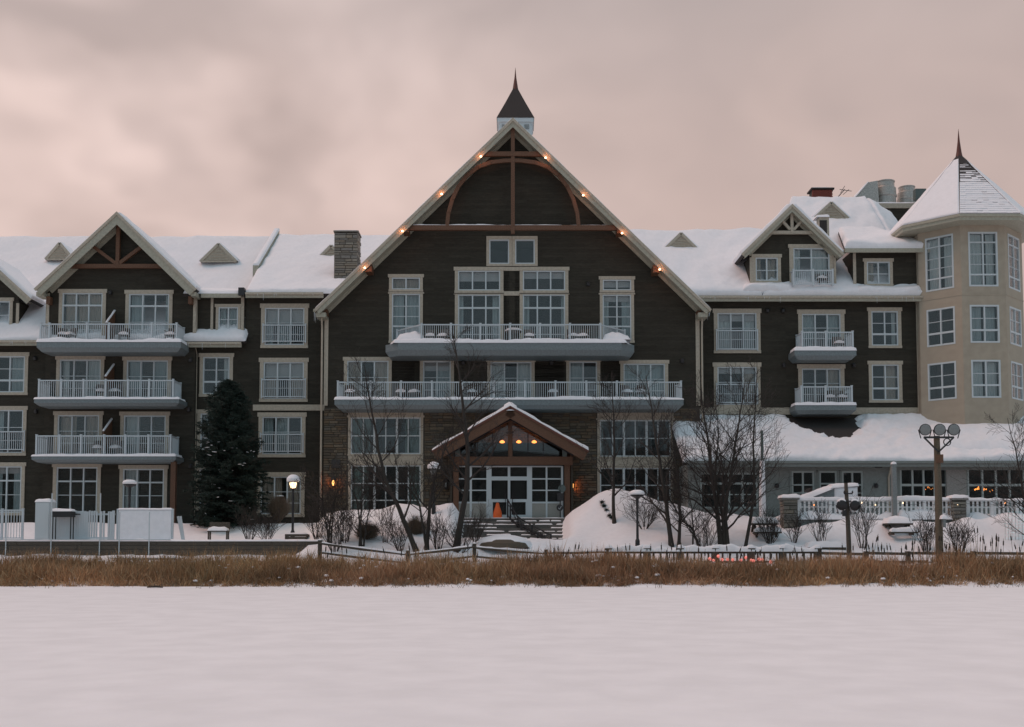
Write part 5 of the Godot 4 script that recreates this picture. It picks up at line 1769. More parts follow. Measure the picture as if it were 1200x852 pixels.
func sprout(tr: MB, tw: MB, R: RandomNumberGenerator, p: Vector3, d: Vector3, L: float, r: float, lvl: int, o: Dictionary):
	var n := 5 if lvl < 2 else 3
	var pts := [p]
	var rad := [r]
	var dir := d
	var q := p
	for i in n:
		dir = (dir + Vector3(R.randfn(0, 1), R.randfn(0, 1), R.randfn(0, 1)) * o.get("crook", 0.13) + Vector3.UP * o.get("lift", 0.08)).normalized()
		q += dir * L / n
		pts.append(q)
		rad.append(maxf(lerpf(r, r * 0.35, (i + 1.0) / n), 0.006))
	(tr if lvl < 1 else tw).tube(pts, rad, 7 if lvl == 0 else (5 if lvl == 1 else 3))
	if lvl >= o.get("levels", 3): return
	var kids: int = o.get("kids", [6, 6, 5])[lvl]
	for k in kids:
		var t := (k + R.randf_range(0.2, 0.9)) / kids * 0.8 + 0.2
		var i := clampi(int(t * n), 0, n - 1)
		var base: Vector3 = pts[i].lerp(pts[i + 1], t * n - i)
		var ax := dir.cross(Vector3(R.randfn(0, 1), R.randfn(0, 1), R.randfn(0, 1))).normalized()
		var nd := dir.rotated(ax, R.randf_range(0.4, 0.95))
		sprout(tr, tw, R, base, nd, L * R.randf_range(0.42, 0.7) * (1.15 - t * 0.4), rad[i] * R.randf_range(0.42, 0.6), lvl + 1, o)

# a bare tree whose stems follow lines of the survey sheet
func bare_tree(called: String, label: String, stems: Array, z: float, seed_: int, o := {}):
	var R := RandomNumberGenerator.new()
	R.seed = seed_
	var tr := MB.new()
	var tw := MB.new()
	var foot := Vector3.ZERO
	for s in stems:
		var pts := []
		for i in s.size() - 1:
			var q: Array = s[i + 1]
			var p := at(q[0], q[1], z - i * o.get("tilt", 0.15))
			if i == 0: p.y = gy(p.x, p.z) - 0.1
			pts.append(p)
		if foot == Vector3.ZERO: foot = pts[0] + Vector3(0, 0.1, 0)
		var rad := []
		for i in pts.size(): rad.append(lerpf(s[0], s[0] * 0.16, float(i) / (pts.size() - 1)))
		# smooth the line
		var cv := Curve3D.new()
		for i in pts.size():
			var tan: Vector3 = (pts[mini(i + 1, pts.size() - 1)] - pts[maxi(i - 1, 0)]) / 6
			cv.add_point(pts[i], -tan, tan)
		var L := cv.get_baked_length()
		var sp := []
		var sr := []
		var n := 16
		for i in n + 1:
			sp.append(cv.sample_baked(L * i / n) + Vector3(R.randfn(0, 0.012), 0, R.randfn(0, 0.012)))
			sr.append(maxf(s[0] * (1.25 if i == 0 else 1.0) * lerpf(1.0, 0.12, pow(float(i) / n, 0.9)), 0.008))
		tr.tube(sp, sr, 8)
		var kids: int = o.get("limbs", 14)
		for k in kids:
			var t := lerpf(o.get("from", 0.3), 0.98, (k + R.randf()) / kids)
			var i := int(t * n)
			var d: Vector3 = (sp[mini(i + 1, n)] - sp[maxi(i - 1, 0)]).normalized()
			var az := R.randf() * TAU
			var out := Vector3(cos(az), 0, sin(az))
			var nd: Vector3 = (d * o.get("along", 0.7) + out * R.randf_range(0.6, 1.1)).normalized()
			sprout(tr, tw, R, sp[i], nd, L * o.get("reach", 0.3) * (1.25 - t) * R.randf_range(0.7, 1.3) + 0.25, maxf(sr[i] * 0.5, 0.012), 1, o)
	var g := thing(called, label, "tree", foot, "bare trees in front of the hotel")
	put(tr, "trunk", M.bark, g)
	put(tw, "crown", M.twig, g)
	return g

func vase_shrub(called: String, label: String, px: float, py: float, h_px: float, z: float, seed_: int, n := 14, spread := 0.35, group := "bare shrubs on the snowy bank"):
	var R := RandomNumberGenerator.new()
	R.seed = seed_
	var p := at(px, py, z)
	p.y = gy(p.x, z)
	var H := h_px / FOCAL * (EYE.z - z)
	var g := thing(called, label, "shrub", p, group)
	var st := MB.new()
	var tw := MB.new()
	for i in n:
		var a := R.randf() * TAU
		var d := Vector3(cos(a) * spread * R.randf_range(0.2, 1.2), 1, sin(a) * spread * R.randf_range(0.2, 1.2)).normalized()
		sprout(st, tw, R, p + Vector3(cos(a), 0, sin(a)) * 0.12 - Vector3(0, 0.06, 0), d, H * R.randf_range(0.6, 1.05), 0.016, 0, {"levels": 2, "kids": [5, 3], "crook": 0.1, "lift": 0.1})
	put(st, "stems", M.twig, g)
	put(tw, "twigs", M.twig, g)

func round_bush(label: String, px: float, py: float, rx: float, ry: float, z: float, seed_: int):
	# a clipped ball of dense bare twigs
	var R := RandomNumberGenerator.new()
	R.seed = seed_
	var c := at(px, py, z)
	var k := (EYE.z - z) / FOCAL
	var a := rx * k
	var h := ry * k
	var foot := Vector3(c.x, gy(c.x, z), z)
	var base := minf(c.y - h * 0.85, foot.y + 0.1)
	var g := thing("round_bush", label, "bush", foot, "clipped round bushes")
	var tw := MB.new()
	for i in 1500:
		var d := Vector3(R.randfn(0, 1), R.randfn(0, 1), R.randfn(0, 1)).normalized()
		var e := c + Vector3(d.x * a, d.y * h, d.z * a) * R.randf_range(0.62, 1.14) * (1.0 + 0.22 * nz.get_noise_3d(d.x * 160, d.y * 160 + seed_, d.z * 160))
		if e.y < foot.y: continue
		var s := Vector3(c.x, base, z).lerp(e, R.randf_range(0.12, 0.6)) + Vector3(R.randfn(0, 0.05), 0, R.randfn(0, 0.05))
		var m := s.lerp(e, 0.5) + Vector3(R.randfn(0, 0.04), R.randfn(0, 0.04), R.randfn(0, 0.04))
		tw.tube([s, m, e], [0.009, 0.007, 0.003], 3)
	put(tw, "crown", M.brush, g)
	var st := MB.new()
	for i in 9:
		var d := Vector3(R.randfn(0, 0.3), 1, R.randfn(0, 0.3)).normalized()
		st.tube([foot - Vector3(0, 0.05, 0), foot + d * h], [0.025, 0.012], 4)
	put(st, "trunk", M.brush, g)
	snow_sheet(Vector3(c.x - a * 0.35, c.y + h * 0.90, z + a * 0.3), Vector3(c.x + a * 0.35, c.y + h * 0.90, z + a * 0.3), Vector3(c.x + a * 0.35, c.y + h * 0.9, z - a * 0.3), Vector3(c.x - a * 0.35, c.y + h * 0.9, z - a * 0.3), 0.06, "snow", g, 1.2, 0.08, 0.12)

func spruce():
	var z := 3.0
	var c := at(267, 605, z)
	var foot := Vector3(c.x, gy(c.x, z), z)
	var top := yy(446, z)
	var H := top - foot.y
	var R := RandomNumberGenerator.new()
	R.seed = 12
	var g := thing("spruce_tree", "dense dark green spruce in front of the guest wing", "tree", foot)
	var tr := MB.new()
	tr.tube([foot - Vector3(0, 0.1, 0), foot + Vector3(0.05, H * 0.5, 0), Vector3(foot.x - 0.1, top - 0.1, z)], [0.17, 0.1, 0.02], 8)
	var cr := MB.new()
	var half := [[0.0, 1.55], [0.12, 1.75], [0.3, 1.85], [0.5, 1.6], [0.68, 1.25], [0.82, 0.95], [0.92, 0.5], [1.0, 0.06]]
	var n := 620
	for i in n:
		var t := pow(float(i) / n, 1.05)
		var y := foot.y + 0.12 + t * (H - 0.15)
		var w := 1.0
		for k in half.size() - 1:
			if t >= half[k][0] and t <= half[k + 1][0]: w = remap(t, half[k][0], half[k + 1][0], half[k][1], half[k + 1][1])
		var a := i * 2.39996 + R.randfn(0, 0.3)
		var L := w * R.randf_range(0.62, 1.2)
		var out := Vector3(cos(a), 0, sin(a))
		var p0 := Vector3(foot.x - 0.1 * t, y, z)
		var rise := lerpf(-0.12, 0.75, t * t)
		var p1 := p0 + out * L * 0.6 + Vector3(0, L * rise * 0.4 - 0.05, 0)
		var p2 := p0 + out * L + Vector3(0, L * rise + 0.06, 0)
		tr.tube([p0, p1, p2], [0.022, 0.015, 0.006], 3)
		# side sprays with needles
		var m := int(6 + L * 11)
		for j in m:
			var u := R.randf_range(0.18, 1.0)
			var q := p0.lerp(p1, u * 2) if u < 0.5 else p1.lerp(p2, u * 2 - 1)
			var sd := out.rotated(Vector3.UP, (0.9 if j % 2 == 0 else -0.9) + R.randfn(0, 0.25))
			var sl := R.randf_range(0.14, 0.34) * (1.2 - u * 0.5)
			var tip := q + sd * sl + Vector3(0, R.randfn(-0.05, 0.05), 0)
			for s in 7:
				var v := q.lerp(tip, (s + 0.5) / 7.0)
				var nd := (sd + Vector3(R.randfn(0, 0.6), R.randfn(0.1, 0.5), R.randfn(0, 0.6))).normalized() * R.randf_range(0.10, 0.18)
				var b := nd.cross(Vector3(R.randfn(0, 1), R.randfn(0, 1), R.randfn(0, 1))).normalized() * 0.022
				cr.tri(v - b, v + b, v + nd)
	put(tr, "trunk", M.bark, g)
	put(cr, "crown", M.needles, g)
	var sn := MB.new()
	for i in 50:
		var t := R.randf_range(0.02, 0.6)
		var a := R.randf_range(0.1, PI - 0.1)
		var p := Vector3(foot.x, foot.y + 0.1 + t * H, z) + Vector3(cos(a), 0, sin(a)) * R.randf_range(1.0, 1.7)
		var s := R.randf_range(0.012, 0.032)
		var fx := Vector3(R.randfn(0, 0.09), R.randfn(0, 0.02), R.randfn(0, 0.05))
		sn.tube([p - fx, p, p + fx * 0.8], [s * 0.3, s * 0.7, s * 0.2], 5)
	put(sn, "snow", M.snow, g)

func plants():
	var T := "bare_tree"
	bare_tree(T, "bare tree leaning towards the hall window left of the porch", [[0.13, [490, 640], [468, 598], [450, 556], [440, 505], [432, 462], [427, 428]]], 10.2, 3, {"limbs": 15, "from": 0.22, "reach": 0.30})
	bare_tree(T, "short forked bare tree with upright trunk between two leaning trees", [[0.11, [500, 638], [503, 600], [508, 566], [520, 530], [530, 500]], [0.07, [500, 622], [490, 590], [470, 560], [462, 530]]], 9.9, 4, {"limbs": 11, "from": 0.3, "reach": 0.3})
	bare_tree(T, "tall bare tree crossing the porch gable with its trunk leaning right", [[0.16, [534, 640], [541, 606], [547, 570], [548, 530], [543, 480], [537, 430], [530, 385]]], 10.0, 5, {"limbs": 17, "from": 0.25, "reach": 0.24})
	bare_tree(T, "young straight bare tree planted on the ploughed snow heap", [[0.10, [720, 632], [719.5, 600], [719, 560], [720, 510], [718, 470], [716, 440]]], 6.8, 6, {"limbs": 16, "from": 0.2, "reach": 0.24, "along": 0.9})
	bare_tree(T, "two-stemmed bare tree near the stone corner of the main block", [[0.12, [787, 640], [782, 600], [776, 560], [768, 510], [762, 470], [757, 440]], [0.09, [795, 641], [797, 605], [795, 570], [790, 530], [786, 490]]], 9.6, 7, {"limbs": 15, "from": 0.15, "reach": 0.27})
	bare_tree(T, "low bare tree bending left beside the two-stemmed tree", [[0.08, [821, 643], [812, 622], [798, 608], [788, 590], [778, 575]], [0.05, [812, 625], [811, 600], [806, 575], [798, 555]]], 9.8, 8, {"limbs": 10, "from": 0.2, "reach": 0.3})
	bare_tree(T, "broad multi-stemmed bare tree before the restaurant roof", [[0.13, [845, 645], [841, 605], [836, 570], [830, 520], [824, 480], [822, 448]], [0.12, [853, 645], [850, 600], [856, 560], [862, 520], [868, 480], [874, 445]], [0.09, [849, 642], [846, 600], [838, 560], [842, 510], [838, 470]]], 9.6, 9, {"limbs": 20, "from": 0.15, "reach": 0.33})
	bare_tree(T, "slender bare tree leaning right beside the snow-plastered pipe", [[0.09, [872, 642], [880, 605], [884, 570], [883, 520], [885, 475], [887, 425]]], 9.7, 10, {"limbs": 14, "from": 0.2, "reach": 0.22})
	bare_tree(T, "small many-branched bare tree behind the round bushes", [[0.05, [422, 612], [424, 590], [428, 570], [432, 545]], [0.05, [424, 612], [419, 592], [410, 570], [402, 548]], [0.05, [426, 612], [434, 590], [446, 574]]], 9.0, 11, {"limbs": 9, "from": 0.15, "reach": 0.4})
	bare_tree(T, "small vase-shaped bare tree right of the lit lamp post", [[0.05, [384, 612], [390, 592], [398, 570], [402, 545]], [0.05, [386, 612], [378, 590], [366, 572], [350, 560]], [0.05, [388, 612], [392, 590], [402, 575]]], 9.0, 12, {"limbs": 9, "from": 0.15, "reach": 0.4})
	bare_tree(T, "bare tree at the picture's edge above the teal lights", [[0.08, [1207, 640], [1203, 600], [1196, 560], [1188, 520], [1180, 490]], [0.06, [1208, 640], [1213, 590], [1218, 540]]], 9.8, 13, {"limbs": 16, "from": 0.15, "reach": 0.35})
	var S := "bare_shrub"
	vase_shrub(S, "thin upright bare shrub behind the retaining wall beside the spruce", 292, 632, 36, 8.2, 20)
	vase_shrub(S, "spreading bare shrub on the snow between spruce and lit lamp post", 312, 632, 30, 8.2, 21, 16, 0.5)
	vase_shrub(S, "fine bare shrub right below the lit lamp post", 372, 636, 44, 8.2, 22, 16, 0.45)
	vase_shrub(S, "wispy bare shrub left of the two round bushes", 404, 636, 36, 8.6, 23, 12, 0.4)
	vase_shrub(S, "small bare shrub between the round bushes", 452, 636, 44, 8.6, 24, 9, 0.5)
	vase_shrub(S, "tangled bare shrub at the foot of the stairs", 556, 638, 36, 8.8, 25, 14, 0.6)
	vase_shrub(S, "bare shrub spreading between tree and snowy table", 902, 645, 34, 9.2, 26, 20, 0.8)
	vase_shrub(S, "upright bare shrub in front of the deck's stone pier", 930, 640, 30, 9.0, 27, 10, 0.3)
	vase_shrub(S, "row-end bare shrub below the deck railing", 962, 642, 38, 9.2, 28, 10, 0.25)
	vase_shrub(S, "tall bare shrub right of the twin floodlight pole", 1012, 646, 60, 9.6, 29, 12, 0.22)
	vase_shrub(S, "bare shrub left of the triple floodlight pole", 1086, 650, 40, 10.2, 30, 16, 0.4)
	vase_shrub(S, "bare shrub right of the triple floodlight pole", 1124, 650, 36, 10.2, 31, 20, 0.6)
	vase_shrub(S, "wide leafless shrub hanging over the snow before the hall window", 755, 622, 36, 7.4, 32, 18, 0.9)
	vase_shrub(S, "loose bare shrub leaning over the rail fence by the leaning tree", 470, 642, 38, 9.9, 33, 14, 0.6)
	vase_shrub(S, "low bare shrub behind the rail fence's tall post", 540, 644, 32, 10.2, 34, 16, 0.8)
	vase_shrub(S, "airy bare shrub left of the round bush behind the rail fence", 392, 642, 48, 9.8, 35, 14, 0.4)
	vase_shrub(S, "low bare shrub in front of the forked tree", 514, 642, 40, 9.9, 36, 14, 0.55)
	vase_shrub(S, "thin bare shrub behind the picket fence near the broad tree", 826, 646, 44, 10.0, 37, 12, 0.5)
	round_bush("clipped round bush behind the lit lamp post", 327, 592, 14, 12, 1.8, 51)
	round_bush("clipped round bush on the snow left of the leaning tree", 430, 621, 16, 11, 8.0, 52)
	round_bush("clipped round bush behind the forked tree", 488, 617, 14, 14, 7.6, 53)
	spruce()
# ---------------------------------------------------------------- lamp posts, poles
func lamp_post(label: String, px: float, top_y: float, z: float, lit: bool, style := "lantern"):
	var p := at(px, 620, z)
	var foot := Vector3(p.x, gy(p.x, z), z)
	var top := yy(top_y, z)
	var g := thing("lamp_post", label, "lamp post", foot, "lamp posts in front of the hotel")
	var hd := top - 0.75
	var mb := MB.new()
	mb.lathe(Vector3(foot.x, 0, z), [Vector2(0.11, foot.y - 0.15), Vector2(0.10, foot.y + 0.35), Vector2(0.06, foot.y + 0.45), Vector2(0.05, hd - 0.1), Vector2(0.08, hd - 0.06), Vector2(0.05, hd)], 12)
	put(mb, "pole", M.black_metal, g)
	var c := Vector3(foot.x, hd, z)
	if style == "lantern":
		mb = MB.new()
		mb.lathe(c, [Vector2(0.05, 0.0), Vector2(0.14, 0.05), Vector2(0.15, 0.08)], 8, false)
		for k in 8:
			var o := Vector3(cos(TAU * (k + 0.5) / 8), 0, sin(TAU * (k + 0.5) / 8))
			mb.beam(c + o * 0.14 + Vector3(0, 0.06, 0), c + o * 0.22 + Vector3(0, 0.40, 0), 0.018, 0.018)
		mb.lathe(c, [Vector2(0.25, 0.39), Vector2(0.26, 0.42), Vector2(0.15, 0.52), Vector2(0.0, 0.56)], 8, false)
		put(mb, "lantern_frame", M.black_metal, g)
		mb = MB.new()
		mb.lathe(c, [Vector2(0.0, 0.09), Vector2(0.11, 0.11), Vector2(0.17, 0.28), Vector2(0.17, 0.36), Vector2(0.0, 0.38)], 12)
		put(mb, "lamp_globe", M.lamp_white if lit else M.blind, g)
		if lit: bulb_light(g, c + Vector3(0, 0.24, 0), Color(1.0, 0.82, 0.6), 1.6, 0.09)
		mb = MB.new()
		mb.lathe(c, [Vector2(0.27, 0.40), Vector2(0.32, 0.45), Vector2(0.31, 0.56), Vector2(0.22, 0.68), Vector2(0.1, 0.74), Vector2(0.0, 0.75)], 16)
		put(mb, "snow", M.snow, g)
	else:
		mb = MB.new()
		mb.lathe(c, [Vector2(0.06, 0.0), Vector2(0.07, 0.36), Vector2(0.27, 0.46), Vector2(0.31, 0.54)], 16)
		put(mb, "lamp_shade", M.black_metal, g)
		mb = MB.new()
		mb.lathe(c, [Vector2(0.32, 0.53), Vector2(0.34, 0.60), Vector2(0.29, 0.69), Vector2(0.16, 0.74), Vector2(0.0, 0.75)], 16)
		put(mb, "snow", M.snow, g)

func floodlight(g: Node3D, c: Vector3, r: float, toward: Vector3, face_mat: Material):
	var n := node("floodlight", c, g)
	var ax := toward.normalized()
	var mb := MB.new()
	mb.lathe(c, [Vector2(0.0, -r * 0.8), Vector2(r * 0.45, -r * 0.75), Vector2(r * 0.9, -0.06), Vector2(r, 0.0), Vector2(r, 0.05), Vector2(r * 0.9, 0.055)], 20, true, ax)
	put(mb, "housing", M.black_metal, n)
	mb = MB.new()
	mb.lathe(c, [Vector2(r * 0.9, 0.052), Vector2(r * 0.5, 0.075), Vector2(0.0, 0.085)], 20, true, ax)
	put(mb, "lens", face_mat, n)
	for s in [-1, 1]:
		board(n, "yoke", c + Vector3(s * (r + 0.03), 0, 0), c + Vector3(s * (r * 0.7), -r - 0.12, -0.02), 0.03, 0.04, M.black_metal, Vector3(0, 0, 1))

func poles():
	# triple floodlight pole
	var z := 12.2
	var p := at(1101, 660, z)
	var foot := Vector3(p.x, gy(p.x, z), z)
	var g := thing("floodlight_pole", "tall wooden pole carrying three round floodlights on a triangular bracket", "light pole", foot)
	var ty := yy(511, z)
	var mb := MB.new()
	mb.tube([foot - Vector3(0, 0.2, 0), Vector3(foot.x + 0.02, lerpf(foot.y, ty, 0.5), z), Vector3(foot.x, ty, z)], [0.17, 0.15, 0.125], 12)
	put(mb, "pole", M.pole_wood, g)
	var by := yy(513, z)
	var x0 := at(1083, 513, z + 0.2).x
	var x1 := at(1118, 513, z + 0.2).x
	var br := node("bracket", Vector3(foot.x, by, z), g)
	board(br, "cross_arm", Vector3(x0, by, z + 0.18), Vector3(x1, by, z + 0.18), 0.08, 0.08, M.black_metal)
	for e in [x0, x1]:
		board(br, "strut", Vector3(e, by, z + 0.18), Vector3(foot.x, yy(530, z), z + 0.18), 0.06, 0.06, M.black_metal)
	mb = MB.new()
	var hc := at(1110, 518, z + 0.2)
	for k in 16:
		var a0 := TAU * k / 16
		var a1 := TAU * (k + 1) / 16
		mb.beam(hc + Vector3(cos(a0), sin(a0), 0) * 0.15, hc + Vector3(cos(a1), sin(a1), 0) * 0.15, 0.035, 0.035, Vector3(0, 0, 1))
	put(mb, "cable_coil", M.black_metal, br)
	for px in [1084, 1101, 1117.5]:
		floodlight(g, at(px, 503.5, z + 0.2), 0.25, Vector3(0, -0.12, 1), M.grey_metal)
	block(g, "sign_plate", at(1096.5, 542.5, z + 0.17), at(1105.5, 532.5, z + 0.2), M.timber)
	block(g, "switch_box", at(1103, 618, z + 0.1), at(1108.5, 608, z + 0.35), M.grey_metal)
	var sb := at(1106, 608, z + 0.2)
	snow_on(sb.x - 0.17, sb.x + 0.13, z + 0.05, z + 0.38, sb.y, 0.16, g, 0.3, 0.06)
	# twin floodlight pole
	z = 11.6
	p = at(993.5, 660, z)
	foot = Vector3(p.x, gy(p.x, z), z)
	g = thing("floodlight_pole", "short grey wooden pole with two black floodlights and insulators", "light pole", foot)
	ty = yy(566, z)
	mb = MB.new()
	mb.tube([foot + Vector3(0.08, -0.2, 0), Vector3(foot.x + 0.04, lerpf(foot.y, ty, 0.5), z), Vector3(foot.x - 0.02, ty, z)], [0.11, 0.095, 0.075], 10)
	put(mb, "pole", M.weathered, g)
	floodlight(g, at(986.5, 592, z + 0.15), 0.22, Vector3(-0.25, -0.1, 1), M.black_metal)
	floodlight(g, at(1001.5, 592.5, z + 0.15), 0.225, Vector3(0.3, -0.1, 1), M.black_metal)
	for px in [986.5, 1001.5]:
		var q := at(px, 587, z + 0.1)
		snow_on(q.x - 0.16, q.x + 0.16, z - 0.15, z + 0.2, q.y - 0.01, 0.10, g, 0.3, 0.06)
	board(g, "cross_arm", at(983, 587.5, z + 0.1), at(1005, 587.5, z + 0.1), 0.05, 0.05, M.black_metal)
	board(g, "cross_arm", at(989, 578.5, z + 0.08), at(999, 578.5, z + 0.08), 0.05, 0.05, M.black_metal)
	block(g, "junction_box", at(987, 605, z + 0.08), at(992, 598, z + 0.2), M.black_metal)
	for px in [989.5, 999]:
		mb = MB.new()
		mb.lathe(at(px, 578, z + 0.08), [Vector2(0.03, 0), Vector2(0.045, 0.03), Vector2(0.02, 0.06), Vector2(0.04, 0.08), Vector2(0.0, 0.12)], 8)
		put(mb, "insulator", M.black_metal, g)
	# square posts by the restaurant
	z = 6.9
	p = at(1048.5, 612, z)
	foot = Vector3(p.x, gy(p.x, z), z)
	g = thing("steel_post", "grey-green square post with a snow tip before the deck railing", "post", foot)
	block(g, "shaft", Vector3(p.x - 0.10, foot.y - 0.2, z - 0.1), Vector3(p.x + 0.10, yy(545, z), z + 0.1), M.grey_metal)
	block(g, "cap", Vector3(p.x - 0.12, yy(545, z), z - 0.12), Vector3(p.x + 0.12, yy(544, z), z + 0.12), M.grey_metal)
	snow_on(p.x - 0.12, p.x + 0.12, z - 0.12, z + 0.12, yy(544, z), 0.12, g, 0.2, 0.05)
	z = 5.2
	p = at(894, 602, z)
	foot = Vector3(p.x, gy(p.x, z), z)
	g = thing("vent_pipe", "snow-plastered standing pipe with a thin dark upper end before the restaurant", "pipe", foot)
	mb = MB.new()
	mb.tube([foot - Vector3(0, 0.2, 0), Vector3(p.x, yy(541, z), z)], [0.13, 0.12], 12)
	put(mb, "lower_pipe", M.galvanised, g)
	mb = MB.new()
	mb.tube([Vector3(p.x, yy(541, z), z), Vector3(p.x, yy(504.5, z), z)], [0.07, 0.07], 10)
	put(mb, "upper_pipe", M.post_green, g)
	var sn := MB.new()
	sn.tube([foot + Vector3(-0.02, 0, 0.03), Vector3(p.x - 0.02, lerpf(foot.y, yy(541, z), 0.5), z + 0.04), Vector3(p.x, yy(540, z), z + 0.03)], [0.17, 0.15, 0.12], 9)
	put(sn, "snow", M.snow, g)

# ---------------------------------------------------------------- fences and edges
func fences():
	# post and rail fence along the reeds
	var R := RandomNumberGenerator.new()
	R.seed = 31
	var z := 11.4
	var g := thing("rail_fence", "weathered post-and-rail fence with snow on its rails above the reeds", "fence", at(460, 655, z))
	var xs := [[375, 633], [478, 645], [556, 637], [640, 644], [713, 643]]
	var prev := Vector3.ZERO
	for q in xs:
		var p := at(q[0], q[1], z)
		var lo := Vector3(p.x, gy(p.x, z) - 0.1, z)
		block(g, "post", lo + Vector3(-0.08, 0, -0.08), Vector3(p.x + 0.08, p.y, z + 0.08), M.weathered)
		snow_on(p.x - 0.08, p.x + 0.08, z - 0.08, z + 0.08, p.y, 0.05, g, 0.2, 0.05)
		if prev != Vector3.ZERO:
			for k in [0.12, 0.52]:
				var a := Vector3(prev.x, prev.y - k - R.randf() * 0.06, z + 0.1)
				var b := Vector3(p.x, p.y - k - R.randf() * 0.06, z + 0.1)
				var mb := MB.new()
				mb.tube([a, a.lerp(b, 0.5) + Vector3(0, -0.03, 0), b], [0.05, 0.055, 0.045], 7)
				put(mb, "rail", M.weathered, g)
				snow_sheet(a + Vector3(0.1, 0.035, 0.05), b + Vector3(-0.1, 0.035, 0.05), b + Vector3(-0.1, 0.035, -0.05), a + Vector3(0.1, 0.035, -0.05), 0.05, "snow", g, 1.3, 0.12, 0.04)
		prev = Vector3(p.x, p.y, z)
	# picket fence
	g = thing("picket_fence", "low grey picket fence with thick snow on top behind the reeds", "fence", at(830, 655, z))
	var ps := [713, 758, 797, 838, 880, 917, 958]
	for i in ps.size():
		var p := at(ps[i], 642, z)
		block(g, "post", Vector3(p.x - 0.15, gy(p.x, z) - 0.1, z - 0.12), Vector3(p.x + 0.15, p.y, z + 0.12), M.weathered)
		snow_on(p.x - 0.17, p.x + 0.17, z - 0.14, z + 0.14, p.y, 0.13, g, 0.3, 0.06)
		if i + 1 < ps.size():
			var q := at(ps[i + 1], 642, z)
			var y := yy(646, z)
			block(g, "rail", Vector3(p.x + 0.11, y - 0.10, z - 0.05), Vector3(q.x - 0.11, y, z + 0.06), M.weathered)
			block(g, "rail", Vector3(p.x + 0.11, y - 0.5, z - 0.04), Vector3(q.x - 0.11, y - 0.42, z + 0.05), M.weathered)
			var n := int((q.x - p.x) / 0.27)
			for k in range(1, n):
				var x := lerpf(p.x, q.x, float(k) / n)
				block(g, "picket", Vector3(x - 0.04, y - 0.62, z + 0.06), Vector3(x + 0.04, y - 0.05 + R.randf() * 0.03, z + 0.085), M.weathered)
			snow_sheet(Vector3(p.x, y, z + 0.14), Vector3(q.x, y, z + 0.14), Vector3(q.x, y, z - 0.14), Vector3(p.x, y, z - 0.14), 0.2 if i < 6 else 0.08, "snow", g, 1.0, 0.13, 0.12)
	# open rails further along
	g = thing("rail_fence", "dark two-rail fence behind the cattails by the triple floodlight pole", "fence", at(1080, 655, z))
	prev = Vector3.ZERO
	for px in [958, 1015, 1064, 1140, 1215]:
		var p := at(px, 646, z)
		block(g, "post", Vector3(p.x - 0.09, gy(p.x, z) - 0.1, z - 0.09), Vector3(p.x + 0.09, p.y, z + 0.09), M.weathered)
		if prev != Vector3.ZERO:
			for k in [0.08, 0.45]:
				board(g, "rail", Vector3(prev.x, prev.y - k, z + 0.12), Vector3(p.x, p.y - k - R.randf() * 0.05, z + 0.12), 0.05, 0.12, M.weathered)
		prev = p
	# string of red lights on the pickets
	z = 11.5
	g = thing("red_light_string", "string of small red lights hanging on the picket fence", "string lights", at(868, 660, z))
	var wire := []
	for i in 15:
		var p := at(832 + i * 5.2 + R.randfn(0, 0.8), 656 + R.randfn(0, 1.6), z + 0.1)
		wire.append(p + Vector3(0, 0.05, 0))
		if i % 7 == 6: continue
		var mb := MB.new()
		mb.lathe(p, [Vector2(0, -0.08), Vector2(0.06, -0.04), Vector2(0.07, 0.02), Vector2(0.02, 0.07)], 8)
		put(mb, "bulb", M.lamp_red, g)
	var wr := []
	for i in wire.size(): wr.append(0.006)
	var wm := MB.new()
	wm.tube(wire, wr, 4)
	put(wm, "wire", M.black_metal, g)
	# teal light net at the right edge
	z = 8.6
	g = thing("teal_light_net", "net of tiny teal lights on the snow at the bank's end", "string lights", at(1192, 640, z))
	var nb := MB.new()
	var lb := MB.new()
	for i in 11:
		for k in 14:
			var p := at(1178 + i * 4.0 + (2 if k % 2 else 0), 600 + k * 3.4, z - 0.4 + k * 0.05)
			p.x += R.randfn(0, 0.03)
			if i + k * 0.4 < 2.5 and R.randf() < 0.6: continue
			lb.lathe(p, [Vector2(0, -0.02), Vector2(0.022, 0), Vector2(0, 0.025)], 5)
	for i in 11:
		nb.tube([at(1178 + i * 4.0, 599, z - 0.42), at(1178 + i * 4.0, 647, z + 0.3)], [0.008, 0.008], 4)
	put(lb, "bulbs", M.lamp_teal, g, "stuff")
	put(nb, "net", M.post_green, g)
	# retaining wall of the terrace on the left
	z = 8.9
	g = thing("retaining_wall", "dark timber retaining wall capped with snow below the guest wing terrace", "wall", at(190, 645, z))
	var x := at(-60, 640, z).x
	var xe := at(378, 640, z).x
	var top := yy(634, z)
	var tier := 0
	while tier < 4:
		var xx := x
		while xx < xe:
			var L := minf(R.randf_range(2.2, 3.4), xe - xx)
			block(g, "plank", Vector3(xx, top - 0.2 * (tier + 1) + 0.012, z - 0.12 + tier * 0.01), Vector3(xx + L - 0.015, top - 0.2 * tier, z + 0.06 + R.randf() * 0.02), M.weathered)
			xx += L
		tier += 1
	snow_sheet(Vector3(x, top, z + 0.1), Vector3(xe, top, z + 0.1), Vector3(xe, top, z - 0.3), Vector3(x, top, z - 0.3), 0.07, "snow", g, 0.9, 0.2, 0.08)
	# snowy board lying at the foot of it
	g = thing("snowy_platform", "flat bluish snow-dusted board lying in the reeds below the white screens", "platform", at(165, 656, 10.4))
	var a := at(128, 656, 10.6)
	var b := at(206, 650, 10.6)
	block(g, "deck_board", Vector3(a.x, a.y - 0.3, 9.6), Vector3(b.x, a.y + 0.08, 10.8), M.slab_blue)
	snow_on(a.x, b.x, 9.6, 10.8, a.y + 0.08, 0.10, g, 0.8, 0.2)

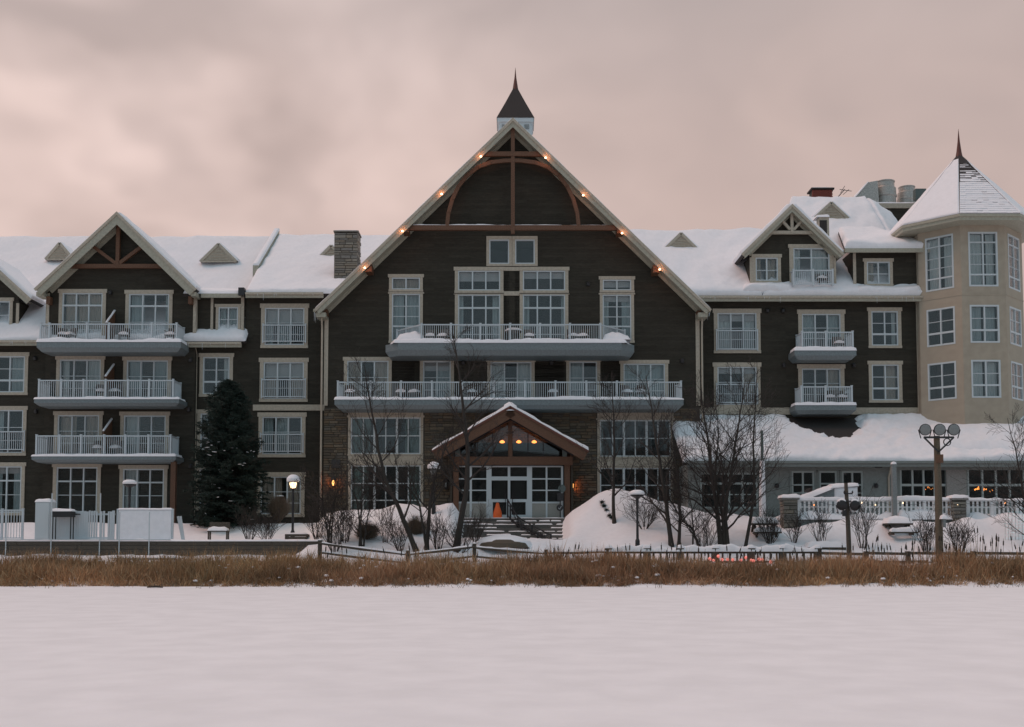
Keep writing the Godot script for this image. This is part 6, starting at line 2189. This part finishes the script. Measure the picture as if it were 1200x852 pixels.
func terrace():
	# white screens, rails and covered furniture on the terrace
	var R := RandomNumberGenerator.new()
	R.seed = 61
	var z := 8.2
	var y0 := 1.82
	var g := thing("privacy_screen", "smooth white privacy screen plastered with snow beside the timber post", "screen", at(170, 632, z))
	var a := at(138, 632, z)
	var b := at(202, 597, z)
	block(g, "panel", Vector3(a.x, y0, z - 0.04), Vector3(b.x, b.y, z + 0.02), M.sash_white)
	block(g, "frame", Vector3(a.x - 0.06, y0, z - 0.06), Vector3(a.x, b.y + 0.03, z + 0.05), M.rail_white)
	block(g, "frame", Vector3(b.x, y0, z - 0.06), Vector3(b.x + 0.06, b.y + 0.03, z + 0.05), M.rail_white)
	snow_on(a.x, b.x, z - 0.1, z + 0.08, b.y, 0.06, g, 0.6, 0.1)
	snow_sheet(Vector3(a.x + 0.02, y0 + 0.02, z + 0.022), Vector3(b.x - 0.02, y0 + 0.02, z + 0.022), Vector3(b.x - 0.02, b.y - 0.01, z + 0.022), Vector3(a.x + 0.02, b.y - 0.01, z + 0.022), 0.03, "snow", g, 1.0, 0.1, 0.05)
	g = thing("slatted_screen", "white screen of narrow upright slats beside the smooth white screen", "screen", at(95, 632, z))
	a = at(61, 632, z); b = at(137, 598, z)
	var n := 26
	for i in n:
		var x := lerpf(a.x, b.x - 0.1, (i + 0.5) / n)
		if i in [19, 22]: continue
		var w := (b.x - a.x) / n * (0.46 if i < 15 or i > 23 else 0.3)
		block(g, "slat", Vector3(x - w, y0 + 0.02, z - 0.03 - 0.02 * (i % 2)), Vector3(x + w, b.y - R.randf() * 0.06, z + 0.01), M.rail_white)
	block(g, "rail", Vector3(a.x, y0 + 0.06, z + 0.012), Vector3(b.x - 0.1, y0 + 0.14, z + 0.05), M.rail_white)
	block(g, "rail", Vector3(a.x, b.y - 0.22, z - 0.1), Vector3(b.x - 0.1, b.y - 0.14, z - 0.055), M.rail_white)
	g = thing("storage_cabinet", "tall white snow-covered cabinet standing at the end of the slatted screen", "cabinet", at(50, 632, z))
	a = at(40.5, 632, z); b = at(59, 588, z)
	block(g, "body", Vector3(a.x, y0, z - 0.6), Vector3(b.x, b.y, z), M.sash_white)
	block(g, "door", Vector3(a.x + 0.05, y0 + 0.08, z + 0.002), Vector3(b.x - 0.05, b.y - 0.06, z + 0.025), M.sash_white)
	snow_on(a.x - 0.03, b.x + 0.03, z - 0.62, z + 0.03, b.y, 0.12, g, 0.4, 0.08)
	g = thing("barbecue_grill", "black covered grill with a snow top in front of the slatted screen", "grill", at(74, 628, z + 0.3))
	a = at(62, 606, z + 0.35); b = at(86, 599, z + 0.35)
	block(g, "lid", Vector3(a.x, a.y, z + 0.1), Vector3(b.x, b.y, z + 0.55), M.black_metal)
	block(g, "side_shelf", Vector3(b.x, a.y + 0.1, z + 0.15), Vector3(b.x + 0.25, a.y + 0.16, z + 0.5), M.black_metal)
	for q in [[a.x + 0.06, z + 0.16], [b.x - 0.06, z + 0.16], [a.x + 0.06, z + 0.48], [b.x - 0.06, z + 0.48]]:
		board(g, "leg", Vector3(q[0], y0 - 0.1, q[1]), Vector3(q[0], a.y, q[1]), 0.04, 0.04, M.black_metal, Vector3(0, 0, 1))
	snow_on(a.x - 0.02, b.x + 0.02, z + 0.08, z + 0.57, b.y, 0.12, g, 0.4, 0.08)
	# white railing and snowy chairs at the left edge
	g = thing("terrace_railing", "white terrace railing at the left end in front of stacked snowy chairs", "railing", at(5, 632, z))
	a = at(-45, 632, z); b = at(26, 632, z)
	railing(g, Vector3(a.x, y0, z), Vector3(b.x, y0, z), yy(598, z) - y0, [0.0, 0.34, 0.66, 1.0], 0.13)
	g = thing("glass_balustrade", "row of thin white balustrade posts in front of the terrace screens", "balustrade", at(90, 640, 9.1))
	for px in [6, 59, 116, 139, 174]:
		var p := at(px, 640, 9.08)
		block(g, "post", Vector3(p.x - 0.02, 1.1, 9.0), Vector3(p.x + 0.02, yy(578 if px in [116, 59] else 600, 9.08), 9.04), M.rail_white)
	board(g, "rail", Vector3(at(-50, 634, 9.02).x, yy(632.5, 9.02), 9.02), Vector3(at(200, 634, 9.02).x, yy(632.5, 9.02), 9.02), 0.03, 0.04, M.rail_white)
	g = thing("ski_rack", "pair of pale boards leaning beside the timber post", "boards", at(212, 632, 7.8))
	for q in [[208.5, 214], [211.5, 215.5]]:
		board(g, "board", at(q[0], 605, 7.7), Vector3(at(q[1], 632, 7.9).x, y0, 7.9), 0.1, 0.03, M.rail_white, Vector3(0, 0, 1))
	# heap of snowed-over garden furniture under the spruce
	g = thing("snowy_bench", "snow-covered dark bench under the spruce", "bench", at(252, 632, 7.4))
	a = at(244, 630, 7.4); b = at(268, 618, 7.4)
	block(g, "seat", Vector3(a.x, y0 + 0.40, 7.2), Vector3(b.x, y0 + 0.46, 7.6), M.weathered)
	block(g, "backrest", Vector3(a.x, y0 + 0.5, 7.16), Vector3(b.x, y0 + 0.85, 7.2), M.weathered)
	for q in [[a.x + 0.05, 7.24], [b.x - 0.05, 7.24], [a.x + 0.05, 7.55], [b.x - 0.05, 7.55]]:
		board(g, "leg", Vector3(q[0], y0 - 0.1, q[1]), Vector3(q[0], y0 + 0.5, q[1]), 0.06, 0.06, M.weathered, Vector3(0, 0, 1))
	snow_on(a.x, b.x, 7.2, 7.62, y0 + 0.46, 0.16, g, 0.5, 0.08)

# ---------------------------------------------------------------- stairs
func stairs():
	var g := thing("entrance_stairs", "broad snow-dusted stone stairs up to the entrance with black handrail", "stairs", Vector3(0, 1.4, 5))
	var n := 8
	var y1 := 2.96
	var y0 := 1.55
	var z1 := 3.4
	block(g, "landing", Vector3(-2.75, 2.2, 0.06), Vector3(2.75, y1 - 0.012, z1), M.step_stone)
	snow_sheet(Vector3(-2.7, y1 - 0.012, z1 - 0.05), Vector3(2.7, y1 - 0.012, z1 - 0.05), Vector3(2.7, y1 - 0.012, 2.2), Vector3(-2.7, y1 - 0.012, 2.2), 0.03, "snow", g, 0.8, 0.2, 0.06)
	for i in n:
		var ya := lerpf(y1, y0, (i + 1.0) / n)
		var za := z1 + i * 0.42
		var st := node("step", Vector3(0, ya - 0.3, za + 0.2), g)
		var xr := 2.5 + i * 0.09
		var xl := -2.6 - i * 0.02
		block(st, "tread", Vector3(xl, ya - 0.35, za + 0.004), Vector3(xr, ya, za + 0.46), M.step_stone)
		# snow lies in patches on the tread
		var x := xl + 0.05
		while x < xr - 0.2:
			var L := rng.randf_range(0.3, 1.3)
			if rng.randf() < 0.72: snow_on(x, minf(x + L, xr - 0.04), za + 0.06, za + 0.44, ya, 0.05, st, 0.8, 0.15)
			x += L + rng.randf_range(0.02, 0.2)
	# handrail: black posts in two rows stepping down, with a rail and crossed bars
	var rail := thing("stair_handrail", "black metal handrail stepping down the middle of the entrance stairs", "handrail", Vector3(1.0, 1.6, 5.4))
	var px := [[595, 585, 614], [598, 590, 615], [607, 605, 625.5], [611, 613, 630], [623.5, 615, 636.5], [630, 624, 642], [645.5, 626, 642], [655, 635, 643]]
	var tops := []
	for i in px.size():
		var t: float = float(i) / 7
		var zz := lerpf(3.2, 7.0, t)
		var p := at(px[i][0], px[i][2], zz)
		var hi := yy(px[i][1], zz)
		var lo := lerpf(2.9, 1.45, t)
		block(rail, "post", Vector3(p.x - 0.045, lo, zz - 0.045), Vector3(p.x + 0.045, hi, zz + 0.045), M.black_metal)
		tops.append([Vector3(p.x, hi - 0.04, zz), Vector3(p.x, lo + 0.15, zz)])
	for s in [0, 1]:
		for i in range(s, tops.size() - 2, 2):
			board(rail, "rail", tops[i][0], tops[i + 2][0], 0.04, 0.05, M.black_metal)
			board(rail, "rail", tops[i][1], tops[i + 2][1], 0.03, 0.04, M.black_metal)
			board(rail, "cross_bar", tops[i][0].lerp(tops[i][1], 0.2), tops[i + 2][1], 0.02, 0.02, M.black_metal)
			board(rail, "cross_bar", tops[i][1], tops[i + 2][0].lerp(tops[i + 2][1], 0.2), 0.02, 0.02, M.black_metal)
	# planter mound at the foot
	var z := 9.3
	var c := at(590, 640, z)
	var mb := MB.new()
	var pl := thing("stone_planter", "low rounded planter with a thick arch of snow below the stairs", "planter", Vector3(c.x, gy(c.x, z), z))
	var hw := at(622, 640, z).x - c.x
	mb.lathe(Vector3(c.x, gy(c.x, z) - 0.1, z), [Vector2(hw * 0.98, 0), Vector2(hw * 0.9, 0.2), Vector2(hw * 0.66, 0.36), Vector2(hw * 0.3, 0.44), Vector2(0, 0.46)], 24)
	put(mb, "rim", M.stone_2, pl)
	mb = MB.new()
	mb.lathe(Vector3(c.x, gy(c.x, z) - 0.1, z - 0.3), [Vector2(hw * 1.08, 0.0), Vector2(hw * 1.0, 0.28), Vector2(hw * 0.75, 0.46), Vector2(hw * 0.4, 0.56), Vector2(0, 0.60)], 28)
	put(mb, "snow", M.snow, pl)
	# orange cone by the door
	z = 2.6
	var q := at(583, 606, z)
	var co := thing("traffic_cone", "bright orange cone standing in front of the entrance doors", "cone", Vector3(q.x, 2.97, z))
	block(co, "base", Vector3(q.x - 0.19, 2.975, z - 0.19), Vector3(q.x + 0.19, 3.02, z + 0.19), M.cone_orange)
	mb = MB.new()
	mb.lathe(Vector3(q.x, 3.02, z), [Vector2(0.23, 0), Vector2(0.22, 0.22), Vector2(0.13, 0.5), Vector2(0.07, 0.72), Vector2(0.0, 0.76)], 18)
	put(mb, "body", M.cone_orange, co)
	# notice stand with a round emblem board to the right of the doors
	z = 2.35
	var sg := thing("notice_stand", "small dark notice stand with an oval board right of the entrance doors", "sign", at(656, 606, z))
	var s0 := at(656.5, 600, z)
	board(sg, "leg", Vector3(s0.x, 2.9, z), Vector3(s0.x, yy(566, z), z), 0.05, 0.05, M.black_metal, Vector3(0, 0, 1))
	mb = MB.new()
	mb.lathe(at(658.5, 572.5, z), [Vector2(0.0, -0.03), Vector2(0.20, -0.02), Vector2(0.20, 0.02), Vector2(0.0, 0.03)], 20, true, Vector3(0, 0, 1))
	put(mb, "board", M.post_green, sg)
	block(sg, "board", at(653, 587, z) , at(660.5, 578, z) + Vector3(0, 0, 0.03), M.black_metal)
	mb = MB.new()
	mb.lathe(at(656, 595, z), [Vector2(0.0, -0.03), Vector2(0.17, -0.02), Vector2(0.17, 0.02), Vector2(0.0, 0.03)], 20, true, Vector3(0, 0, 1))
	put(mb, "board", M.black_metal, sg)
	var tk := at(656, 595, z + 0.04)
	board(sg, "tick_mark", tk + Vector3(-0.08, 0.0, 0), tk + Vector3(-0.02, -0.08, 0), 0.02, 0.03, M.rail_white, Vector3(0, 0, 1))
	board(sg, "tick_mark", tk + Vector3(-0.02, -0.08, 0), tk + Vector3(0.09, 0.08, 0), 0.02, 0.03, M.rail_white, Vector3(0, 0, 1))
	# small evergreen poking out of the heap
	var R := RandomNumberGenerator.new()
	R.seed = 9
	var ev := thing("buried_evergreen", "dark evergreen twigs sticking out of the ploughed snow heap", "plant", at(709, 600, 5.9))
	mb = MB.new()
	for k in 5:
		var cc := at([706, 708, 711, 713, 715][k], [588, 593, 598, 604, 607][k], 5.9)
		cc.z = 5.6
		while gy(cc.x, cc.z) > cc.y - 0.02 and cc.z < 8: cc.z += 0.05
		for i in 130:
			var d := Vector3(R.randfn(0, 1), R.randfn(0, 0.7), R.randfn(0, 1)).normalized() * R.randf_range(0.1, 0.24)
			var bb := d.cross(Vector3(R.randfn(0, 1), R.randfn(0, 1), R.randfn(0, 1))).normalized() * 0.012
			mb.tri(cc - bb, cc + bb, cc + d)
	put(mb, "leaves", M.needles, ev)

# ---------------------------------------------------------------- furniture
func chair_proto(label: String, p: Vector3) -> Node3D:
	var g := thing("balcony_chair", label, "chair", p, "snow-capped chairs on the balconies")
	for q in [[-0.22, -0.2], [0.22, -0.2], [-0.22, 0.22], [0.22, 0.22]]:
		block(g, "leg", p + Vector3(q[0] - 0.025, 0, q[1] - 0.025), p + Vector3(q[0] + 0.025, 0.40, q[1] + 0.025), M.chair_wicker)
	block(g, "seat", p + Vector3(-0.27, 0.40, -0.25), p + Vector3(0.27, 0.45, 0.26), M.chair_wicker)
	var mb := MB.new()
	mb.hex([p + Vector3(-0.26, 0.45, -0.19), p + Vector3(0.26, 0.45, -0.19), p + Vector3(0.26, 0.45, -0.25), p + Vector3(-0.26, 0.45, -0.25), p + Vector3(-0.24, 0.88, -0.30), p + Vector3(0.24, 0.88, -0.30), p + Vector3(0.24, 0.88, -0.35), p + Vector3(-0.24, 0.88, -0.35)])
	put(mb, "backrest", M.chair_wicker, g)
	for s in [-1, 1]:
		block(g, "armrest", p + Vector3(s * 0.25 - 0.03, 0.62, -0.22), p + Vector3(s * 0.25 + 0.03, 0.66, 0.24), M.chair_wicker)
	snow_on(p.x - 0.27, p.x + 0.27, p.z - 0.2, p.z + 0.27, p.y + 0.45, 0.15, g, 0.3, 0.07)
	return g

func furniture():
	var up := yy(401.5, 1.9)
	var lo := yy(468, 1.8)
	var w1 := yy(400.5, 0.95)
	var w2 := yy(467.5, 0.95)
	var w3 := yy(534.5, 0.95)
	var e1 := yy(410.5, 0.15)
	var e2 := yy(474.5, 0.15)
	var first: Node3D = null
	for q in [
		[504, 1.1, up, 0.3, "snowy chair leftmost on the upper central balcony"], [519, 1.1, up, -0.2, "second snowy chair on the upper central balcony, near the tall narrow window"],
		[620, 1.1, up, 0.1, "snowy chair right of the round table on the upper central balcony"], [672, 1.1, up, 0.3, "snowy chair near the right end of the upper central balcony"],
		[684, 1.1, up, -0.3, "snowy chair rightmost on the upper central balcony"],
		[410, 1.0, lo, 0.2, "snowy chair at the left end of the long lower balcony"], [470, 1.0, lo, 0.0, "snowy chair on the long lower balcony between its first two doors"],
		[486, 1.0, lo, -0.4, "snowy chair on the long lower balcony just left of its second door"],
		[553, 1.0, lo, 0.1, "snowy chair on the long lower balcony left of its middle door"], [648, 1.0, lo, 0.0, "snowy chair on the long lower balcony right of its middle door"],
		[735, 1.0, lo, 0.3, "snowy chair before the last door of the long lower balcony"], [751, 1.0, lo, -0.2, "snowy chair at the right end of the long lower balcony"],
		[72, 0.35, w1, 0.4, "white-topped chair at the left end of the gabled bay's top balcony"], [80, 0.35, w1, -0.4, "snow-topped chair beside the first on the gabled bay's top balcony"],
		[144, 0.35, w1, 0.2, "snowy chair right of the screen on the gabled bay's top balcony"], [199, 0.35, w1, 0.0, "snowy chair at the right end of the gabled bay's top balcony"],
		[118, 0.35, w2, 0.3, "chair left of the screen on the gabled bay's middle balcony"], [135, 0.35, w2, -0.2, "chair right of the screen on the gabled bay's middle balcony"],
		[116, 0.35, w3, 0.2, "chair left of the screen on the gabled bay's lowest balcony"], [137, 0.35, w3, -0.2, "chair right of the screen on the gabled bay's lowest balcony"],
		[984, -0.45, e1, 0.1, "snowy chair on the upper small balcony of the right wing"], [986, -0.45, e2, 0.2, "chair at the right of the lower small balcony of the right wing"],
		[973, -0.45, e2, -0.2, "chair in the middle of the lower small balcony of the right wing"],
		[965, -1.05, yy(336, -0.9), 0.1, "snowy chair on the dormer balcony of the right wing"],
	]:
		var p := Vector3(at(q[0], 430 if q[2] < 10 else 390, q[1]).x, q[2] + 0.02, q[1])
		p.x = at(q[0], AXIS.y - 100, q[1]).x
		if first == null: first = chair_proto(q[4], p)
		else: copy_of(first, p, q[4], q[3])
	# round table on the upper balcony
	var z := 1.2
	var t := at(602, 390, z)
	var g := thing("balcony_table", "round snow-covered table in the middle of the upper central balcony", "table", Vector3(t.x, up + 0.02, z))
	var mb := MB.new()
	var o := Vector3(t.x, up + 0.02, z)
	mb.lathe(o, [Vector2(0.0, 0.66), Vector2(0.44, 0.66), Vector2(0.46, 0.68), Vector2(0.44, 0.70), Vector2(0.0, 0.70)], 24)
	put(mb, "tabletop", M.chair_wicker, g)
	mb = MB.new()
	mb.lathe(o, [Vector2(0.26, 0), Vector2(0.24, 0.04), Vector2(0.04, 0.07), Vector2(0.04, 0.66)], 14)
	put(mb, "pedestal", M.chair_wicker, g)
	mb = MB.new()
	mb.lathe(o, [Vector2(0.46, 0.70), Vector2(0.45, 0.77), Vector2(0.34, 0.84), Vector2(0.0, 0.87)], 24)
	put(mb, "snow", M.snow, g)
	# picnic tables buried to the benches
	for q in [[895, 616, 8.0, "snow-covered picnic table beside the snow-plastered pipe"], [1052, 616, 8.0, "snow-covered picnic table beside the square post below the deck"]]:
		z = q[2]
		var c := at(q[0], q[1] + 12, z)
		var y := gy(c.x, z)
		var top := yy(q[1] - 3, z)
		g = thing("picnic_table", q[3], "table", Vector3(c.x, y, z), "picnic tables in the snow")
		block(g, "tabletop", Vector3(c.x - 0.56, top - 0.09, z - 0.42), Vector3(c.x + 0.56, top, z + 0.42), M.weathered)
		snow_on(c.x - 0.62, c.x + 0.62, z - 0.45, z + 0.45, top, 0.30, g, 0.3, 0.1)
		for s in [-1, 1]:
			block(g, "seat", Vector3(c.x - 0.62, top - 0.48, z + s * 0.78 - 0.15), Vector3(c.x + 0.62, top - 0.40, z + s * 0.78 + 0.15), M.weathered)
			snow_on(c.x - 0.62, c.x + 0.62, z + s * 0.78 - 0.16, z + s * 0.78 + 0.16, top - 0.40, 0.2, g, 0.4, 0.08)
			for e in [-1, 1]:
				board(g, "leg", Vector3(c.x + e * 0.45, y - 0.1, z + s * 0.6), Vector3(c.x + e * 0.45, top - 0.09, z + s * 0.15), 0.07, 0.1, M.weathered, Vector3(1, 0, 0))
			board(g, "cross_bar", Vector3(c.x + s * 0.45, top - 0.5, z - 0.8), Vector3(c.x + s * 0.45, top - 0.5, z + 0.8), 0.06, 0.1, M.weathered)
	# snow-capped stone bench by the fence, plus the planter box by the lit lamp
	z = 9.8
	var c0 := at(946, 650, z)
	var c1 := at(990, 641, z)
	g = thing("garden_bench", "low dark bench under thick snow left of the twin floodlight pole", "bench", Vector3((c0.x + c1.x) / 2, gy(c0.x, z), z))
	block(g, "seat", Vector3(c0.x, c1.y - 0.13, z - 0.5), Vector3(c1.x, c1.y, z + 0.2), M.weathered)
	for x in [c0.x + 0.2, c1.x - 0.2]:
		block(g, "leg", Vector3(x - 0.1, gy(x, z) - 0.1, z - 0.4), Vector3(x + 0.1, c1.y - 0.13, z + 0.15), M.weathered)
	snow_on(c0.x - 0.05, c1.x + 0.05, z - 0.55, z + 0.25, c1.y, 0.26, g, 0.4, 0.12)
	z = 8.0
	c0 = at(334, 634, z)
	c1 = at(360, 629, z)
	g = thing("planter_box", "low timber planter box at the foot of the lit lamp post", "planter", Vector3((c0.x + c1.x) / 2, 1.8, z))
	for k in 3:
		block(g, "plank", Vector3(c0.x, 1.75 + k * 0.12, z - 0.02), Vector3(c1.x, 1.86 + k * 0.12, z + 0.05), M.weathered)
	block(g, "end_board", Vector3(c0.x, 1.75, z - 0.6), Vector3(c0.x + 0.05, 2.1, z - 0.025), M.weathered)
	block(g, "end_board", Vector3(c1.x - 0.05, 1.75, z - 0.6), Vector3(c1.x, 2.1, z - 0.025), M.weathered)
	snow_on(c0.x + 0.02, c1.x - 0.02, z - 0.6, z, 2.02, 0.14, g, 0.3, 0.1)
	# tarpaulin-covered stack on the deck and deck string lights
	z = 5.4
	var d0 := at(932, 586, z)
	var d1 := at(1006, 586, z)
	var f := yy(609, 6.6)
	g = thing("covered_stack", "long tarpaulin-covered stack under deep snow on the restaurant deck", "covered furniture", Vector3((d0.x + d1.x) / 2, f, z))
	var mb2 := MB.new()
	var xa := at(928, 580, z).x
	var xb := at(985, 580, z).x
	var xc := at(1005, 580, z).x
	var hi := yy(567, z)
	mb2.prism([Vector2(xa, f + 0.2), Vector2(xc, f + 0.2), Vector2(xc, hi - 0.12), Vector2(xb + 0.45, hi - 0.05), Vector2(xb - 0.6, hi - 0.22), Vector2(xa + 0.6, f + 1.0)], z - 0.9, z)
	put(mb2, "cover", M.slab_blue, g)
	snow_sheet(Vector3(xa, f + 0.75, z + 0.12), Vector3(xb - 0.3, hi - 0.2, z + 0.12), Vector3(xb - 0.3, hi - 0.2, z - 1.0), Vector3(xa, f + 0.75, z - 1.0), 0.2, "snow", g, 0.5, 0.15, 0.2)
	snow_sheet(Vector3(xb - 0.5, hi - 0.2, z + 0.14), Vector3(xc + 0.05, hi - 0.1, z + 0.14), Vector3(xc + 0.05, hi - 0.1, z - 1.0), Vector3(xb - 0.5, hi - 0.2, z - 1.0), 0.2, "snow", g, 0.3, 0.15, 0.15)
	mb2 = MB.new()
	snow_into(mb2, Vector3(xb - 0.3, f + 0.4, z + 0.02), Vector3(xc, f + 0.4, z + 0.02), Vector3(xc, hi - 0.15, z + 0.02), Vector3(xb - 0.3, hi - 0.15, z + 0.02), 0.1, 0.5, 0.15, 0.12)
	put(mb2, "snow", M.snow, g)
	z = 6.7
	g = thing("deck_light_string", "string of small warm lights along the white deck railing", "string lights", at(1050, 590, z))
	var pts := []
	var rad := []
	var R := RandomNumberGenerator.new()
	R.seed = 8
	for i in 34:
		var p := at(938 + i * 8.0, 588.5 + 3.0 * absf(sin(i * 1.05)), z + 0.06)
		pts.append(p); rad.append(0.007)
		if i in [2, 9, 11, 15, 20, 23, 30]:
			var b := MB.new()
			b.lathe(p - Vector3(0, 0.03, 0), [Vector2(0, -0.045), Vector2(0.032, -0.02), Vector2(0.034, 0.01), Vector2(0.012, 0.04)], 8)
			put(b, "bulb", M.lamp_warm if i % 2 == 0 else M.lamp_white, g)
	var wm := MB.new()
	wm.tube(pts, rad, 4)
	put(wm, "wire", M.black_metal, g)
	# driftwood on the ice
	z = 19.0
	var dp := at(182, 693.5, z)
	dp.y = 0.04
	g = thing("driftwood", "dark broken branch lying on the lake snow near the reeds", "branch", dp)
	var db := MB.new()
	db.tube([dp + Vector3(-0.3, 0.02, 0), dp + Vector3(0.05, 0.05, 0.05), dp + Vector3(0.3, 0.02, 0.1)], [0.02, 0.04, 0.02], 6)
	db.tube([dp + Vector3(0.1, 0.04, 0.05), dp + Vector3(0.2, 0.12, 0.0)], [0.02, 0.01], 5)
	put(db, "stem", M.bark, g)

# ---------------------------------------------------------------- sky
func sky_panorama() -> ImageTexture:
	var W := 1024
	var H := 512
	var im := Image.create(W, H, false, Image.FORMAT_RGBF)
	var cn := FastNoiseLite.new()
	cn.seed = 21
	cn.noise_type = FastNoiseLite.TYPE_SIMPLEX_SMOOTH
	cn.frequency = 1.0
	cn.fractal_octaves = 5
	cn.fractal_gain = 0.5
	var wn := FastNoiseLite.new()
	wn.seed = 4
	wn.noise_type = FastNoiseLite.TYPE_SIMPLEX_SMOOTH
	wn.frequency = 0.8
	var sun_at := Vector3(-0.47, 0.22, -0.86).normalized()
	for j in H:
		var el := PI * (0.5 - (j + 0.5) / H)
		for i in W:
			var az := TAU * ((i + 0.5) / W)
			var d := Vector3(sin(az) * cos(el), sin(el), -cos(az) * cos(el))
			var up := clampf(d.y, 0.0, 1.0)
			# dusk: warm towards the set sun behind the hotel, cool overhead and behind the viewer, even brightness
			var warm := smoothstep(-0.55, 0.9, -d.z) * (1.0 - 0.75 * smoothstep(0.25, 0.95, up))
			var c := Vector3(0.325, 0.418, 0.475).lerp(Vector3(0.545, 0.425, 0.393), warm)
			# cloud sheets flattened towards the horizon
			var k := 1.0 / (up + 0.22)
			var q := Vector3(d.x * k, 0.0, d.z * k)
			var w := wn.get_noise_3d(q.x, q.z, 5.0) * 0.8
			var n := cn.get_noise_3d(q.x * 0.8 + w, q.z * 0.9, 2.0 + w)
			var n2 := cn.get_noise_3d(d.x * 5.0 + w, d.y * 6.5, d.z * 5.0)
			c *= 1.0 + 0.11 * n + 0.06 * n2
			# the veiled sun brightens the clouds round it
			var sg := exp(-pow((1.0 - d.dot(sun_at)) / 0.13, 2.0))
			c *= 1.0 + sg * (0.13 + 0.42 * clampf(n + n2 * 0.9, -0.35, 1.0))
			c += Vector3(0.05, 0.03, 0.02) * clampf(n * 1.4, -0.6, 1.0) * warm
			c *= 1.0 + 0.3 * smoothstep(0.35, 1.0, up)          # overcast: brighter overhead
			if d.y < 0: c = c * 0.9
			im.set_pixel(i, j, Color(c.x, c.y, c.z))
	return ImageTexture.create_from_image(im)

func _ready():
	rng.seed = 2024
	nz.seed = 11
	nz.noise_type = FastNoiseLite.TYPE_SIMPLEX_SMOOTH
	nz.frequency = 0.01
	nz.fractal_octaves = 3
	# camera
	var cam := Camera3D.new()
	cam.name = "camera"
	cam.projection = Camera3D.PROJECTION_FRUSTUM
	cam.near = 0.1
	cam.far = 2000.0
	cam.size = 2.0 * cam.near * 426.0 / FOCAL
	cam.frustum_offset = Vector2(0, cam.near * (AXIS.y - 426.0) / FOCAL)
	add_child(cam)
	cam.position = EYE
	cam.rotation = Vector3(TILT, 0, 0)
	cam.current = true
	# sky and exposure
	var sky_mat := PanoramaSkyMaterial.new()
	sky_mat.panorama = sky_panorama()
	var sky := Sky.new()
	sky.sky_material = sky_mat
	var env := Environment.new()
	env.background_mode = Environment.BG_SKY
	env.sky = sky
	env.tonemap_mode = Environment.TONE_MAPPER_LINEAR
	env.tonemap_exposure = 1.03
	env.sdfgi_enabled = true
	env.ssao_enabled = true
	env.ssil_enabled = true
	var we := WorldEnvironment.new()
	we.name = "world_environment"
	we.environment = env
	add_child(we)
	# the veiled sun
	var sun := DirectionalLight3D.new()
	sun.name = "sun"
	sun.light_energy = 0.36
	sun.light_color = Color(1.0, 0.76, 0.66)
	sun.light_angular_distance = 30.0
	sun.shadow_enabled = true
	sun.rotation_degrees = Vector3(-56, -90, 0)
	add_child(sun)
	make_materials()
	ground()
	far_shore()
	print("ground")
	lodge()
	west_wing()
	east_wing()
	rooftop_plant()
	tower()
	restaurant()
	print("buildings")
	stairs()
	terrace()
	fences()
	poles()
	lamp_post("lit lamp post with a dome of snow left of the main block", 343, 556, 6.6, true)
	lamp_post("unlit lamp post with a lump of snow beside the porch", 508, 541, 5.0, false)
	lamp_post("black lamp post with a flat snow cap in front of the right hall window", 747, 574, 9.9, false, "dome")
	lamp_post("lamp post with a broad snow cap behind the white screen", 151, 562, 6.0, false, "dome")
	furniture()
	print("props")
	plants()
	reeds()
	cattails()
	print("done")
